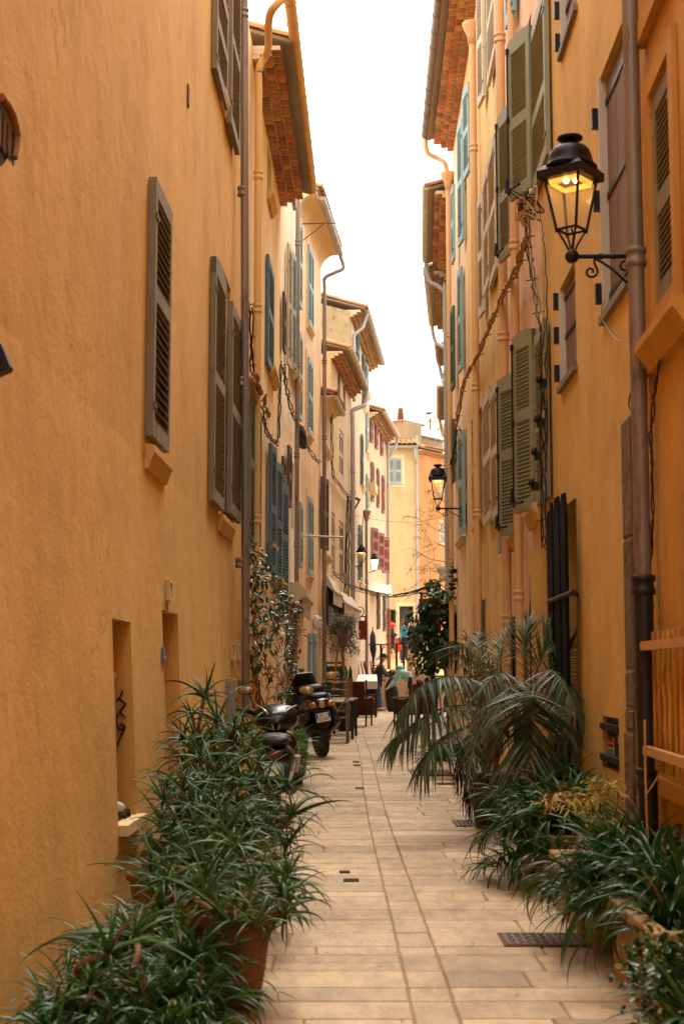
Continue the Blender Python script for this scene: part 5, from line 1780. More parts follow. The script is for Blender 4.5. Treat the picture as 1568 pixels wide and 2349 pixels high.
for k, (x, y) in enumerate(((1243, 880), (1232, 1045), (1225, 1115), (1238, 970))):
    P = onfac(FR3, [(x, y)], 0.16)[0]
    mb = MB(Matrix.Translation(P))
    mb.box((0, 0, 0), (0.06, 0.06, 0.07))
    mb.lathe([(0.02, 0), (0.028, 0.02), (0.02, 0.06)], 8, 0, Matrix.Translation((-0.03, -0.03, 0)))
    tag(mb.build('cable_clamp', 'iron'), 'small black cable clamp on the cables at peach house corner', 'clamp', 'clamps on the hanging cables')
cable('dark cable down the deep orange house beside the zinc pipe', onfac(FR1, [(1545, 745), (1520, 800), (1505, 870), (1497, 940), (1494, 1050), (1497, 1180), (1492, 1300), (1496, 1455)], 0.03), 0.007, 'cable', 2, 0.006, 20)
cable('thin rust-coloured cable crossing the deep orange house', onfac(FR1, [(1490, 800), (1487, 900), (1489, 1000), (1492, 1100)], 0.03), 0.006, 'cable_tan', 2, 0.005, 21)
cable('pale grey wire looped under the board shutter', onfac(FR2, [(1385, 690), (1378, 720), (1390, 750), (1412, 778), (1440, 782)], 0.03), 0.005, 'plastic_grey', 1, 0.002, 22)
cable('black cable looped at the zinc pipe', onfac(FR2, [(1448, 890), (1443, 910), (1441, 930), (1447, 945)], 0.05), 0.007, 'cable', 1, 0.002, 23)
for k, (xa, ya, lb) in enumerate(((1497, 820, 'small grey junction box on the deep orange house'),)):
    P = onfac(FR1, [(xa, ya)], 0.02)[0]
    r_ = FR1.rect(1503, 1484, 795, 845)
    mb = MB()
    FR1.sbox(mb, r_[0], r_[1], 0.002, 0.07, r_[2], r_[3])
    tag(mb.build('junction_box', 'plastic_grey'), lb, 'box')

# ======================================================= CANE SCREEN
o_ = 0.08
ta, zt_ = FR1.hit(1472, 1482, o_)
_, zb_ = FR1.hit(1476, 1716, o_)
tb = ta - 1.7
SCR = thing('cane_screen', 'screen of orange split canes between two rails on the deep orange house', 'screen', FR1.pt((ta + tb) / 2, o_, zb_))
t_ = ta - 0.03
k_ = 0
while t_ > tb:
    rg = random.Random(k_)
    r_ = rg.uniform(0.011, 0.0145)
    pts = [FR1.pt(t_ + rg.gauss(0, 0.004), o_ - 0.03 + rg.gauss(0, 0.003), zb_ - 0.10 + (zt_ - zb_ + 0.17) * i / 6) for i in range(7)]
    mb = MB()
    mb.tube(pts, [r_ * rg.uniform(0.85, 1.15) for _ in pts], 8)
    mb.build('cane', 'cane', SCR)
    t_ -= rg.uniform(0.12, 0.14)
    k_ += 1
for z in (zt_, zb_):
    mb = MB()
    FR1.sbox(mb, tb - 0.05, ta + 0.03, o_ - 0.004, o_ + 0.03, z - 0.022, z + 0.022)
    mb.build('rail', 'cane_rail', SCR)

# ======================================================= NEAR SHOP SIGN ON THE LEFT WALL
o_ = 0.09
out = [F1.hit(x, y, o_) for x, y in ((-12, 205), (2, 222), (14, 240), (26, 262), (33, 290), (37, 312), (34, 338), (30, 362), (18, 356), (4, 336), (-12, 316))]
tl = F1.hit(-12, 205, o_)[0] - 0.9
poly = [(tl, out[0][1] - 0.2)] + out + [(tl, out[-1][1] - 0.2)]
SG = thing('shop_sign', 'carved brown shop sign with dark lettering on the long amber wall', 'sign', F1.pt(poly[0][0], 0, poly[-1][1]))
mb = MB()
k_ = len(poly)
mb.add([F1.pt(t, o_, z) for t, z in poly] + [F1.pt(t, 0.01, z) for t, z in poly], [tuple(range(k_)), tuple(range(2 * k_ - 1, k_ - 1, -1))] + [(i, k_ + i, k_ + (i + 1) % k_, (i + 1) % k_) for i in range(k_)])
mb.build('board', 'sign_wood', SG)
mb = MB()
for i in range(1, len(out) - 4):
    mb.tube([F1.pt(*(out[i][0], o_ + 0.004, out[i][1])), F1.pt(*(out[i + 1][0], o_ + 0.004, out[i + 1][1]))], 0.016, 6)
mb.build('border', 'sign_wood', SG)
tc_, zc_ = F1.hit(10, 300, o_)
x_ax = -F1.n.cross(Z3) if False else F1.u * 1.0
lt = text_mesh('Mu', 0.27, 'print_black')
link('lettering', lt, SG, M3(F1.u, Z3, F1.n, F1.pt(tc_ - 0.02, o_ + 0.003, zc_)))
mb = MB()
q4 = [F1.hit(x, y, o_) for x, y in ((-12, 330), (24, 360), (8, 382), (-12, 372))]
mb.add([F1.pt(t, o_ - 0.005, z) for t, z in q4] + [F1.pt(t, 0.012, z) for t, z in q4], [(0, 1, 2, 3), (7, 6, 5, 4), (0, 1, 5, 4), (1, 2, 6, 5), (2, 3, 7, 6), (3, 0, 4, 7)])
mb.build('bracket', 'iron', SG)
AR = thing('wall_bracket', 'dark pointed iron bracket on the long amber wall below the shop sign', 'bracket', at_y(-20, 822, 5.0))
mb = MB()
P = [at_y(x, y, 5.0) for x, y in ((-40, 740), (4, 790), (23, 838), (20, 846), (-2, 856), (-40, 872))]
mb.add([p for p in P] + [p + Vector((0, 0.06, 0)) for p in P], [(0, 1, 2, 3, 4, 5), (11, 10, 9, 8, 7, 6)] + [(i, 6 + i, 6 + (i + 1) % 6, (i + 1) % 6) for i in range(6)])
mb.tube([P[0], P[0] + Vector((-0.12, 0.1, 0.0))], 0.03, 6)
mb.build('arm', 'iron', AR)

# ======================================================= AWNINGS, HANGING SIGNS
def prism_on(F, prof, t0, t1, mat, name, parent):
    mb = MB()
    k = len(prof)
    mb.add([F.pt(t0, o, z) for o, z in prof] + [F.pt(t1, o, z) for o, z in prof], [tuple(range(k)), tuple(range(2 * k - 1, k - 1, -1))] + [(i, k + i, k + (i + 1) % k, (i + 1) % k) for i in range(k)])
    return mb.build(name, mat, parent)
t0_, zt_ = F3.hit(664, 1335)
_, zb_ = F3.hit(664, 1376)
AW = thing('awning', 'closed beige awning case with folded cloth over the cream house door', 'awning', F3.pt(t0_, 0, zb_))
prism_on(F3, [(0.004, zb_), (0.16, zb_ - 0.01), (0.29, zb_ + 0.08), (0.29, zb_ + 0.18), (0.16, zt_), (0.004, zt_)], t0_, F3.len + 1.2, 'metal_beige', 'case', AW)
mb = MB()
for i in range(10):
    tt = t0_ + 0.15 + i * 0.28
    F3.sbox(mb, tt, tt + 0.26, 0.22 + 0.01 * (i % 2), 0.24 + 0.01 * (i % 2), zb_ - 0.22 - 0.04 * (i % 2), zb_ + 0.08)
stuff(mb.build('valance', 'awning_cream', AW))
mb = MB()
mb.tube([F3.pt(t0_ + 1.0, 0.05, zb_ - 0.25), F3.pt(t0_ + 1.0, 0.34, zb_ - 0.05)], 0.02, 6)
mb.build('arm', 'metal_beige', AW)
# clay pipe lying on the awning cables
P0, P1 = at_y(648, 1382, 23.6), at_y(686, 1396, 23.9)
mb = MB()
mb.tube([P0, P1], [0.06, 0.075], 14)
CP = tag(mb.build('clay_pipe', 'terracotta'), 'short orange clay pipe sticking out under the beige awning case', 'pipe')
cable('cream rope looped over the clay pipe', [at_y(*p) for p in ((650, 1350, 23.52), (652, 1380, 23.44), (656, 1405, 23.44), (662, 1412, 23.44), (664, 1395, 23.44), (655, 1380, 23.44), (653, 1405, 23.44), (660, 1430, 23.52))], 0.009, 'rope', 1, 0.01, 31, name='rope')
MK = thing('plaster_mask', 'white plaster mask hung on the apricot house wall', 'mask', F4.pt(F4.hit(717, 1450)[0], 0.05, F4.hit(717, 1450)[1]))
t_, z_ = F4.hit(717, 1428)
mb = MB(F4.mat(t_, 0.08, z_))
mb.ball((0, 0, 0), (0.1, 0.08, 0.17), 14)
mb.ball((0.0, 0.07, 0.08), (0.055, 0.045, 0.04), 8)
mb.ball((0.0, 0.09, -0.015), (0.024, 0.04, 0.045), 8)
mb.ball((0.0, 0.07, -0.09), (0.045, 0.04, 0.022), 8)
mb.build('face', 'plaster_mask', MK)
def street_awning(F, t0, t1, z, lab, proj=0.42):
    A = thing('awning', lab, 'awning', F.pt(t0, 0, z))
    prism_on(F, [(0.004, z + 0.32), (0.12, z + 0.36), (proj, z + 0.06), (proj, z), (0.06, z + 0.2), (0.004, z + 0.2)], t0, t1, 'awning_cream', 'cloth', A)
    k = int((t1 - t0) / 0.11)
    pl = MB()
    for i in range(k):
        tt = t0 + (t1 - t0) * i / k
        F.sbox(pl, tt + 0.004, tt + (t1 - t0) / k - 0.004, proj - 0.02 + 0.012 * (i % 2), proj + 0.012 * (i % 2), z - 0.26, z + 0.01)
    stuff(pl.build('pleats', 'awning_fringe', A))
    mb = MB()
    mb.tube([F.pt(t0, proj + 0.01, z + 0.02), F.pt(t1, proj + 0.01, z + 0.02)], 0.025, 8)
    mb.build('front_bar', 'metal_beige', A)
    mb = MB()
    F.sbox(mb, t0 + 0.05, t1 - 0.05, 0.01, 0.14, z - 0.7, z + 0.16)
    mb.build('shop_front', 'wood_dark', A)
    return A
street_awning(F5, 0.3, F5.len, F5.hit(750, 1365)[1], 'cream pleated shop awning on the low house', 0.27)
street_awning(F6, 0.2, F6.len - 0.8, F6.hit(775, 1392)[1], 'cream pleated shop awning on the roughcast house', 0.32)
t_, z_ = F7.hit(843, 1345)
AW = thing('awning', 'cream sheet awning stretched out beyond the red-shuttered house', 'awning', F8.pt(0.2, 0, 3.0))
P = [at_y(*p) for p in ((846, 1330, 46.4), (866, 1338, 48.4), (893, 1342, 48.8), (897, 1368, 46.8), (876, 1362, 46), (846, 1352, 45.44))]
mb = MB()
mb.add([p for p in P] + [p + Vector((0, 0, -0.03)) for p in P], [(0, 1, 2, 3, 4, 5), (11, 10, 9, 8, 7, 6)] + [(i, 6 + i, 6 + (i + 1) % 6, (i + 1) % 6) for i in range(6)])
mb.build('cloth', 'awning_cream', AW)
mb = MB()
mb.tube([P[2], P[3]], 0.04, 6)
mb.build('front_bar', 'awning_fringe', AW)
def hanging_sign(px0, px1, py0, py1, Y, wallx, lab, wy):
    A, B = at_y(px0, py0, Y), at_y(px1, py1, Y)
    S = thing('hanging_sign', lab, 'sign', (wallx, Y, A.z))
    mb = MB()
    mb.span((A.x, Y - 0.015, B.z), (B.x, Y + 0.015, A.z - 0.06))
    for f in (0.15, 0.85):
        x = A.x + (B.x - A.x) * f
        mb.span((x - 0.025, Y - 0.01, A.z - 0.06), (x + 0.025, Y + 0.01, A.z + 0.06))
    mb.build('banner', 'sign_red', S)
    mb = MB()
    far = A.x if abs(A.x - wallx) > abs(B.x - wallx) else B.x
    mb.tube([(wallx, Y, A.z + 0.05), (far, Y, A.z + 0.05)], 0.018, 6)
    mb.tube([Vector(p) for p in spiral((0, 0), 0.14, 0.03, 0, 1.4)] and [Vector((far + (wallx - far) * 0.4 + p[0], Y, A.z + 0.2 + p[2])) for p in spiral((0, 0), 0.14, 0.03, -1.2, 1.4)], 0.013, 5)
    mb.build('bracket', 'iron', S)
    return S
hanging_sign(822, 841, 1418, 1467, 37.8, 0.16, 'red hanging sign on scrolled bracket behind the olive tree', 0)
hanging_sign(960, 1000, 1366, 1425, 26.8, 2.12, 'red hanging sign on scrolled bracket half hidden by the climber', 0)
# white valve cluster on the right wall above the climber
P = at_y(1014, 1320, 26.8)
T = thing('wall_fitting', 'pale cluster of fittings on the wall above the climber', 'fitting', P)
for k in range(5):
    rg = random.Random(k + 9)
    mb = MB(Matrix.Translation(P + Vector((rg.uniform(-0.1, 0.12), 0, rg.uniform(-0.25, 0.3)))))
    mb.lathe([(0.05, -0.06), (0.07, 0), (0.05, 0.06), (0.02, 0.07)], 10)
    mb.build('fitting_piece', 'plastic_white', T)

# ======================================================= MANHOLE PLATES
def cover(xs, ys, lab, z=0.006):
    q = [at_z(xs[0], ys[0]), at_z(xs[1], ys[1]), at_z(xs[2], ys[2]), at_z(xs[3], ys[3])]
    x0, x1 = min(p.x for p in q), max(p.x for p in q)
    y0, y1 = min(p.y for p in q), max(p.y for p in q)
    T = thing('manhole_cover', lab, 'manhole cover', ((x0 + x1) / 2, (y0 + y1) / 2, 0))
    MB().span((x0, y0, -0.015), (x1, y1, z)).build('frame', 'iron_rust', T)
    MB().span((x0 + 0.02, y0 + 0.02, z + 0.001), (x1 - 0.02, y1 - 0.02, z + 0.004)).build('plate', 'manhole', T)
    k = max(3, int((x1 - x0) / 0.045))
    m_ = max(3, int((y1 - y0) / 0.045))
    tr = MB()
    for i in range(k):
        for j in range(m_):
            cx, cy = x0 + 0.03 + (x1 - x0 - 0.06) * (i + 0.5) / k, y0 + 0.03 + (y1 - y0 - 0.06) * (j + 0.5) / m_
            tr.box((0, 0, 0), (0.03, 0.009, 0.003), 0, Matrix.Translation((cx, cy, z + 0.0055)) @ Matrix.Rotation(rad(45 if (i + j) % 2 else -45), 4, 'Z'))
    stuff(tr.build('tread', 'manhole', T))
cover((1138, 1330, 1300, 1165), (2141, 2141, 2171, 2171), 'rectangular iron manhole cover beside the clay planter')
cover((937, 1030, 1030, 945), (1766, 1766, 1780, 1780), 'iron manhole cover on the paving below the palm')
cover((1040, 1110, 1110, 1045), (1882, 1882, 1896, 1896), 'iron manhole cover beside the dark palm pot')
for i, (x, y, w, h) in enumerate(((790, 2000, 24, 2.2), (805, 2019, 36, 3), (818, 1755, 16, 1.6), (824, 1808, 18, 1.8), (816, 1747, 14, 1.4), (1022, 1798, 36, 2.5), (1085, 1835, 44, 3))):
    A, B = at_z(x - w / 2, y + h), at_z(x + w / 2, y - h)
    tag(MB().span((A.x, A.y, -0.012), (B.x, B.y, 0.0052)).build('drain_slot', 'soil'), 'small dark iron drain slot set in the paving', 'drain', 'drain slots in the paving')
# ======================================================= PLANTS
def leaf_mesh(name, mat, w, bend, tilt0=0.0, seg=7, fold=0.25, prof='strap', thick=0.0, twist=0.0, p=1.3):
    """leaf of length 1 from the origin up +z, bending toward +y"""
    vv, ff = [], []
    y = z = 0.0
    for i in range(seg + 1):
        s_ = i / seg
        if i:
            a = tilt0 + bend * ((i - 0.5) / seg) ** p
            y += math.sin(a) / seg
            z += math.cos(a) / seg
        a2 = tilt0 + bend * s_ ** p
        if prof == 'strap':
            ww = w * (0.55 + 0.45 * math.sin(PI * min(1, s_ * 1.3 + 0.1))) * (1 - max(0, (s_ - 0.6) / 0.4) ** 1.6 * 0.96)
        elif prof == 'aloe':
            ww = w * (1.0 - s_ ** 1.2 * 0.97)
        elif prof == 'oval':
            ww = w * (math.sin(PI * (0.06 + 0.92 * s_)) ** 0.8) + 0.004
        else:  # heart
            ww = w * (1.15 * math.sin(PI * (0.22 + 0.77 * s_)) ** 1.0 * (1 - 0.3 * s_)) + 0.004
        nx, ny = -math.cos(a2), math.sin(a2)   # upper-side normal lies toward -y at the base
        tw = twist * s_
        cx, sx = math.cos(tw), math.sin(tw)
        nv = Vector((0, -math.cos(a2), math.sin(a2)))
        sd = Vector((1, 0, 0)) * cx + nv * sx
        c = Vector((0, y, z))
        row = [c - sd * ww + nv * (ww * fold), c - nv * (ww * thick if thick else 0.0) * 1.0 + nv * (0 if thick else -ww * fold * 0.4), c + sd * ww + nv * (ww * fold)]
        if thick:
            row.append(c + nv * (ww * fold * 0.2))
        vv += row
    k = 4 if thick else 3
    for i in range(seg):
        a, b = i * k, (i + 1) * k
        if thick:
            for j in range(4):
                q = (0, 1, 2, 3)
                ff.append((a + q[j], a + q[(j + 1) % 4], b + q[(j + 1) % 4], b + q[j]))
        else:
            ff.append((a, a + 1, b + 1, b))
            ff.append((a + 1, a + 2, b + 2, b + 1))
    me = bpy.data.meshes.new(name)
    me.from_pydata(vv, [], ff)
    me.materials.append(MT[mat])
    me.polygons.foreach_set('use_smooth', [True] * len(ff))
    me.update()
    return me
def variants(name, mat, n, seed, w, bends, **kw):
    rg = random.Random(seed)
    return [leaf_mesh(name, mat, w * rg.uniform(0.8, 1.2), rg.uniform(*bends), tilt0=rg.uniform(0, 0.15), twist=rg.uniform(-0.7, 0.7), **kw) for _ in range(n)]
V_ALOE = variants('leaf', 'leaf_aloe', 9, 1, 0.034, (0.6, 2.5), seg=8, fold=0.7, prof='aloe', thick=0.7)
V_ALOEDRY = variants('leaf', 'leaf_aloe_dry', 3, 2, 0.03, (0.8, 1.8), seg=6, fold=0.7, prof='aloe', thick=0.6)
V_STRAP = variants('leaf', 'leaf_strap', 10, 3, 0.034, (0.9, 2.7), seg=8, fold=0.35)
V_STRAPP = variants('leaf', 'leaf_strap_pale', 6, 4, 0.022, (1.0, 2.4), seg=8, fold=0.35)
V_PALM = variants('leaflet', 'leaf_palm', 8, 5, 0.030, (0.3, 1.2), seg=6, fold=0.4)
V_FAN = variants('leaflet', 'leaf_palm', 8, 55, 0.034, (0.05, 0.45), seg=6, fold=0.4)
V_ALOEL = variants('leaf', 'leaf_strap', 6, 56, 0.028, (0.9, 2.4), seg=8, fold=0.5)
V_PALMDRY = variants('leaflet', 'leaf_palm_dry', 4, 6, 0.026, (0.4, 1.5), seg=6, fold=0.5)
V_DEAD = variants('leaflet', 'leaf_dead', 4, 7, 0.028, (0.3, 1.0), seg=5, fold=0.5)
V_CREEP = variants('leaf', 'leaf_creeper', 5, 8, 0.24, (0.2, 0.9), seg=4, fold=0.3, prof='oval')
V_IVY = variants('leaf', 'leaf_ivy', 5, 9, 0.48, (0.2, 0.9), seg=4, fold=0.2, prof='heart')
V_OLIVE = variants('leaf', 'leaf_olive', 4, 10, 0.11, (0.1, 0.6), seg=3, fold=0.3, prof='oval')
V_BAMB = variants('leaf', 'leaf_bamboo', 5, 11, 0.10, (0.2, 1.0), seg=4, fold=0.3, prof='oval')
V_EUO = variants('leaf', 'leaf_euonymus', 5, 12, 0.34, (0.2, 0.8), seg=4, fold=0.3, prof='oval')
V_BUD = variants('leaf', 'leaf_bud', 3, 13, 0.2, (0.2, 0.8), seg=3, fold=0.3, prof='oval')
V_RED = variants('leaf', 'flower_red', 2, 14, 0.3, (0.2, 0.8), seg=3, fold=0.3, prof='oval')
def LM(P, az, tilt, s, roll=0.0):
    return Matrix.Translation(P) @ Matrix.Rotation(az, 4, 'Z') @ Matrix.Rotation(-tilt, 4, 'X') @ Matrix.Rotation(roll, 4, 'Z') @ Matrix.Scale(s, 4)
def DM(P, d, s, up=None, roll=0.0):
    """leaf base at P along direction d"""
    z = Vector(d).normalized()
    up = Vector(up) if up is not None else Z3
    y = (-up) - z * (-up).dot(z)
    if y.length < 1e-4:
        y = z.orthogonal()
    y.normalize()
    x = y.cross(z)
    return M3(x * s, y * s, z * s, P) @ Matrix.Rotation(roll, 4, 'Z')
def joined(items, name, parent):
    """one mesh out of many placed leaves"""
    vv, ff, base = [], [], 0
    mats = []
    cache = {}
    for me, M in items:
        if me.name not in cache:
            cache[me.name] = ([v.co.copy() for v in me.vertices], [tuple(p.vertices) for p in me.polygons])
        cv, cf = cache[me.name]
        vv += [M @ c for c in cv]
        ff += [tuple(base + i for i in f) for f in cf]
        base += len(cv)
    out = bpy.data.meshes.new(name)
    out.from_pydata(vv, [], ff)
    out.materials.append(items[0][0].materials[0])
    out.polygons.foreach_set('use_smooth', [True] * len(ff))
    out.update()
    return stuff(link(name, out, parent))
def scatter(parent, items, limit=300, name='leaf', rest='foliage'):
    """the leaves that show largest are objects, the others one mesh"""
    items = sorted(items, key=lambda it: (it[1].translation - EYE).length / max(1e-6, it[1].to_scale().x))
    for me, M in items[:limit]:
        link(name, me, parent, M)
    if len(items) > limit:
        by = {}
        for it in items[limit:]:
            by.setdefault(it[0].materials[0].name, []).append(it)
        for k in by:
            joined(by[k], rest, parent)
def pot(name, label, P, r, h, mat, group=None, rim=True, taper=0.68):
    T = thing(name, label, 'pot', P, 0, group)
    prof = [(r * taper, 0.0), (r * (taper + 0.16), h * 0.45), (r * 0.93, h * 0.84)]
    if rim:
        prof += [(r * 0.93, h * 0.85), (r * 1.02, h * 0.86), (r * 1.04, h * 0.90), (r * 1.04, h * 0.97), (r * 1.0, h), (r * 0.9, h), (r * 0.88, h * 0.9)]
    else:
        prof += [(r, h), (r * 0.92, h), (r * 0.9, h * 0.9)]
    MB(Matrix.Translation(P)).lathe(prof, 28).build('body', mat, T)
    MB(Matrix.Translation(P)).lathe([(0.01, h * 0.88), (r * 0.88, h * 0.885), (r * 0.88, h * 0.9), (0.01, h * 0.93)], 16).build('soil', 'soil', T)
    return T
def trough(label, x0, x1, y0, y1, h, mat='planter_clay', group=None):
    T = thing('planter', label, 'planter', ((x0 + x1) / 2, (y0 + y1) / 2, 0), 0, group)
    w, ins = 0.035, 0.03
    mb = MB()
    for (a, b) in (((x0, y0), (x1, y0 + w)), ((x0, y1 - w), (x1, y1)), ((x0, y0 + w), (x0 + w, y1 - w)), ((x1 - w, y0 + w), (x1, y1 - w))):
        mb.span((a[0], a[1], 0.0), (b[0], b[1], h - 0.05))
    mb.span((x0 + w, y0 + w, 0.02), (x1 - w, y1 - w, 0.05))
    mb.build('body', mat, T)
    mb = MB()
    w2 = w + 0.02
    for (a, b) in (((x0 - 0.015, y0 - 0.015), (x1 + 0.015, y0 + w2)), ((x0 - 0.015, y1 - w2), (x1 + 0.015, y1 + 0.015)), ((x0 - 0.015, y0 + w2), (x0 + w2, y1 - w2)), ((x1 - w2, y0 + w2), (x1 + 0.015, y1 - w2))):
        mb.span((a[0], a[1], h - 0.048), (b[0], b[1], h))
    rm = mb.build('rim', mat, T)
    bv = rm.modifiers.new('bevel', 'BEVEL')
    bv.width = 0.008
    bv.segments = 2
    MB().span((x0 + w, y0 + w, 0.051), (x1 - w, y1 - w, h - 0.08)).build('soil', 'soil', T)
    return T
def rosette(items, P, L, n, rg, axis=(0, 0, 1), dry=0):
    A = Vector(axis).normalized()
    Q = Z3.rotation_difference(A).to_matrix().to_4x4()
    for i in range(n):
        f = i / max(1, n - 1)
        az = i * 2.399 + rg.uniform(-0.25, 0.25)
        tilt = rad(5 + 80 * f ** 0.9) + rg.uniform(-0.3, 0.3)
        Ls = L * (0.6 + 0.5 * math.sin(PI * (0.15 + 0.7 * f))) * rg.uniform(0.6, 1.5)
        M = Matrix.Translation(P) @ Q @ Matrix.Rotation(az, 4, 'Z') @ Matrix.Rotation(-tilt, 4, 'X') @ Matrix.Scale(Ls, 4)
        items.append((rg.choice(V_ALOEDRY if rg.random() < 0.015 else V_ALOE if rg.random() < 0.62 else V_ALOEL), M))
    for i in range(dry):
        items.append((rg.choice(V_ALOEDRY), Matrix.Translation(P - A * 0.05) @ Q @ Matrix.Rotation(rg.uniform(0, 6.3), 4, 'Z') @ Matrix.Rotation(-rad(110), 4, 'X') @ Matrix.Scale(L * 0.7, 4)))
def aloe_plant(label, base, heads, seed, L=0.25, n=15):
    """heads = list of (px, py, Y)"""
    rg = random.Random(seed)
    T = thing('aloe_plant', label, 'aloe', base)
    items = []
    for (px, py, Y) in heads:
        P = at_y(px, py, Y)
        P.z = max(P.z, 0.08)
        ax = Vector((rg.uniform(-0.4, 0.8), rg.uniform(-1.1, 0.1), 1.0))
        rosette(items, P, L * rg.uniform(0.75, 1.2), n + rg.randint(-3, 2), rg, ax, dry=rg.randint(0, 3))
        b = Vector((base[0] + rg.uniform(-0.12, 0.12), base[1] + rg.uniform(-0.12, 0.12), base[2]))
        mid = (P + b) / 2 + Vector((rg.uniform(-0.08, 0.08), rg.uniform(-0.05, 0.05), 0.05))
        MB().tube(smooth_path([b, mid, P], 4), 0.014, 6).build('stem', 'stem_brown', T)
    scatter(T, items, 300)
    return T
def clump(items, P, n, L, rg, vs_, spread=0.07, lo=5, hi=70, lean=(0, 0)):
    for i in range(n):
        az = rg.uniform(0, 2 * PI)
        f = rg.random()
        q = P + Vector((spread * math.cos(az) * f, spread * math.sin(az) * f, 0))
        M = LM(q, az + PI / 2 * 3 + rg.uniform(-0.5, 0.5), rad(lo + (hi - lo) * f ** 1.2), L * rg.uniform(0.65, 1.15))
        items.append((rg.choice(V_PALMDRY if rg.random() < 0.05 else vs_), M))
def strap_plant(name, label, cat, base, clumps, seed, vs_, n=60, L=0.45, group=None, **kw):
    rg = random.Random(seed)
    T = thing(name, label, cat, base, 0, group)
    items = []
    for P in clumps:
        clump(items, Vector(P), n, L, rg, vs_, **kw)
    scatter(T, items, 300)
    return T
# ---- left: aloes climbing the amber wall
rgA = random.Random(77)
def heads_in(poly, k, seed, jit=0.35):
    rg = random.Random(seed)
    xs, ys = [p[0] for p in poly], [p[1] for p in poly]
    out = []
    def inside(x, y):
        c = False
        for i in range(len(poly)):
            (x1, y1), (x2, y2) = poly[i], poly[i - 1]
            if (y1 > y) != (y2 > y) and x < (x2 - x1) * (y - y1) / (y2 - y1) + x1:
                c = not c
        return c
    tries = 0
    while len(out) < k and tries < 4000:
        tries += 1
        x, y = rg.uniform(min(xs), max(xs)), rg.uniform(min(ys), max(ys))
        if not inside(x, y) or any((x - o[0]) ** 2 + (y - o[1]) ** 2 < 34 ** 2 for o in out):
            continue
        Y = 9.7 + (6.0 - 9.7) * (y - 1560) / (2080 - 1560) + rg.uniform(-0.2, jit)
        lim = (-1.4 + 0.24) / ((x - 784) / FPX - 0.0202) if x < 780 else 99
        out.append((x, y, min(max(5.3, Y), lim)))
    return out
aloe_plant('tall aloe with curling leaves rising against the doorway of the amber house', (-0.92, 9.6, 0.3), [(468, 1600, 9.5), (440, 1640, 9.6), (500, 1660, 9.3), (455, 1700, 9.2), (520, 1700, 9.0), (560, 1680, 9.2), (425, 1740, 9.0)] + heads_in([(415, 1690), (560, 1660), (590, 1740), (600, 1800), (420, 1820)], 18, 1), 5, 0.23, 17)
aloe_plant('bushy aloe in the middle of the planting by the amber wall', (-0.85, 8.2, 0.3), heads_in([(380, 1800), (560, 1780), (665, 1810), (690, 1900), (560, 1930), (360, 1900)], 30, 2), 6, 0.21, 17)
aloe_plant('spreading aloe whose leaves hang over the paving beside the terracotta pot', (-0.55, 7.0, 0.3), heads_in([(520, 1890), (665, 1870), (665, 1990), (655, 2060), (560, 2060)], 30, 3), 7, 0.20, 17)
aloe_plant('low aloe against the amber wall between doorway and niche', (-0.9, 7.4, 0.25), heads_in([(335, 1910), (520, 1900), (540, 2000), (480, 2050), (330, 2040)], 26, 4), 8, 0.20, 17)
aloe_plant('large-leaved aloe at the foot of the amber wall in front of the strap-leaved plants', (-0.85, 5.2, 0.1), [(250, 2190, 5.1), (310, 2150, 5.4), (200, 2270, 5.0)], 9, 0.26, 13)
aloe_plant('aloe growing from the terracotta pot with drooping leaf tips', (-0.44, 5.72, 0.32), [(575, 2040, 5.7), (640, 2050, 5.75), (665, 2065, 5.8), (610, 2075, 5.6), (655, 2010, 6.0), (540, 2060, 5.6), (590, 2120, 5.4), (500, 2090, 5.45), (530, 2120, 5.4), (470, 2060, 5.6), (560, 2090, 5.5), (650, 2100, 5.6), (660, 2085, 5.7)], 10, 0.18, 16)
pot('plant_pot', 'terracotta pot with thick rim at the edge of the paving', Vector((-0.43, 5.72, 0)), 0.16, 0.36, 'terracotta')
for i, (x, y, r_, h_, lb) in enumerate(((-0.92, 9.6, 0.2, 0.34, 'terracotta pot under the tall aloe by the doorway'), (-0.85, 8.2, 0.2, 0.34, 'terracotta pot under the bushy aloe'), (-0.55, 7.0, 0.19, 0.32, 'terracotta pot under the spreading aloe'), (-0.92, 7.4, 0.17, 0.28, 'terracotta pot under the low aloe beside the wall'))):
    pot('plant_pot', lb, Vector((x, y, 0)), r_, h_, 'terracotta')
trough('pale clay planter behind the strap leaves at the left', -1.0, -0.55, 5.25, 6.2, 0.17)
rg = random.Random(3)
strap_plant('clivia', 'glossy strap-leaved clivia in the pale clay planter by the amber wall', 'clivia', (-0.95, 5.9, 0.2), [(-0.94, 6.0, 0.16), (-0.82, 6.05, 0.2), (-0.72, 5.95, 0.2), (-0.8, 5.7, 0.2), (-0.92, 5.7, 0.16), (-0.62, 5.6, 0.22), (-0.66, 5.85, 0.24), (-0.88, 5.5, 0.16)], 21, V_STRAP, 46, 0.28, hi=75)
strap_plant('clivia', 'dark strap-leaved clivia in front of the pale clay planter', 'clivia', (-0.6, 5.1, 0.05), [(-0.98, 5.0, 0.08), (-0.98, 5.25, 0.1), (-0.92, 4.75, 0.06), (-0.86, 5.3, 0.12), (-0.72, 5.2, 0.16), (-0.58, 5.1, 0.14), (-0.88, 5.0, 0.1), (-0.74, 4.9, 0.1), (-0.58, 4.85, 0.08), (-0.6, 5.35, 0.2), (-0.5, 5.1, 0.1), (-0.52, 5.4, 0.22), (-0.45, 5.25, 0.12), (-0.5, 4.85, 0.05), (-0.66, 5.0, 0.14)], 22, V_STRAP, 52, 0.26, hi=85)
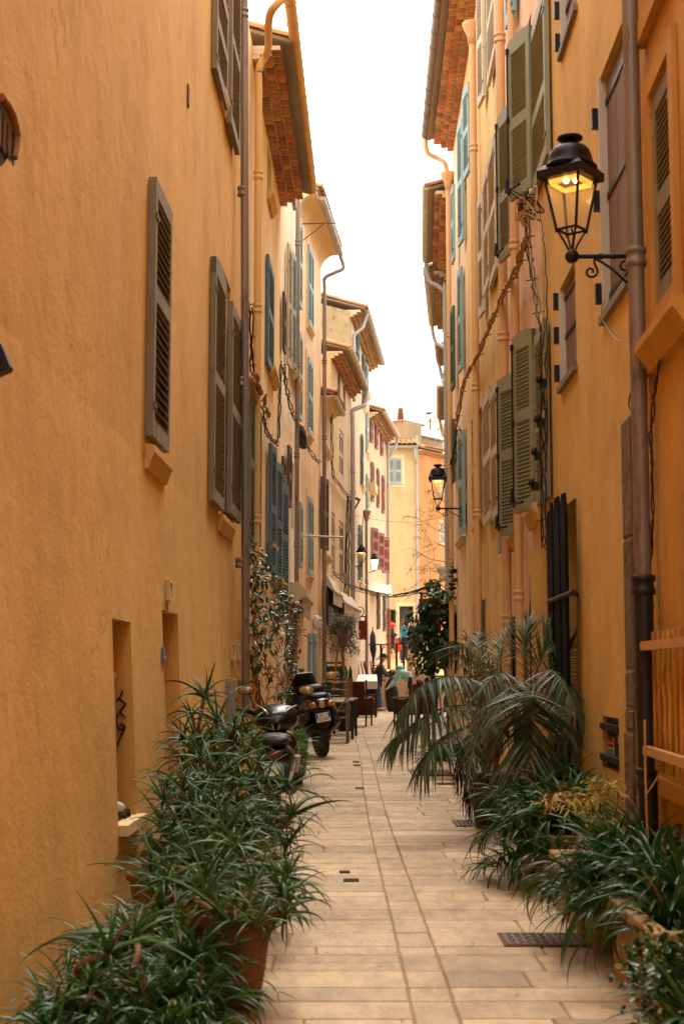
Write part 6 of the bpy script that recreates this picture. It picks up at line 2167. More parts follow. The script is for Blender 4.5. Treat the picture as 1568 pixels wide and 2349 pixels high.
# ---- grassy plant by the scooter
strap_plant('spider_plant', 'pale green spider plant tumbling beside the parked scooter', 'spider plant', (-0.45, 16.6, 0.25), [(-0.6, 16.8, 0.45), (-0.52, 16.5, 0.4), (-0.7, 16.4, 0.4), (-0.55, 16.0, 0.25), (-0.5, 16.2, 0.2)], 23, V_STRAPP, 60, 0.36, hi=85)
pot('plant_pot', 'dark pot under the spider plant beside the scooter', Vector((-0.6, 16.5, 0)), 0.22, 0.36, 'black_box', rim=False)
# ---- right: agapanthus
strap_plant('agapanthus', 'dense agapanthus spilling to the paving under the palm', 'agapanthus', (1.4, 9.4, 0.3), [(1.18, 8.9, 0.38), (1.28, 9.3, 0.46), (1.42, 9.0, 0.46), (1.18, 9.8, 0.44), (1.5, 9.6, 0.5), (1.36, 9.7, 0.5), (1.54, 9.1, 0.46), (1.3, 8.6, 0.42)], 24, V_STRAP, 80, 0.34, spread=0.16, hi=105)
strap_plant('agapanthus', 'agapanthus leaves hanging to the ground in front of the tall palm pot', 'agapanthus', (1.16, 8.7, 0.2), [(1.1, 8.65, 0.2), (1.1, 9.1, 0.28), (1.22, 8.45, 0.22), (1.06, 8.9, 0.1)], 25, V_STRAP, 75, 0.27, spread=0.2, hi=120)
strap_plant('agapanthus', 'large agapanthus arching over the clay planter beside the manhole cover', 'agapanthus', (1.5, 7.0, 0.35), [(1.28, 6.9, 0.34), (1.42, 6.7, 0.38), (1.48, 7.0, 0.38), (1.36, 7.2, 0.36), (1.46, 6.4, 0.36), (1.36, 6.3, 0.34), (1.42, 6.05, 0.34), (1.3, 5.8, 0.28)], 26, V_STRAP, 80, 0.38, spread=0.15, hi=92)
strap_plant('agapanthus', 'agapanthus trailing roots and leaves down the planter side', 'agapanthus', (1.18, 6.7, 0.2), [(1.14, 6.75, 0.28), (1.14, 7.1, 0.28), (1.18, 6.5, 0.24)], 27, V_STRAP, 70, 0.28, spread=0.16, hi=120)
strap_plant('agapanthus', 'agapanthus tuft growing beside the variegated shrub', 'agapanthus', (1.12, 4.55, 0.05), [(1.12, 4.55, 0.1), (1.22, 4.7, 0.15)], 28, V_STRAP, 45, 0.34, hi=70)
trough('rough clay planter with thick rim holding the agapanthus', 1.15, 1.50, 5.35, 6.2, 0.34)
trough('clay planter farther along the wall under hanging leaves', 1.17, 1.55, 6.75, 8.1, 0.30)
trough('low clay planter under the dense agapanthus', 1.2, 1.62, 8.55, 9.9, 0.32)
# hanging dry roots
items = []
rg = random.Random(41)
for i in range(26):
    P = Vector((1.14, rg.uniform(6.2, 7.2), rg.uniform(0.22, 0.36)))
    items.append((rg.choice(V_PALMDRY), DM(P, (rg.uniform(-0.35, 0), rg.uniform(-0.2, 0.2), -1), rg.uniform(0.15, 0.3), (-1, 0, 0))))
T = thing('dry_leaves', 'withered brown leaves hanging over the planter edge', 'dry leaves', (1.14, 6.7, 0.05))
scatter(T, items, 60)
# ---- nandina with yellow and rust leaves, and bare canes
rg = random.Random(42)
T = thing('nandina', 'wispy nandina with yellow and rust leaves above the agapanthus', 'nandina', (1.5, 8.2, 0.3))
items = []
for i in range(20):
    tipP = at_y(rg.uniform(1240, 1415), rg.uniform(1790, 1940), rg.uniform(7.3, 8.1))
    b = Vector((1.48 + rg.uniform(-0.08, 0.08), 8.2 + rg.uniform(-0.1, 0.1), 0.35))
    path = smooth_path([b, (b + tipP) / 2 + Vector((0.05, 0, 0.12)), tipP], 5)
    MB().tube(path, 0.004, 5).build('stem', 'stem_brown', T)
    for k in range(20):
        P = path[rg.randint(4, len(path) - 1)] + Vector((rg.gauss(0, 0.03), rg.gauss(0, 0.03), rg.gauss(0, 0.02)))
        items.append((rg.choice(V_BAMB), DM(P, (rg.uniform(-1, 1), rg.uniform(-1, 0.4), rg.uniform(-0.6, 0.5)), rg.uniform(0.05, 0.085))))
scatter(T, items, 300)
T = thing('bare_canes', 'bare bamboo-like canes with clipped tips against the dark stone', 'cane', at_y(1492, 1960, 7.0))
for (pp, r_) in ((((1497, 1990), (1490, 1880), (1487, 1780), (1485, 1650)), 0.006), (((1490, 1820), (1507, 1795), (1520, 1770)), 0.004), (((1548, 2000), (1565, 1890), (1572, 1830)), 0.006), (((1570, 1885), (1555, 1840), (1545, 1800)), 0.004)):
    MB().tube(smooth_path([at_y(x - 8, y, 7.0) for x, y in pp], 4), r_, 6).build('cane', 'cane_rail', T)
# ---- variegated shrub
rg = random.Random(43)
T = thing('euonymus_shrub', 'variegated shrub with cream-edged leaves beside the clay planter', 'shrub', (1.2, 5.0, 0))
items = []
for i in range(60):
    a, e_ = rg.uniform(0, 2 * PI), rg.uniform(-0.4, 1.3)
    tipP = Vector((1.2 + 0.21 * math.cos(a) * math.cos(e_), 5.0 + 0.36 * math.sin(a) * math.cos(e_), 0.17 + 0.2 * math.sin(e_)))
    MB().tube([Vector((1.2, 5.0, 0.02)), (tipP + Vector((1.2, 5.0, 0.1))) / 2, tipP], 0.004, 4).build('twig', 'stem_green', T)
    for k in range(16):
        P = tipP + Vector((rg.gauss(0, 0.035), rg.gauss(0, 0.035), rg.gauss(0, 0.03)))
        d = (P - Vector((1.2, 5.0, 0.12))).normalized() + Vector((rg.gauss(0, 0.6), rg.gauss(0, 0.6), rg.gauss(0.2, 0.5)))
        items.append((rg.choice(V_EUO), DM(P, d, rg.uniform(0.032, 0.05))))
scatter(T, items, 300)
# ---- withered leaves on the paving
rg = random.Random(90)
for i in range(16):
    P = at_z(rg.uniform(640, 1130), rg.uniform(1850, 2330), 0.006)
    o = link('fallen_leaf', rg.choice(V_PALMDRY if i % 3 else V_DEAD), None, Matrix.Translation(P) @ Matrix.Rotation(rg.uniform(0, 6.3), 4, 'Z') @ Matrix.Rotation(rad(86), 4, 'X') @ Matrix.Scale(rg.uniform(0.03, 0.07), 4))
    tag(o, 'small withered leaf lying on the paving', 'leaf', 'withered leaves on the paving')
# ---- palms
def frond(T, pts, n, Lf, rg, vs_=V_PALM, droop=0.35, side=None, fan=0.65, stalk=0.2, mat='stem_green', r0=0.009):
    """pinnate frond along pts; leaflets as sub-parts"""
    path = smooth_path(pts, 8)
    k = len(path)
    fr = MB().tube(path, [r0 * (1 - 0.75 * i / k) for i in range(k)], 6).build('frond', mat, T)
    for i in range(n):
        f = stalk + (1 - stalk) * (i + 0.5) / n
        q = f * (k - 1)
        j = min(int(q), k - 2)
        P = path[j].lerp(path[j + 1], q - j)
        tan = (path[j + 1] - path[j]).normalized()
        s_ = Vector(side).normalized() if side is not None else tan.cross(Z3)
        if s_.length < 0.05:
            s_ = Vector((1, 0, 0))
        s_ = (s_ - tan * s_.dot(tan)).normalized()
        g_ = (f - stalk) / (1 - stalk)
        L = Lf * (0.55 + 0.6 * math.sin(PI * (0.12 + 0.75 * g_))) * rg.uniform(0.9, 1.1)
        for sg in (-1, 1):
            d = s_ * sg * (1 - 0.55 * g_) + tan * (fan * (0.6 + 0.9 * g_)) + Vector((rg.gauss(0, 0.12), rg.gauss(0, 0.12), -droop * rg.uniform(0.3, 1.3)))
            link('leaflet', rg.choice(V_PALMDRY if rg.random() < 0.08 else vs_), fr, DM(P, d, L))
    return fr
rg = random.Random(60)
pot('plant_pot', 'tall dark pot at the foot of the left palm', Vector((1.24, 11.95, 0)), 0.17, 0.44, 'black_box', rim=False, taper=0.82)
pot('plant_pot', 'dark pot behind the agapanthus under the right palm', Vector((1.42, 10.9, 0)), 0.17, 0.42, 'black_box', rim=False, taper=0.82)
TA = thing('palm', 'palm with long dull green fronds arching low over the paving', 'palm', (1.26, 11.95, 0.4))
cA = Vector((1.28, 11.95, 0.5))
for i in range(3):
    MB().tube(smooth_path([cA - Vector((0.02 * i, 0, 0.1)), cA + Vector((0.02 * i, 0.02, 0.2)), cA + Vector((0.01, 0, 0.42))], 3), 0.02, 7).build('trunk', 'bark', TA)
def fr(T, c, wp, n=22, L=0.3, **kw):
    return frond(T, [c] + [at_y(*p) for p in wp], int(n * 1.1), L * 1.1, rg, **kw)
c1 = Vector((1.29, 11.95, 0.85))
fr(TA, c1, ((1100, 1570, 11.8), (1030, 1552, 11.5), (965, 1575, 11.2), (915, 1640, 11.0)), 34, 0.33, droop=0.6)
fr(TA, c1, ((1080, 1620, 11.6), (1010, 1625, 11.3), (950, 1660, 11.1), (900, 1695, 11.0)), 34, 0.32, droop=0.45)
fr(TA, c1, ((1090, 1660, 11.5), (1040, 1680, 11.2), (990, 1720, 11.0), (965, 1760, 10.9)), 28, 0.30, droop=0.35)
fr(TA, c1, ((1120, 1560, 12.0), (1085, 1500, 12.2), (1040, 1470, 12.4), (1000, 1500, 12.6)), 22, 0.26, droop=0.5)
fr(TA, c1, ((1140, 1540, 12.0), (1150, 1480, 12.2), (1165, 1440, 12.4)), 18, 0.22, droop=0.1, side=(1, 0, 0), fan=1.3, vs_=V_FAN)
fr(TA, c1, ((1110, 1540, 12.2), (1095, 1490, 12.4), (1100, 1455, 12.6)), 18, 0.22, droop=0.1, side=(1, 0, 0), fan=1.3, vs_=V_FAN)
fr(TA, c1, ((1120, 1640, 11.4), (1090, 1700, 11.0), (1080, 1760, 10.8)), 20, 0.24, droop=0.4, side=(1, 0, 0))
fr(TA, c1, ((1150, 1600, 11.6), (1190, 1580, 11.3), (1230, 1610, 11.0)), 20, 0.24, droop=0.5)
TB = thing('palm', 'palm with one broad fan-like frond hanging towards the street', 'palm', (1.4, 10.9, 0.4))
c2 = Vector((1.40, 10.9, 1.0))
for i in range(3):
    MB().tube(smooth_path([Vector((1.40 + 0.03 * i, 10.9, 0.35)), Vector((1.38 + 0.03 * i, 10.92, 0.7)), c2], 3), 0.02, 7).build('trunk', 'bark', TB)
fr(TB, c2, ((1224, 1570, 10.30), (1220, 1600, 9.50), (1216, 1660, 9.70), (1213, 1740, 9.50)), 36, 0.42, droop=0.12, side=(1, 0, 0.0), fan=0.6, stalk=0.42, vs_=V_FAN)
fr(TB, c2, ((1250, 1540, 10.50), (1285, 1560, 10.10), (1318, 1625, 9.80)), 24, 0.30, droop=0.6)
fr(TB, c2, ((1230, 1540, 10.80), (1255, 1480, 10.80), (1268, 1440, 10.90)), 20, 0.25, droop=0.05, side=(1, 0, 0.3), fan=1.5, vs_=V_FAN)
fr(TB, c2, ((1205, 1530, 10.90), (1200, 1470, 11.00), (1215, 1430, 11.10)), 20, 0.24, droop=0.05, side=(1, 0, 0.2), fan=1.5, vs_=V_FAN)
fr(TB, c2, ((1260, 1560, 10.70), (1295, 1510, 10.70), (1312, 1480, 10.70)), 18, 0.25, droop=0.2, side=(1, 0, -0.5), fan=1.0)
fr(TB, c2, ((1180, 1560, 10.70), (1140, 1545, 10.40), (1105, 1580, 10.10)), 22, 0.28, droop=0.6)
fr(TB, c2, ((1240, 1590, 10.50), (1280, 1620, 10.00), (1300, 1690, 9.70)), 22, 0.28, droop=0.4)
fr(TB, c2, ((1190, 1570, 10.50), (1150, 1600, 10.00), (1130, 1670, 9.70)), 22, 0.28, droop=0.4)
# dry fronds between the palms
for (wp, L) in ((((1150, 1600, 11.6), (1110, 1610, 11.3), (1075, 1680, 11.1)), 0.22), (((1170, 1560, 11.9), (1110, 1550, 11.9), (1060, 1590, 11.8)), 0.2), (((1140, 1650, 11.3), (1130, 1720, 11.1), (1135, 1790, 11.0)), 0.22)):
    fr(TA, c1, wp, 14, L, vs_=V_PALMDRY, droop=0.9, mat='stem_brown')
for (wp, L) in ((((1080, 1690, 11.4), (1062, 1760, 11.2), (1070, 1820, 11.1)), 0.22), (((1090, 1700, 11.4), (1078, 1790, 11.2), (1075, 1850, 11.1)), 0.2), (((1070, 1690, 11.4), (1050, 1740, 11.2), (1045, 1790, 11.1)), 0.18)):
    fr(TA, Vector((1.25, 11.9, 0.75)), wp, 16, L, vs_=V_DEAD, droop=2.2, mat='stem_brown')
strap_plant('fountain_grass', 'low leafy tuft on the paving behind the palm', 'tuft', (1.28, 17.6, 0.1), [(1.2, 17.3, 0.2), (1.4, 17.8, 0.25), (1.15, 17.9, 0.2), (1.5, 17.2, 0.3)], 61, V_STRAP, 45, 0.4, hi=80)
# ---- grey-leaved shrub behind the palms
rg = random.Random(62)
T = thing('grey_shrub', 'feathery grey-green shrub between palm and tan house', 'shrub', (1.55, 15.0, 0))
items = []
for i in range(24):
    tipP = at_y(rg.uniform(1055, 1150), rg.uniform(1455, 1560), rg.uniform(14.4, 15.4))
    b = Vector((1.5, 15.0, 0.05))
    path = smooth_path([b, (b + tipP) / 2 + Vector((rg.gauss(0, 0.05), 0, 0.1)), tipP], 5)
    MB().tube(path, 0.005, 5).build('stem', 'stem_green', T)
    for k in range(26):
        P = path[rg.randint(4, len(path) - 1)] + Vector((rg.gauss(0, 0.03), rg.gauss(0, 0.03), rg.gauss(0, 0.03)))
        items.append((rg.choice(V_OLIVE), DM(P, (rg.uniform(-1, 1), rg.uniform(-1, 0.4), rg.uniform(-0.3, 1)), rg.uniform(0.07, 0.12))))
scatter(T, items, 300)
# ---- climber on the golden house
rg = random.Random(63)
T = thing('creeper', 'glossy creeper with bare twisted stems on the golden house wall', 'creeper', F2.pt(F2.hit(604, 1650)[0], 0.15, 0))
items = []
stems = [((612, 1640), (592, 1570), (572, 1500), (566, 1420), (574, 1350), (570, 1290), (566, 1255)), ((606, 1640), (590, 1580), (578, 1530), (590, 1470), (585, 1400), (590, 1330), (582, 1280)),
         ((604, 1640), (625, 1560), (606, 1500), (620, 1450), (640, 1400), (636, 1360), (600, 1330)), ((618, 1630), (640, 1570), (655, 1530), (668, 1480), (674, 1430), (668, 1390)),
         ((600, 1640), (584, 1560), (600, 1480), (612, 1420), (625, 1380), (655, 1365)), ((588, 1400), (610, 1390), (640, 1420), (655, 1470), (650, 1520)), ((610, 1600), (640, 1600), (660, 1580), (672, 1540))]
for s_i, st_ in enumerate(stems):
    pts = onfac(F2, st_, 0.12 + 0.03 * (s_i % 3))
    path = wob(pts, 0.02, s_i, 6)
    MB().tube(path, [0.014 * (1 - 0.6 * i / len(path)) for i in range(len(path))], 6).build('stem', 'stem_brown', T)
    for k in range(105):
        j = int(len(path) * (0.22 + 0.78 * rg.random() ** 0.75))
        P = path[min(j, len(path) - 1)] + Vector((abs(rg.gauss(0, 0.07)), rg.gauss(0, 0.28), rg.gauss(0, 0.07)))
        items.append((rg.choice(V_CREEP), DM(P, (rg.uniform(-0.4, 1), rg.uniform(-1, 0.7), rg.uniform(-0.8, 0.6)), rg.uniform(0.065, 0.105), (rg.uniform(-0.5, 0.5), -0.5, 1))))
for k in range(60):
    a = at_y(rg.uniform(575, 665), rg.uniform(1400, 1600), rg.uniform(17, 18.6))
    P0 = a
    MB().tube(wob([P0, P0 + Vector((rg.uniform(-0.2, 0.2), rg.uniform(-0.3, 0.3), rg.uniform(0.05, 0.35)))], 0.015, k, 4), 0.005, 4).build('twig', 'stem_brown', T)
scatter(T, items, 300)
# ---- ivy-like climber on the right
rg = random.Random(64)
c0 = at_y(1003, 1440, 25.6)
T = thing('climber', 'dense dark climber with heart-shaped leaves and red blooms by the orange house', 'climber', (c0.x, c0.y, 0))
MB().tube(wob([(c0.x + 0.2, c0.y + 0.1, 0), (c0.x + 0.15, c0.y, 0.8), (c0.x + 0.1, c0.y, 1.6), (c0.x, c0.y, 2.4)], 0.02, 1), 0.03, 6).build('trunk', 'bark', T)
MB().tube(wob([(c0.x - 0.1, c0.y + 0.1, 0), (c0.x - 0.05, c0.y, 0.8), (c0.x - 0.1, c0.y, 1.6), (c0.x - 0.2, c0.y, 2.2)], 0.02, 2), 0.025, 6).build('trunk', 'bark', T)
items = []
while len(items) < 1500:
    x, y, z = rg.uniform(-1, 1), rg.uniform(-1, 1), rg.uniform(-1, 1)
    rr = math.sqrt(x * x + y * y + z * z)
    if rr > 1 or rr < 0.45:
        continue
    bump_ = 1 + 0.16 * math.sin(5 * x + 3 * z) + 0.12 * math.sin(7 * z + 4 * y)
    P = c0 + Vector((x * 0.50 * bump_, y * 0.42 * bump_, z * 0.80 * bump_ - 0.04))
    d = Vector((x + rg.gauss(0, 0.5), y - 0.5 + rg.gauss(0, 0.5), -0.4 + rg.gauss(0, 0.5)))
    items.append((rg.choice(V_IVY), DM(P, d, rg.uniform(0.075, 0.12), (x, y, 0.8))))
for i in range(34):
    P = c0 + Vector((rg.uniform(-0.15, 0.3), -0.36, rg.uniform(-0.1, 0.65)))
    items.append((rg.choice(V_RED), DM(P, (rg.uniform(-1, 1), -1, rg.uniform(-1, 1)), 0.09)))
for k in range(26):   # shoots on the pipe above
    P = at_y(rg.uniform(1030, 1058), rg.uniform(1298, 1370), 24.6)
    items.append((rg.choice(V_IVY), DM(P, (rg.uniform(-1, 1), -1, rg.uniform(-1, 1)), rg.uniform(0.09, 0.14))))
scatter(T, items, 300)
# ---- olive tree in front of the shops
rg = random.Random(65)
c0 = at_y(785, 1462, 30.6)
T = thing('olive_tree', 'small silvery olive tree tied to an orange stake among the tables', 'olive tree', (c0.x + 0.05, c0.y, 0.4))
MB().tube(wob([(c0.x + 0.08, c0.y, 0.35), (c0.x + 0.06, c0.y, 1.0), (c0.x, c0.y, 1.7)], 0.01, 4), [0.035] * 6 + [0.03] * 7, 8).build('trunk', 'bark_olive', T)
items = []
cr = None
for i in range(46):
    a, e_ = rg.uniform(0, 2 * PI), rg.uniform(-0.9, 1.3)
    k = rg.uniform(0.65, 1.0)
    tipP = c0 + Vector((0.45 * k * math.cos(a) * math.cos(e_), 0.42 * k * math.sin(a) * math.cos(e_), 0.56 * k * math.sin(e_)))
    path = smooth_path([Vector((c0.x, c0.y, 1.55 + rg.uniform(0, 0.3))), (c0 + tipP) / 2 + Vector((0, 0, 0.08)), tipP], 4)
    MB().tube(path, 0.007, 4).build('branch', 'bark_olive', T)
    for q in range(48):
        P = path[rg.randint(3, len(path) - 1)].lerp(tipP, rg.random()) + Vector((rg.gauss(0, 0.06), rg.gauss(0, 0.06), rg.gauss(0, 0.07)))
        items.append((rg.choice(V_OLIVE), DM(P, (rg.uniform(-1, 1), rg.uniform(-1, 1), rg.uniform(-0.6, 1)), rg.uniform(0.05, 0.085))))
scatter(T, items, 0)
MB().tube([at_y(764, 1585, 30.4), at_y(774, 1490, 30.5)], 0.022, 7).build('stake', 'stake', T)
pot('plant_pot', 'dark tub at the foot of the olive tree', Vector((c0.x + 0.08, c0.y, 0)), 0.24, 0.42, 'black_box', rim=False)
# ---- leafless tree in front of the orange house
rg = random.Random(66)
c0 = at_y(1034, 1380, 47)
T = thing('bare_tree', 'leafless tree with fine drooping twigs before the deep orange house', 'tree', (c0.x, 47, 0))
MB().tube([(c0.x + 0.05, 47, 0.0), (c0.x, 47, 2.6), (c0.x - 0.05, 47, 3.8), (c0.x - 0.1, 47, 5.6)], [0.09, 0.07, 0.06, 0.035], 8).build('trunk', 'bark', T)
items = []
def twig(P, d, L, lev):
    pts = [P]
    q = P.copy()
    dd_ = d.normalized()
    for i in range(6):
        dd_ = (dd_ + Vector((rg.gauss(0, 0.12), rg.gauss(0, 0.12), rg.gauss(-0.05 if lev else 0.02, 0.1)))).normalized()
        q = q + dd_ * (L / 6)
        pts.append(q.copy())
    MB().tube(pts, [max(0.004, (0.022 if lev == 0 else 0.008) * (1 - i / 7)) for i in range(7)], 5).build('branch', 'bark', T)
    if lev < 2:
        for i in range(5 if lev == 0 else 4):
            twig(pts[rg.randint(2, 6)], dd_ + Vector((rg.gauss(0, 0.6), rg.gauss(0, 0.4), rg.gauss(0, 0.6))), L * 0.55, lev + 1)
    else:
        for p in pts[2:]:
            if rg.random() < 0.45:
                items.append((rg.choice(V_BUD), DM(p, (rg.uniform(-1, 1), -0.5, rg.uniform(-1, 1)), rg.uniform(0.06, 0.1))))
for i in range(9):
    z = 3.0 + i * 0.46
    twig(Vector((c0.x - 0.05, 47, z)), Vector((-1, rg.uniform(-0.4, 0.4), rg.uniform(-0.2, 0.9))), rg.uniform(0.75, 1.1), 0)
scatter(T, items, 0)
# ======================================================= TWO-WHEELERS
def wheel(T, c, r, w, name, M, rimmat='bike_grey'):
    """axle along local x"""
    R90 = Matrix.Translation(Vector(c)) @ Matrix.Rotation(PI / 2, 4, 'Y')
    n = 12
    prof = [(r - 0.10 + 0.0, -w * 0.30)] + [(r - 0.06 + 0.06 * math.cos(a), w * 0.5 * math.sin(a)) for a in [(-80 + 160 * i / n) * PI / 180 for i in range(n + 1)]] + [(r - 0.10, w * 0.30)]
    wh = MB(M @ R90).lathe(prof, 32).build(name, 'rubber', T)
    MB(M @ R90).lathe([(0.03, -w * 0.2), (r - 0.11, -w * 0.26), (r - 0.095, -w * 0.28), (r - 0.095, w * 0.28), (r - 0.11, w * 0.26), (0.03, w * 0.2)], 24).build('rim', rimmat, wh)
    tr = MB(M)
    for i in range(40):
        a = 2 * PI * i / 40
        for sg in (-1, 1):
            tr.box((0, 0, 0), (w * 0.38, 0.010, 0.004), 0, Matrix.Translation(Vector(c)) @ Matrix.Rotation(a, 4, 'X') @ Matrix.Translation((sg * w * 0.2, 0, r - 0.006)) @ Matrix.Rotation(sg * 0.6, 4, 'Z') @ Matrix.Rotation(sg * 0.33, 4, 'Y'))
    stuff(tr.build('tread', 'bike_matt', wh))
    return wh
def plate_obj(T, M, w, h, lines, band='print_blue', right=None, size=0.055):
    p = MB(M).box((0, 0, 0), (w, 0.006, h)).build('number_plate', 'enamel_white', T)
    X = M @ Matrix.Rotation(PI / 2, 4, 'X')
    MB(M).box((-w / 2 + 0.014, -0.004, 0.0 if len(lines) < 2 else h * 0.18), (0.026, 0.004, h * (0.9 if len(lines) < 2 else 0.5))).build('plate_band', band, p)
    if right:
        MB(M).box((w / 2 - 0.014, -0.004, h * 0.18), (0.026, 0.004, h * 0.5)).build('plate_band', right, p)
    for i, (tx, x, z) in enumerate(lines):
        link('lettering', text_mesh(tx, size, 'print_black', 0.001), p, X @ Matrix.Translation((x, z, 0.006)))
    return p
def maxi_scooter(P, yaw, lean):
    T = thing('motor_scooter', 'large black motor scooter parked tail-on with amber indicators and white number plate', 'motor scooter', P, 0)
    M = Matrix.Translation(P) @ Matrix.Rotation(yaw, 4, 'Z') @ Matrix.Rotation(lean, 4, 'Y')
    wheel(T, (0, 0.31, 0.31), 0.31, 0.165, 'rear_wheel', M)
    wheel(T, (0, 1.78, 0.30), 0.30, 0.13, 'front_wheel', M)
    def L(name, rings, mat, parent=T):
        return MB(M).loft(rings, 0).build(name, mat, parent)
    tail = L('tail', [ring(0, 0.80, 0.10, 0.055, -0.05), ring(0, 0.80, 0.155, 0.085, 0.03), ring(0, 0.78, 0.19, 0.12, 0.2), ring(0, 0.75, 0.2, 0.16, 0.5), ring(0, 0.7, 0.19, 0.2, 0.85)], 'bike_black')
    L('seat', [ring(0, 0.90, 0.08, 0.03, 0.04), ring(0, 0.915, 0.15, 0.045, 0.12), ring(0, 0.92, 0.175, 0.05, 0.35), ring(0, 0.875, 0.17, 0.05, 0.55), ring(0, 0.83, 0.14, 0.05, 0.95)], 'bike_matt')
    L('backrest', [ring(0, 0.99, 0.11, 0.05, 0.30), ring(0, 1.0, 0.15, 0.085, 0.36), ring(0, 1.0, 0.155, 0.09, 0.44), ring(0, 0.98, 0.12, 0.06, 0.52)], 'bike_matt')
    for sg in (-1, 1):
        L('side_panel', [ring(sg * 0.2, 0.66, 0.03, 0.10, 0.08, rot=0.1), ring(sg * 0.235, 0.64, 0.035, 0.14, 0.22), ring(sg * 0.23, 0.6, 0.035, 0.15, 0.45), ring(sg * 0.2, 0.58, 0.03, 0.12, 0.75)], 'bike_grey')
        XM = M @ Matrix.Translation((sg * 0.232, 0.06, 0.70)) @ Matrix.Rotation(sg * rad(42), 4, 'Y') @ Matrix.Rotation(PI / 2, 4, 'X')
        link('lettering', text_mesh('TMAX', 0.055, 'print_orange', 0.002), T, XM)
        L('indicator', [ring(sg * 0.115, 0.80, 0.03, 0.018, -0.055), ring(sg * 0.125, 0.795, 0.055, 0.04, -0.03), ring(sg * 0.135, 0.79, 0.05, 0.045, 0.03)], 'lens_amber')
        MB(M).tube([(sg * 0.14, 1.02, 0.94), (sg * 0.3, 0.98, 0.99), (sg * 0.38, 0.93, 0.98)], [0.016, 0.018, 0.02], 8).build('handlebar', 'bike_matt', T)
        MB(M).tube([(sg * 0.27, 1.06, 1.0), (sg * 0.36, 1.10, 1.1), (sg * 0.40, 1.08, 1.14)], 0.008, 6).build('mirror_stem', 'bike_matt', T)
        mr = MB(M).loft([ring(sg * 0.42, 1.17, 0.075, 0.045, 1.10), ring(sg * 0.42, 1.17, 0.095, 0.062, 1.07), ring(sg * 0.42, 1.17, 0.1, 0.066, 1.045)], 0).build('mirror', 'bike_matt', T)
        MB(M).loft([ring(sg * 0.42, 1.17, 0.09, 0.056, 1.044), ring(sg * 0.42, 1.17, 0.09, 0.056, 1.040)], 0).build('mirror_glass', 'mirror', mr)
    L('brake_lens', [ring(0, 0.79, 0.02, 0.03, -0.065, e=2), ring(0, 0.795, 0.045, 0.06, -0.05, e=2.2), ring(0, 0.8, 0.05, 0.06, 0.0)], 'lens_clear')
    MB(M).prism([(-0.13, 0.72), (0.13, 0.72), (0.11, 0.52), (0.05, 0.44), (-0.05, 0.44), (-0.11, 0.52)], -0.03, 0.02).build('mudguard', 'bike_black', T)
    MB(M).box((0, -0.04, 0.705), (0.05, 0.01, 0.018)).build('reflector', 'lens_red', T)
    plate_obj(T, M @ Matrix.Translation((0, -0.05, 0.605)) @ Matrix.Rotation(rad(-12), 4, 'X') @ Matrix.Rotation(rad(-4), 4, 'Y'), 0.21, 0.13, [('EC -', -0.005, 0.028), ('852-OD', 0.0, -0.03)], right='print_blue', size=0.052)
    L('engine_case', [ring(0, 0.42, 0.12, 0.09, 0.25), ring(0, 0.42, 0.17, 0.13, 0.5), ring(0, 0.4, 0.17, 0.14, 0.9)], 'bike_matt')
    MB(M).tube([(0.15, 0.75, 0.32), (0.2, 0.4, 0.40), (0.215, 0.12, 0.50), (0.215, 0.0, 0.55)], [0.05, 0.062, 0.066, 0.056], 14).build('exhaust', 'bike_grey', T)
    MB(M).tube([(0.215, 0.0, 0.55), (0.215, -0.015, 0.556)], [0.048, 0.04], 14).build('exhaust_tip', 'bike_black', T)
    MB(M).box((0.12, 0.45, 0.33), (0.05, 0.42, 0.08)).build('swing_arm', 'bike_grey', T)
    L('front_fairing', [ring(0, 0.68, 0.18, 0.24, 1.05), ring(0, 0.75, 0.26, 0.28, 1.2), ring(0, 0.8, 0.27, 0.25, 1.4), ring(0, 0.76, 0.18, 0.16, 1.7), ring(0, 0.7, 0.05, 0.05, 1.85)], 'bike_black')
    L('dashboard', [ring(0, 1.0, 0.1, 0.05, 1.02), ring(0, 1.02, 0.16, 0.07, 1.1), ring(0, 1.03, 0.17, 0.08, 1.3)], 'bike_matt')
    MB(M).loft([[(-0.2, 1.25, 1.0), (0.2, 1.25, 1.0), (0.2, 1.27, 1.0), (-0.2, 1.27, 1.0)], [(-0.19, 1.13, 1.14), (0.19, 1.13, 1.14), (0.19, 1.15, 1.15), (-0.19, 1.15, 1.15)], [(-0.11, 1.02, 1.25), (0.11, 1.02, 1.25), (0.11, 1.035, 1.26), (-0.11, 1.035, 1.26)]], 0, True, False).build('windscreen', 'bike_grey', T)
    MB(M).tube([(-0.17, 0.6, 0.3), (-0.28, 0.55, 0.02)], 0.014, 6).build('stand', 'bike_grey', T)
    return T
maxi_scooter(at_z(749, 1739), rad(13), rad(-6))
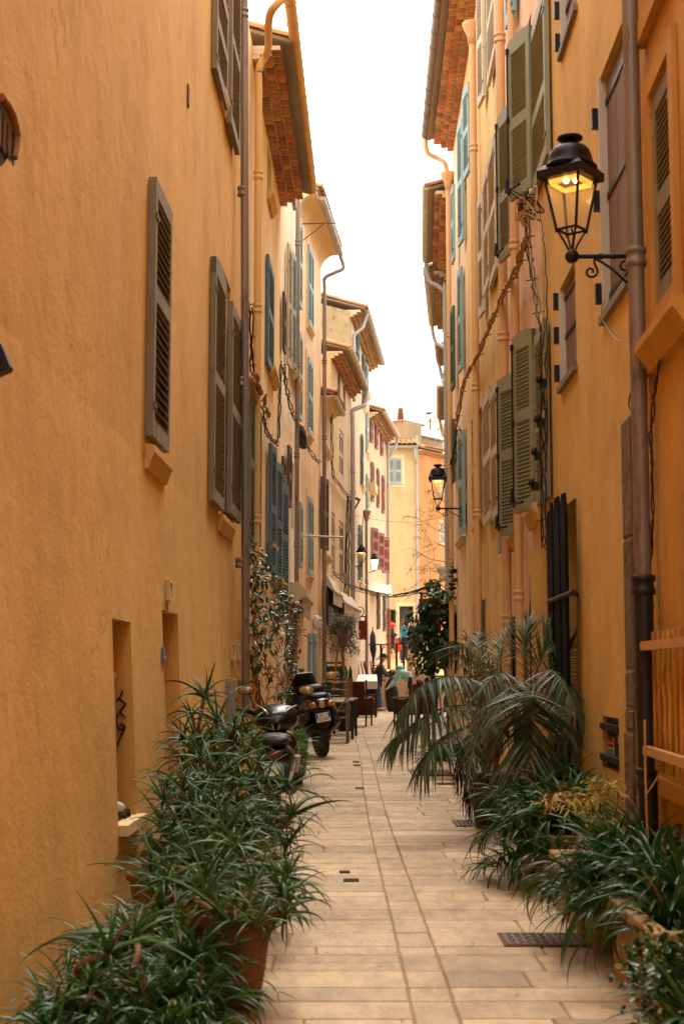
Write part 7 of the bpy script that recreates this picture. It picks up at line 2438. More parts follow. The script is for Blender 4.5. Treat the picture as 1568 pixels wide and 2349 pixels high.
def near_scooter(P, yaw):
    T = thing('motor_scooter', 'black motor scooter with silver strip on its cowl half buried in aloes', 'motor scooter', P)
    M = Matrix.Translation(P) @ Matrix.Rotation(yaw, 4, 'Z')
    wheel(T, (0, 0.0, 0.23), 0.23, 0.11, 'rear_wheel', M)
    wheel(T, (0, 1.25, 0.23), 0.23, 0.1, 'front_wheel', M)
    def L(name, rings, mat, parent=T):
        return MB(M).loft(rings, 0).build(name, mat, parent)
    cw = L('cowl', [ring(0.0, 0.80, 0.10, 0.06, 0.68), ring(0, 0.82, 0.19, 0.11, 0.76), ring(0, 0.84, 0.22, 0.13, 0.88), ring(0, 0.85, 0.19, 0.11, 1.05), ring(0, 0.83, 0.07, 0.05, 1.16)], 'bike_black')
    for sg in (-1, 1):
        MB(M).tube(smooth_path([(sg * 0.19, 0.90, 0.955), (sg * 0.10, 0.74, 0.91), (sg * 0.045, 0.70, 0.82), (sg * 0.02, 0.675, 0.735)], 5), 0.014, 6, flat=0.5).build('silver_strip', 'bike_silver', cw)
        MB(M).tube([(sg * 0.19, 0.86, 0.88), (sg * 0.27, 0.82, 0.905)], 0.026, 8).build('bar_end', 'bike_matt', T)
        MB(M).tube([(sg * 0.26, 0.825, 0.9), (sg * 0.40, 0.76, 0.93)], 0.017, 8).build('grip', 'bike_matt', T)
        MB(M).tube([(sg * 0.2, 0.9, 0.92), (sg * 0.26, 0.95, 1.06)], 0.007, 6).build('mirror_stem', 'bike_matt', T)
        mr = MB(M).loft([ring(sg * 0.29, 1.1, 0.055, 0.03, 0.98), ring(sg * 0.29, 1.1, 0.075, 0.04, 0.95), ring(sg * 0.29, 1.1, 0.078, 0.043, 0.93)], 0).build('mirror', 'bike_matt', T)
        MB(M).loft([ring(sg * 0.29, 1.1, 0.07, 0.036, 0.929), ring(sg * 0.29, 1.1, 0.07, 0.036, 0.926)], 0).build('mirror_glass', 'mirror', mr)
    MB(M).tube([(-0.03, 0.7, 0.885), (0.1, 0.71, 0.9)], 0.02, 8).build('switch_block', 'bike_silver', cw)
    ls = L('leg_shield', [ring(0, 0.66, 0.10, 0.06, 0.72), ring(0, 0.58, 0.20, 0.14, 0.80), ring(0, 0.5, 0.22, 0.24, 0.92), ring(0, 0.45, 0.16, 0.25, 1.05)], 'bike_black')
    MB(M).loft([ring(0.06, 0.66, 0.055, 0.03, 0.735, e=2), ring(0.06, 0.66, 0.05, 0.026, 0.725, e=2)], 0).build('badge', 'bike_silver', ls)
    L('body', [ring(0, 0.52, 0.10, 0.06, -0.25), ring(0, 0.5, 0.17, 0.14, -0.1), ring(0, 0.46, 0.19, 0.18, 0.2), ring(0, 0.36, 0.16, 0.14, 0.45), ring(0, 0.22, 0.15, 0.06, 0.6), ring(0, 0.22, 0.16, 0.05, 0.9)], 'bike_black')
    L('seat', [ring(0, 0.66, 0.08, 0.03, -0.22), ring(0, 0.68, 0.14, 0.045, -0.1), ring(0, 0.68, 0.15, 0.05, 0.2), ring(0, 0.66, 0.11, 0.05, 0.42)], 'bike_matt')
    for sg in (-1, 1):
        MB(M).tube([(sg * 0.19, 0.6, 0.35), (sg * 0.2, 0.2, 0.52)], [0.025, 0.03], 8, flat=0.4).build('side_trim', 'bike_silver', T)
    plate_obj(T, M @ Matrix.Translation((0.0, -0.3, 0.42)) @ Matrix.Rotation(rad(-14), 4, 'X'), 0.17, 0.13, [('83', 0.058, -0.03)], band='enamel_white', right='print_sky', size=0.04)
    L('tail_lamp', [ring(0, 0.56, 0.05, 0.025, -0.28), ring(0, 0.56, 0.07, 0.035, -0.24)], 'lens_red')
    MB(M).tube([(0.14, 0.2, 0.2), (0.16, -0.2, 0.26)], [0.04, 0.045], 10).build('exhaust', 'bike_grey', T)
    return T
near_scooter(Vector((-0.60, 12.9, 0)), rad(2))

# ======================================================= CAFE FURNITURE
def table(x, y, label, w=0.62, d=0.7, h=0.735, slats=6, group=None, rot=0.0):
    T = thing('table', label, 'table', (x, y, 0), rot, group)
    M = Matrix.Translation((x, y, 0)) @ Matrix.Rotation(rot, 4, 'Z')
    for i in range(slats):
        MB(M).box((0, -d / 2 + d * (i + 0.5) / slats, h - 0.012), (w, d / slats - 0.008, 0.024)).build('slat', 'wood_pale', T)
    mb = MB(M)
    for sy in (-1, 1):
        mb.box((0, sy * (d / 2 - 0.03), h - 0.055), (w - 0.04, 0.03, 0.06))
    for sx in (-1, 1):
        mb.box((sx * (w / 2 - 0.03), 0, h - 0.056), (0.03, d - 0.1, 0.058))
    mb.build('apron', 'table_black', T)
    for sx in (-1, 1):
        for sy in (-1, 1):
            MB(M).box((sx * (w / 2 - 0.035), sy * (d / 2 - 0.035), (h - 0.03) / 2), (0.05, 0.05, h - 0.03)).build('leg', 'table_black', T)
    return T
table(-0.2, 25.95, 'black-legged table with pale slatted top, first of the row by the scooter', 0.66, 0.7)
table(-0.02, 27.2, 'black-legged slatted table between the first table and the armchair', 0.5, 0.6)
table(0.06, 28.6, 'black-legged slatted table pushed up beside the brown armchair', 0.5, 0.6)
# folded metal frame leaning at the first table
T = thing('folding_rack', 'dull pinkish metal folding rack in front of the slatted tables', 'rack', (-0.1, 25.2, 0))
for (a, b) in (((-0.38, 25.2, 0), (-0.38, 25.2, 0.98)), ((0.08, 25.2, 0), (0.08, 25.2, 0.95)), ((-0.38, 25.2, 0.96), (0.08, 25.2, 0.94)), ((-0.38, 25.22, 0.45), (0.08, 25.22, 0.46)), ((-0.2, 25.21, 0.4), (0.08, 25.21, 0.8)), ((-0.38, 25.6, 1.08), (0.12, 25.6, 1.08)), ((0.12, 25.6, 1.08), (0.12, 25.6, 0.0)), ((-0.3, 25.21, 0.15), (0.08, 25.21, 0.17))):
    MB().tube([a, b], 0.014, 6).build('bar', 'railing_pink', T)
def armchair(x, y, rot, label):
    T = thing('armchair', label, 'armchair', (x, y, 0), rot, 'brown armchairs')
    M = Matrix.Translation((x, y, 0)) @ Matrix.Rotation(rot, 4, 'Z')
    def cushion(name, c, d, mat='velvet_brown'):
        o = MB(M).box(c, d).build(name, mat, T)
        b = o.modifiers.new('bevel', 'BEVEL')
        b.width = 0.03
        b.segments = 3
        return o
    cushion('seat', (0, 0, 0.40), (0.52, 0.52, 0.14))
    cushion('seat_rail', (0, 0, 0.29), (0.5, 0.5, 0.08))
    MBb = M @ Matrix.Translation((0, -0.26, 0.42)) @ Matrix.Rotation(rad(8), 4, 'X')
    o = MB(MBb).box((0, 0, 0.30), (0.50, 0.09, 0.62)).build('backrest', 'velvet_brown', T)
    b = o.modifiers.new('bevel', 'BEVEL')
    b.width = 0.03
    b.segments = 3
    for sx in (-1, 1):
        MB(M).tube([(sx * 0.28, -0.30, 1.06), (sx * 0.28, -0.27, 0.6), (sx * 0.26, -0.25, 0.0)], 0.022, 8).build('leg', 'wood_dark', T)
        MB(M).tube([(sx * 0.27, 0.24, 0.0), (sx * 0.28, 0.24, 0.62)], 0.022, 8).build('leg', 'wood_dark', T)
        MB(M).tube([(sx * 0.285, -0.27, 0.64), (sx * 0.29, 0.1, 0.66), (sx * 0.29, 0.28, 0.63)], 0.03, 8, flat=0.7).build('armrest', 'wood_mid', T)
        cushion('side_panel', (sx * 0.26, -0.02, 0.5), (0.05, 0.46, 0.22))
    return T
armchair(0.36, 33.2, rad(-15), 'brown upholstered armchair seen from behind beside the slatted tables')
armchair(1.5, 33.6, rad(80), 'brown upholstered armchair with a teal cloth lying on its seat')
armchair(1.95, 35.2, rad(120), 'brown upholstered armchair half hidden behind the palm fronds')
mb = MB(Matrix.Translation((1.52, 33.55, 0.50)))
rings = []
for i in range(7):
    k = math.sin(PI * (i + 0.5) / 7)
    rings.append([(-0.2 + 0.4 * i / 6, 0.12 * k * math.cos(2 * PI * j / 10) * (1 + 0.15 * math.sin(i * 3 + j)), 0.055 * k * math.sin(2 * PI * j / 10) * (1 + 0.2 * math.cos(j * 2 + i))) for j in range(10)])
tag(mb.loft(rings).build('crumpled_cloth', 'cloth_teal'), 'crumpled teal cloth on the seat of a brown armchair', 'cloth')
# white-topped table with cloth front
T = thing('table', 'white-topped table with hanging cloth behind the man in the vest', 'table', (0.66, 39.6, 0))
M = Matrix.Translation((0.66, 39.6, 0))
MB(M).loft([[(-0.27, -0.4, 0.95), (0.31, -0.4, 0.95), (0.31, -0.4, 0.98), (-0.27, -0.4, 0.98)], [(-0.2, 0.4, 1.13), (0.31, 0.4, 1.13), (0.31, 0.4, 1.16), (-0.2, 0.4, 1.16)]], 0, True, False).build('top', 'table_white', T)
MB(M).box((0.02, -0.41, 0.86), (0.58, 0.012, 0.18)).build('cloth_front', 'cloth_white', T)
for sx in (-0.22, 0.27):
    for sy in (-0.35, 0.35):
        MB(M).box((sx, sy, 0.46), (0.05, 0.05, 0.92)).build('leg', 'wood_dark', T)
for i in range(3):
    MB(M).box((0.05, -0.2, 0.2 + i * 0.2), (0.5, 0.5, 0.03)).build('shelf', 'wood_dark', T)
# row of folded wooden chairs
tb_ = thing('trestle', 'low dark trestle under the row of folded wooden chairs', 'trestle', (0.78, 41.6, 0))
MB().box((0.78, 41.6, 0.78), (0.48, 0.7, 0.05)).build('top', 'wood_dark', tb_)
for sx in (-0.2, 0.2):
    for sy in (-0.28, 0.28):
        MB().box((0.78 + sx, 41.6 + sy, 0.38), (0.06, 0.06, 0.76)).build('leg', 'wood_dark', tb_)
for i in range(8):
    x = 0.55 + i * 0.062
    T = thing('folding_chair', 'folded wooden chair leaning in the row behind the white-topped table', 'chair', (x, 41.6, 0.81), 0, 'folded wooden chairs in a row')
    M = Matrix.Translation((x, 41.5, 0.81)) @ Matrix.Rotation(rad(-12 - 6 * math.sin(i * 1.7)), 4, 'Y') @ Matrix.Rotation(rad(10), 4, 'X')
    for sy in (-0.16, 0.16):
        MB(M).box((0, sy, 0.36), (0.03, 0.025, 0.72)).build('leg', 'wood_mid', T)
    for z in (0.25, 0.45, 0.64):
        MB(M).box((0, 0, z), (0.026, 0.3, 0.07)).build('slat', 'wood_mid', T)
# tall bistro tables on the upper level
def bar_table(x, y, z0, label, w=0.75):
    T = thing('bar_table', label, 'table', (x, y, z0))
    MB().box((x, y, z0 + 1.12), (w, 0.6, 0.035)).build('top', 'table_black', T)
    for sx in (-0.12, 0.12):
        MB().box((x + sx, y, z0 + 0.56), (0.07, 0.07, 1.1)).build('leg', 'table_black', T)
    MB().box((x, y, z0 + 0.02), (0.5, 0.45, 0.04)).build('base', 'table_black', T)
P = at_y(857, 1478, 44.6)
bar_table(P.x + 0.1, 44.6, P.z - 1.12, 'tall black bar table at the foot of the red-shuttered house', 0.7)
P = at_y(917, 1477, 47.5)
bar_table(P.x, 47.5, P.z - 1.12, 'tall black bar table in front of the woman in blue', 0.72)
# closed parasol leaning by the pipe
P = at_y(856, 1480, 45.2)
T = thing('closed_parasol', 'closed dark blue parasol standing by the tall bar table', 'parasol', (P.x, 45.2, 0.0))
b0, b1 = at_y(856, 1508, 45.2), at_y(854, 1445, 45.2)
MB().tube([b0, b0.lerp(b1, 0.3), b0.lerp(b1, 0.8), b1], [0.05, 0.11, 0.09, 0.02], 10).build('canopy', 'cap_navy', T)
MB().tube([Vector((b0.x, 45.2, 0.0)), b1 + Vector((0, 0, 0.1))], 0.02, 6).build('pole', 'iron', T)
# chair with curved back upside down beside it
T = thing('cafe_chair', 'rust-coloured cafe chair tipped beside the tall bar table', 'chair', at_y(878, 1512, 46.0))
MB().tube(smooth_path([at_y(872, 1513, 46), at_y(877, 1490, 46), at_y(879, 1482, 46), at_y(883, 1485, 46)], 4), 0.022, 6).build('back_frame', 'shutter_red', T)
MB().tube([at_y(866, 1512, 46), at_y(877, 1492, 46.2)], 0.02, 6).build('leg', 'shutter_red', T)
MB().box(at_y(873, 1511, 46.1), (0.35, 0.3, 0.03)).build('seat', 'wood_mid', T)
# bottle crates
for i in range(4):
    z = 0.37 * i
    lb = ['green bottle crate at the bottom of the stack beside the olive tree', 'green bottle crate second from the ground beside the olive tree', 'green bottle crate with red badge, third up beside the olive tree', 'topmost green bottle crate with red badge beside the olive tree'][i]
    T = thing('bottle_crate', lb, 'crate', (-0.17, 31.6, z), 0, 'green bottle crates in a stack')
    M = Matrix.Translation((-0.17, 31.6, z))
    for sx in (-1, 1):
        MB(M).box((sx * 0.165, 0, 0.18), (0.02, 0.3, 0.355)).build('side', 'crate_green', T)
    for sy in (-1, 1):
        MB(M).box((0, sy * 0.16, 0.13), (0.35, 0.02, 0.255)).build('panel', 'crate_green', T)
        MB(M).box((0, sy * 0.16, 0.335), (0.35, 0.02, 0.04)).build('rail', 'crate_green', T)
    MB(M).box((0, 0, 0.012), (0.31, 0.3, 0.02)).build('base', 'crate_green', T)
    if i >= 2:
        MB(M @ Matrix.Translation((0.02, -0.171, 0.14))).loft([ring(0, 0, 0.10, 0.05, 0, e=2), ring(0, 0, 0.10, 0.05, -0.004, e=2)]).build('badge', 'sign_red', T)
        MB(M).tube([(-0.06 + 0.02 * k, -0.178, 0.135 + 0.014 * math.sin(k * 2.2)) for k in range(9)], 0.006, 5).build('badge_script', 'enamel_white', T)
T = thing('bottle_box', 'brown box of clear water bottles beside the green crates', 'box', (0.09, 32.4, 0))
MB().box((0.09, 32.4, 0.55), (0.30, 0.3, 1.1)).build('box', 'crate_brown', T)
for i in range(3):
    for j in range(2):
        MB(Matrix.Translation((-0.01 + 0.1 * i, 32.32 + 0.14 * j, 1.1))).lathe([(0.042, 0), (0.042, 0.16), (0.03, 0.2), (0.015, 0.24), (0.015, 0.28)], 10).build('bottle', 'bottle_green', T)
# parked motorbike beyond the tables on the left, seen over the frame
def far_bike(x, y, yaw, label):
    T = thing('motorbike', label, 'motorbike', (x, y, 0), yaw)
    M = Matrix.Translation((x, y, 0)) @ Matrix.Rotation(yaw, 4, 'Z')
    wheel(T, (0, 0.3, 0.3), 0.3, 0.12, 'rear_wheel', M)
    wheel(T, (0, 1.6, 0.3), 0.3, 0.1, 'front_wheel', M)
    MB(M).loft([ring(0, 0.75, 0.08, 0.05, -0.05), ring(0, 0.75, 0.16, 0.12, 0.2), ring(0, 0.68, 0.17, 0.18, 0.7), ring(0, 0.75, 0.18, 0.2, 1.1), ring(0, 0.85, 0.12, 0.14, 1.4)]).build('body', 'bike_black', T)
    MB(M).loft([ring(0, 0.88, 0.12, 0.04, 0.0), ring(0, 0.88, 0.15, 0.05, 0.4), ring(0, 0.84, 0.12, 0.04, 0.8)]).build('seat', 'bike_matt', T)
    for sg in (-1, 1):
        MB(M).tube([(sg * 0.05, 1.2, 1.0), (sg * 0.36, 1.05, 1.06)], 0.016, 6).build('handlebar', 'bike_matt', T)
        MB(M).loft([ring(sg * 0.36, 1.2, 0.08, 0.05, 1.12), ring(sg * 0.36, 1.2, 0.08, 0.05, 1.10)]).build('mirror', 'bike_silver', T)
    return T
far_bike(-0.36, 28.2, rad(6), 'black motorbike parked against the apricot house behind the slatted tables')
far_bike(2.1, 44.0, rad(-55), 'dark motorbike parked beyond the woman in teal')
P = at_y(951, 1495, 46)
T = thing('covered_scooter', 'scooter under a pale cover in front of the climber', 'scooter', (P.x, 46, 0.0))
rings = []
for i in range(8):
    f = i / 7
    rings.append([(P.x + (0.32 - 0.1 * f) * math.cos(2 * PI * j / 14) * (1 + 0.07 * math.sin(3 * j + i)), 46 + 0.7 * (1 - 0.45 * f) * math.sin(2 * PI * j / 14), 0.5 + 1.42 * f) for j in range(14)])
MB().loft(rings).build('cover', 'cover_tan', T)
wheel(T, (0, 0, 0.3), 0.3, 0.1, 'wheel', Matrix.Translation((P.x, 45.7, 0.0)))
P = at_y(968, 1545, 42)
T = thing('striped_cushions', 'heap of striped cream cushions beside the woman in teal', 'cushions', (P.x, 42, 0.2))
for i in range(9):
    f = i / 8
    MB(Matrix.Translation((P.x - 0.27 + 0.066 * i, 42, P.z))).tube([(0, -0.25, -0.3), (0.02, -0.22, 0.1 + 0.08 * math.sin(PI * f)), (0.03, 0.2, 0.14 + 0.08 * math.sin(PI * f)), (0.03, 0.3, -0.25)], 0.036, 8).build('stripe', 'cloth_white' if i % 2 else 'cloth_stripe', T)
MB().box((P.x, 42, (P.z - 0.25) / 2), (0.6, 0.5, P.z - 0.25)).build('stack', 'wood_dark', T)
# stone wall at the bend
def bag(P, r, h, label, seed, mat='bag_black'):
    rg = random.Random(seed)
    rings = []
    for i in range(10):
        f = i / 9
        k = r * (math.sin(PI * min(1, 0.16 + f * 0.75)) ** 0.7)
        if f > 0.85:
            k *= 0.55
        rings.append([(P[0] + k * math.cos(2 * PI * j / 18) * (1 + rg.uniform(-0.13, 0.13)), P[1] + k * math.sin(2 * PI * j / 18) * (1 + rg.uniform(-0.13, 0.13)), P[2] + h * f + rg.uniform(-0.015, 0.015)) for j in range(18)])
    return tag(MB().loft(rings).build('rubbish_bag', mat), label, 'rubbish bag')
Pm = at_z(897, 1632)
bag((Pm.x + 0.02, Pm.y + 0.05, 0.0), 0.21, 1.15, 'tall black rubbish bag held open between the man and the woman', 1)
Pb = at_z(850, 1640)
bag((Pb.x, Pb.y, 0.0), 0.16, 0.8, 'slim black rubbish bag standing behind the armchair', 2)
bag((Pb.x - 0.02, Pb.y - 0.8, 0.45), 0.17, 0.45, 'grey-black rubbish bag resting on top of the slim one', 3)

# ======================================================= PEOPLE
def skin_obj(name, V_, E_, R_, mat, parent, sub=2, root=0):
    me = bpy.data.meshes.new(name)
    me.from_pydata([Vector(v) for v in V_], E_, [])
    me.materials.append(MT[mat])
    o = link(name, me, parent)
    o.modifiers.new('skin', 'SKIN')
    lay = me.skin_vertices[0].data
    for i, r in enumerate(R_):
        lay[i].radius = r if isinstance(r, tuple) else (r, r)
        lay[i].use_root = (i == root)
    o.modifiers['skin'].use_smooth_shade = True
    s_ = o.modifiers.new('subdivision', 'SUBSURF')
    s_.levels = s_.render_levels = sub
    return o
def chain(pts, rads):
    return pts, [(i, i + 1) for i in range(len(pts) - 1)], rads
class Person:
    """joints in world space; builds one skinned body, clothing as children"""
    def __init__(s, label, base, J):
        s.T = thing('person', label, 'person', base)
        s.J = {k: Vector(v) for k, v in J.items()}
        J = s.J
        V_, E_, R_, ix = [], [], [], {}
        def add(n, p, r, par=None):
            ix[n] = len(V_)
            V_.append(Vector(p))
            R_.append(r)
            if par:
                E_.append((ix[par], ix[n]))
        add('pelvis', J['pelvis'], 0.12)
        add('waist', J['pelvis'].lerp(J['chest'], 0.5), 0.11, 'pelvis')
        add('chest', J['chest'], 0.13, 'waist')
        add('neck', J['neck'], 0.055, 'chest')
        hd = (J['head'] - J['neck'])
        add('jaw', J['neck'] + hd * 0.55, 0.075, 'neck')
        add('head', J['head'], 0.095, 'jaw')
        add('crown', J['head'] + hd.normalized() * 0.07, 0.07, 'head')
        for sd in 'LR':
            add('hip' + sd, J['hip' + sd], 0.085, 'pelvis')
            add('knee' + sd, J['knee' + sd], 0.06, 'hip' + sd)
            add('ank' + sd, J['ank' + sd], 0.04, 'knee' + sd)
            add('toe' + sd, J['toe' + sd], 0.035, 'ank' + sd)
            add('sh' + sd, J['sh' + sd], 0.06, 'chest')
            add('elb' + sd, J['elb' + sd], 0.043, 'sh' + sd)
            add('wr' + sd, J['hand' + sd], 0.03, 'elb' + sd)
            fd = (J['hand' + sd] - J['elb' + sd]).normalized()
            sdv = fd.cross(Z3)
            sdv = sdv.normalized() if sdv.length > 0.1 else Vector((1, 0, 0))
            add('palm' + sd, J['hand' + sd] + fd * 0.06, 0.028, 'wr' + sd)
            for k, (ang, L) in enumerate(((-0.8, 0.06), (-0.3, 0.085), (-0.05, 0.095), (0.2, 0.09), (0.45, 0.075))):
                st_ = 'wr' + sd if k == 0 else 'palm' + sd
                q0 = V_[ix[st_]]
                q1 = q0 + (fd * math.cos(ang) + sdv * math.sin(ang)) * L * 0.55
                q2 = q1 + (fd * math.cos(ang) + sdv * math.sin(ang) * 0.6 + Vector((0, 0, -0.5))).normalized() * L * 0.5
                add('f%s%d' % (sd, k), q1, 0.010, st_)
                add('g%s%d' % (sd, k), q2, 0.008, 'f%s%d' % (sd, k))
        s.body = skin_obj('body', V_, E_, R_, 'skin', s.T)
    def cloth(s, name, paths, mat, sub=2):
        V_, E_, R_, key = [], [], [], {}
        for path in paths:
            prev = None
            for (n, p, r) in path:
                if n not in key:
                    key[n] = len(V_)
                    V_.append(Vector(p))
                    R_.append(r)
                if prev is not None:
                    E_.append((key[prev], key[n]))
                prev = n
        return skin_obj(name, V_, E_, R_, mat, s.T, sub)
    def face(s, d):
        d = Vector(d).normalized()
        up = (s.J['head'] - s.J['neck']).normalized()
        rt = d.cross(up).normalized()
        h = s.J['head']
        for sg in (-1, 1):
            MB(Matrix.Translation(h + d * 0.088 + rt * sg * 0.034 + up * 0.01)).ball((0, 0, 0), (0.012, 0.012, 0.009), 8).build('eye', 'print_black', s.T)
            MB(Matrix.Translation(h + rt * sg * 0.095)).ball((0, 0, 0), (0.018, 0.022, 0.034), 8).build('ear', 'skin', s.T)
        MB().tube([h + d * 0.085 + up * 0.02, h + d * 0.118 - up * 0.022, h + d * 0.09 - up * 0.03], [0.008, 0.016, 0.01], 8).build('nose', 'skin', s.T)
        MB().tube([h + d * 0.088 - up * 0.052 - rt * 0.024, h + d * 0.096 - up * 0.054, h + d * 0.088 - up * 0.052 + rt * 0.024], 0.006, 6).build('mouth', 'sign_red', s.T)
    def hair(s, d, mat, extra=()):
        d = Vector(d).normalized()
        up = (s.J['head'] - s.J['neck']).normalized()
        h = s.J['head']
        mb = MB()
        mb.ball(h - d * 0.022 + up * 0.03, (0.108, 0.108, 0.105), 14)
        for (f, u_, r) in extra:
            mb.ball(h + d * f + up * u_, r, 10)
        return mb.build('hair', mat, s.T)
# ---- the man in the quilted vest, back half turned, looking right
b = at_z(869, 1631)
g0 = Vector((b.x, b.y, 0))
def G(x, y, z):
    return g0 + Vector((x, y, z))
J = dict(pelvis=G(-0.06, 0, 0.96), chest=G(0.02, 0.0, 1.34), neck=G(0.1, 0, 1.53), head=G(0.15, -0.01, 1.66),
         hipL=G(-0.07, 0.1, 0.93), kneeL=G(0.0, 0.16, 0.5), ankL=G(0.06, 0.2, 0.09), toeL=G(0.24, 0.18, 0.04),
         hipR=G(-0.06, -0.1, 0.93), kneeR=G(-0.01, -0.12, 0.5), ankR=G(-0.04, -0.12, 0.09), toeR=G(0.14, -0.15, 0.04),
         shL=G(0.05, 0.18, 1.44), elbL=G(0.22, 0.2, 1.2), handL=G(0.42, 0.1, 1.16),
         shR=G(0.04, -0.18, 1.44), elbR=G(0.16, -0.24, 1.16), handR=G(0.36, -0.12, 1.12))
m = Person('man in navy quilted vest, cap and jeans standing at the black bag', g0, J)
m.face((1, -0.25, -0.25))
m.hair((1, -0.25, -0.2), 'hair_grey')
m.cloth('vest', [[('p', G(-0.06, 0, 0.98), (0.17, 0.175)), ('w', G(-0.03, 0, 1.14), (0.165, 0.17)), ('c', G(0.02, 0, 1.34), (0.165, 0.18)), ('n', G(0.08, 0, 1.48), 0.09)],
               [('c', G(0.02, 0, 1.34), 0.165), ('sl', G(0.04, 0.17, 1.42), 0.085)], [('c', G(0.02, 0, 1.34), 0.165), ('sr', G(0.03, -0.17, 1.42), 0.085)]], 'vest_navy')
for i in range(6):
    z = 1.0 + i * 0.085
    xo = -0.06 + 0.1 * i / 6
    MB().tube([G(xo + 0.168 * math.cos(2 * PI * k / 20), 0.172 * math.sin(2 * PI * k / 20), z + 0.0) for k in range(21)], 0.014, 6).build('quilting', 'vest_navy', m.T)
for sd, sg in (('L', 1), ('R', -1)):
    m.cloth('sleeve', [[('a', J['sh' + sd], 0.078), ('b', J['elb' + sd], 0.06), ('c', J['elb' + sd].lerp(J['hand' + sd], 0.9), 0.045)]], 'sleeve_dark')
m.cloth('jeans', [[('p', G(-0.06, 0, 0.95), (0.15, 0.155)), ('hl', J['hipL'], 0.10), ('kl', J['kneeL'], 0.082), ('al', J['ankL'], 0.065)], [('p', G(-0.06, 0, 0.95), 0.15), ('hr', J['hipR'], 0.10), ('kr', J['kneeR'], 0.082), ('ar', J['ankR'], 0.065)]], 'denim')
for sd in 'LR':
    m.cloth('shoe', [[('a', J['ank' + sd] - Vector((0.05, 0, 0.035)), 0.05), ('b', J['toe' + sd] + Vector((0, 0, 0.005)), 0.043)]], 'shoe_tan')
h = J['head']
mb = MB(Matrix.Translation(h + Vector((-0.01, 0, 0.035))) @ Matrix.Rotation(rad(14), 4, 'Y'))
mb.lathe([(0.118, 0.0), (0.12, 0.03), (0.11, 0.07), (0.08, 0.1), (0.02, 0.115)], 16)
mb.build('cap', 'cap_navy', m.T)
mb = MB(Matrix.Translation(h + Vector((0.12, -0.02, 0.035))) @ Matrix.Rotation(rad(18), 4, 'Y'))
mb.loft([[(-0.03, -0.09, 0), (-0.03, 0.09, 0), (-0.03, 0.09, 0.012), (-0.03, -0.09, 0.012)], [(0.06, -0.075, 0), (0.06, 0.075, 0), (0.06, 0.075, 0.01), (0.06, -0.075, 0.01)], [(0.1, -0.03, -0.008), (0.1, 0.03, -0.008), (0.1, 0.03, 0), (0.1, -0.03, 0)]], 0, True, False)
mb.build('cap_peak', 'cap_navy', m.T)
# ---- the woman in the teal hoodie, bent over the bag
b = at_z(950, 1634)
g0 = Vector((b.x, b.y - 0.2, 0))
J = dict(pelvis=G(-0.08, 0.05, 0.98), chest=G(-0.42, -0.02, 1.22), neck=G(-0.58, -0.05, 1.24), head=G(-0.68, -0.06, 1.20),
         hipL=G(-0.06, 0.15, 0.93), kneeL=G(-0.12, 0.18, 0.5), ankL=G(-0.02, 0.18, 0.08), toeL=G(-0.2, 0.18, 0.04),
         hipR=G(-0.06, -0.05, 0.93), kneeR=G(-0.1, -0.06, 0.5), ankR=G(0.0, -0.06, 0.08), toeR=G(-0.18, -0.06, 0.04),
         shL=G(-0.46, 0.15, 1.2), elbL=G(-0.6, 0.2, 0.95), handL=G(-0.72, 0.1, 0.85),
         shR=G(-0.44, -0.19, 1.2), elbR=G(-0.58, -0.24, 0.92), handR=G(-0.82, -0.26, 0.74))
w_ = Person('woman in teal hoodie bending over to hold the black bag', g0, J)
w_.face((-0.75, -0.2, -0.75))
w_.hair((-0.8, -0.15, -0.6), 'hair_dark', ((-0.12, 0.03, 0.05), (-0.05, 0.07, 0.07)))
w_.cloth('hoodie', [[('p', G(-0.1, 0.05, 1.0), (0.16, 0.165)), ('w', G(-0.26, 0.0, 1.12), (0.165, 0.17)), ('c', G(-0.42, -0.02, 1.22), (0.16, 0.17)), ('n', G(-0.52, -0.04, 1.26), 0.1)],
                  [('c', G(-0.42, -0.02, 1.22), 0.16), ('sl', J['shL'], 0.085), ('el', J['elbL'], 0.062), ('wl', J['elbL'].lerp(J['handL'], 0.92), 0.046)],
                  [('c', G(-0.42, -0.02, 1.22), 0.16), ('sr', J['shR'], 0.085), ('er', J['elbR'], 0.065), ('wr', J['elbR'].lerp(J['handR'], 0.92), 0.046)]], 'hoodie_teal')
mb = MB()
mb.ball(G(-0.44, -0.03, 1.36), (0.12, 0.13, 0.07), 12)
mb.build('hood', 'hoodie_teal', w_.T)
mb = MB(Matrix.Translation(G(-0.2, -0.165, 1.19)))
mb.ball((0, 0, 0), (0.11, 0.03, 0.06), 10)
mb.build('print_patch', 'hoodie_pink', w_.T)
w_.cloth('trousers', [[('p', G(-0.08, 0.05, 0.96), (0.15, 0.155)), ('hl', J['hipL'], 0.1), ('kl', J['kneeL'], 0.075), ('al', J['ankL'], 0.06)], [('p', G(-0.08, 0.05, 0.96), 0.15), ('hr', J['hipR'], 0.1), ('kr', J['kneeR'], 0.075), ('ar', J['ankR'], 0.06)]], 'jacket_dark')
for sd in 'LR':
    w_.cloth('shoe', [[('a', J['ank' + sd] - Vector((-0.04, 0, 0.03)), 0.045), ('b', J['toe' + sd] + Vector((0, 0, 0.005)), 0.04)]], 'bike_matt')
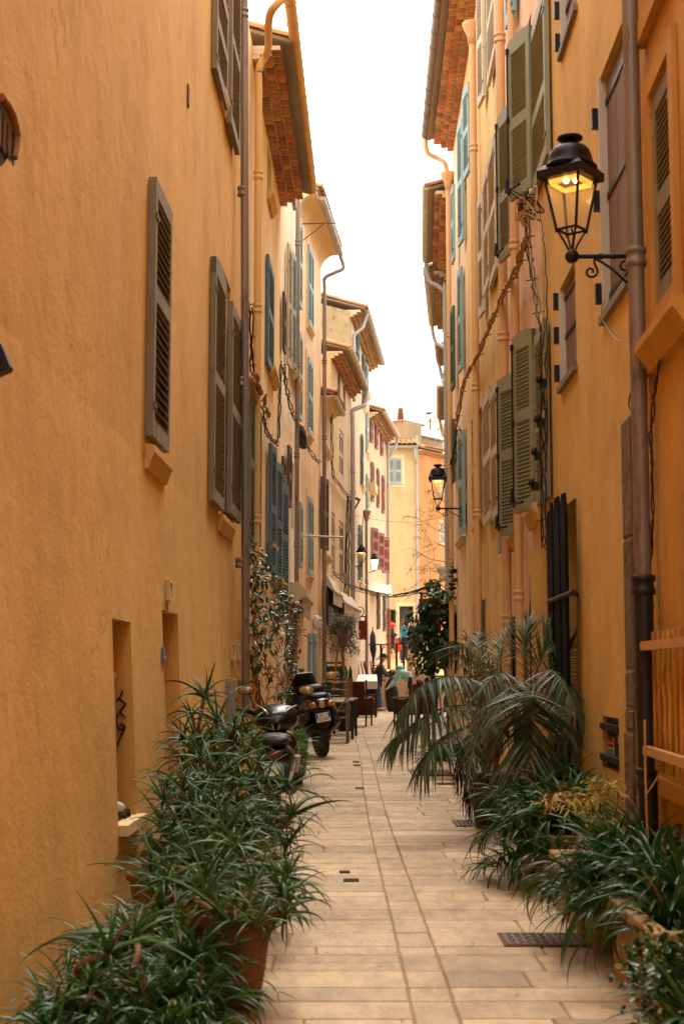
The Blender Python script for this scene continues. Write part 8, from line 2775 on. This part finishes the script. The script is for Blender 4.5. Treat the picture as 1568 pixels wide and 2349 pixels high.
# ---- people on the upper street
def stander(px, pyfoot, Y, label, tops, legs, hairm, hat=None, sc=1.0, dirx=1, long_hair=False, arm_up=False):
    global g0
    P = at_y(px, pyfoot, Y)
    g0 = Vector((P.x, P.y, P.z))
    k = dirx
    J = dict(pelvis=G(0, 0, 0.94 * sc), chest=G(0.01 * k, 0, 1.3 * sc), neck=G(0.02 * k, 0, 1.47 * sc), head=G(0.04 * k, -0.01, 1.6 * sc),
             hipL=G(-0.03, 0.08, 0.9 * sc), kneeL=G(0.05 * k, 0.09, 0.48 * sc), ankL=G(-0.08 * k, 0.09, 0.08), toeL=G(0.06 * k, 0.08, 0.035),
             hipR=G(0.03, -0.08, 0.9 * sc), kneeR=G(0.1 * k, -0.09, 0.48 * sc), ankR=G(0.14 * k, -0.1, 0.08), toeR=G(0.28 * k, -0.12, 0.035),
             shL=G(0.0, 0.17, 1.4 * sc), elbL=G(0.1 * k, 0.2, 1.12 * sc), handL=G(0.26 * k, 0.12, 1.08 * sc),
             shR=G(0.0, -0.17, 1.4 * sc), elbR=G(0.05 * k, -0.22, 1.12 * sc), handR=G(0.16 * k, -0.18, 0.88 * sc))
    if arm_up:
        J['elbR'], J['handR'] = G(0.16 * k, -0.24, 1.2 * sc), G(0.2 * k, -0.14, 1.44 * sc)
    p = Person(label, g0, J)
    p.face((k, -0.5, -0.1))
    p.hair((k, -0.3, 0.05), hairm, ((-0.06, -0.08, 0.085), (-0.06, -0.18, 0.08), (-0.05, -0.26, 0.06)) if long_hair else ())
    p.cloth('jacket', [[('p', J['pelvis'] - Vector((0, 0, 0.02)), 0.155), ('w', J['pelvis'].lerp(J['chest'], 0.5), 0.145), ('c', J['chest'], (0.15, 0.165)), ('n', J['neck'] - Vector((0, 0, 0.05)), 0.08)],
                     [('c', J['chest'], 0.15), ('sl', J['shL'], 0.08), ('el', J['elbL'], 0.06), ('wl', J['elbL'].lerp(J['handL'], 0.9), 0.045)],
                     [('c', J['chest'], 0.15), ('sr', J['shR'], 0.08), ('er', J['elbR'], 0.06), ('wr', J['elbR'].lerp(J['handR'], 0.9), 0.045)]], tops)
    p.cloth('trousers', [[('p', J['pelvis'], 0.145), ('hl', J['hipL'], 0.095), ('kl', J['kneeL'], 0.075), ('al', J['ankL'], 0.06)], [('p', J['pelvis'], 0.145), ('hr', J['hipR'], 0.095), ('kr', J['kneeR'], 0.075), ('ar', J['ankR'], 0.06)]], legs)
    for sd in 'LR':
        p.cloth('shoe', [[('a', J['ank' + sd] - Vector((0.03 * k, 0, 0.03)), 0.045), ('b', J['toe' + sd], 0.038)]], 'bike_matt')
    if hat:
        MB(Matrix.Translation(J['head'] + Vector((0, 0, 0.02)))).lathe([(0.115, -0.02), (0.12, 0.03), (0.11, 0.08), (0.07, 0.115), (0.01, 0.125)], 14).build('hat', hat, p.T)
        MB().tube([J['head'] + Vector((0.1 * k, -0.08, 0.03)), J['head'] + Vector((0.18 * k, -0.1, 0.02))], [0.06, 0.03], 8, flat=0.3).build('hat_peak', hat, p.T)
        MB().tube([J['neck'] + Vector((0.1 * math.cos(a), 0.1 * math.sin(a), -0.01)) for a in [2 * PI * i / 12 for i in range(13)]], 0.045, 8).build('scarf', hat, p.T)
    return p
stander(897, 1497, 58, 'person in red hat and dark jacket walking on the upper street', 'jacket_dark', 'jacket_dark', 'hair_brown', 'kayak_red', 0.68, 1)
stander(925, 1521, 54, 'woman with long brown hair and blue tunic raising a hand to her face', 'dress_blue', 'jacket_dark', 'hair_brown', None, 0.96, 1, True, True)
stander(957, 1523, 53.5, 'person in dark top half hidden behind the climber', 'jacket_dark', 'sleeve_dark', 'hair_brown', None, 1.0, -1, False, True)
A, B = at_y(904.5, 1461, 55), at_y(920, 1496, 55)
T = tag(MB().loft([ring((A.x + B.x) / 2, (A.z + B.z) / 2, (B.x - A.x) * k, (A.z - B.z) * k * 1.0, 55 - 0.05 + 0.1 * f) for f, k in ((0, 0.42), (0.3, 0.5), (0.7, 0.5), (1, 0.42))]).build('bodyboard', 'kayak_red'), 'bright red bodyboard carried in front of the woman in blue', 'bodyboard')
# low plants by the end-house door
rg = random.Random(70)
P0 = at_y(897, 1500, 61)
T = thing('wall_shrub', 'dark green shrub climbing beside the slate-grey door', 'shrub', (P0.x, 61, 1.75))
items = []
for i in range(260):
    P = at_y(rg.gauss(897, 3.5), rg.uniform(1398, 1430), 61.4)
    items.append((rg.choice(V_IVY), DM(P, (rg.uniform(-1, 1), -1, rg.uniform(-1, 1)), rg.uniform(0.1, 0.16))))
MB().tube([P0, at_y(897, 1405, 61.4)], 0.03, 6).build('trunk', 'bark', T)
scatter(T, items, 0)
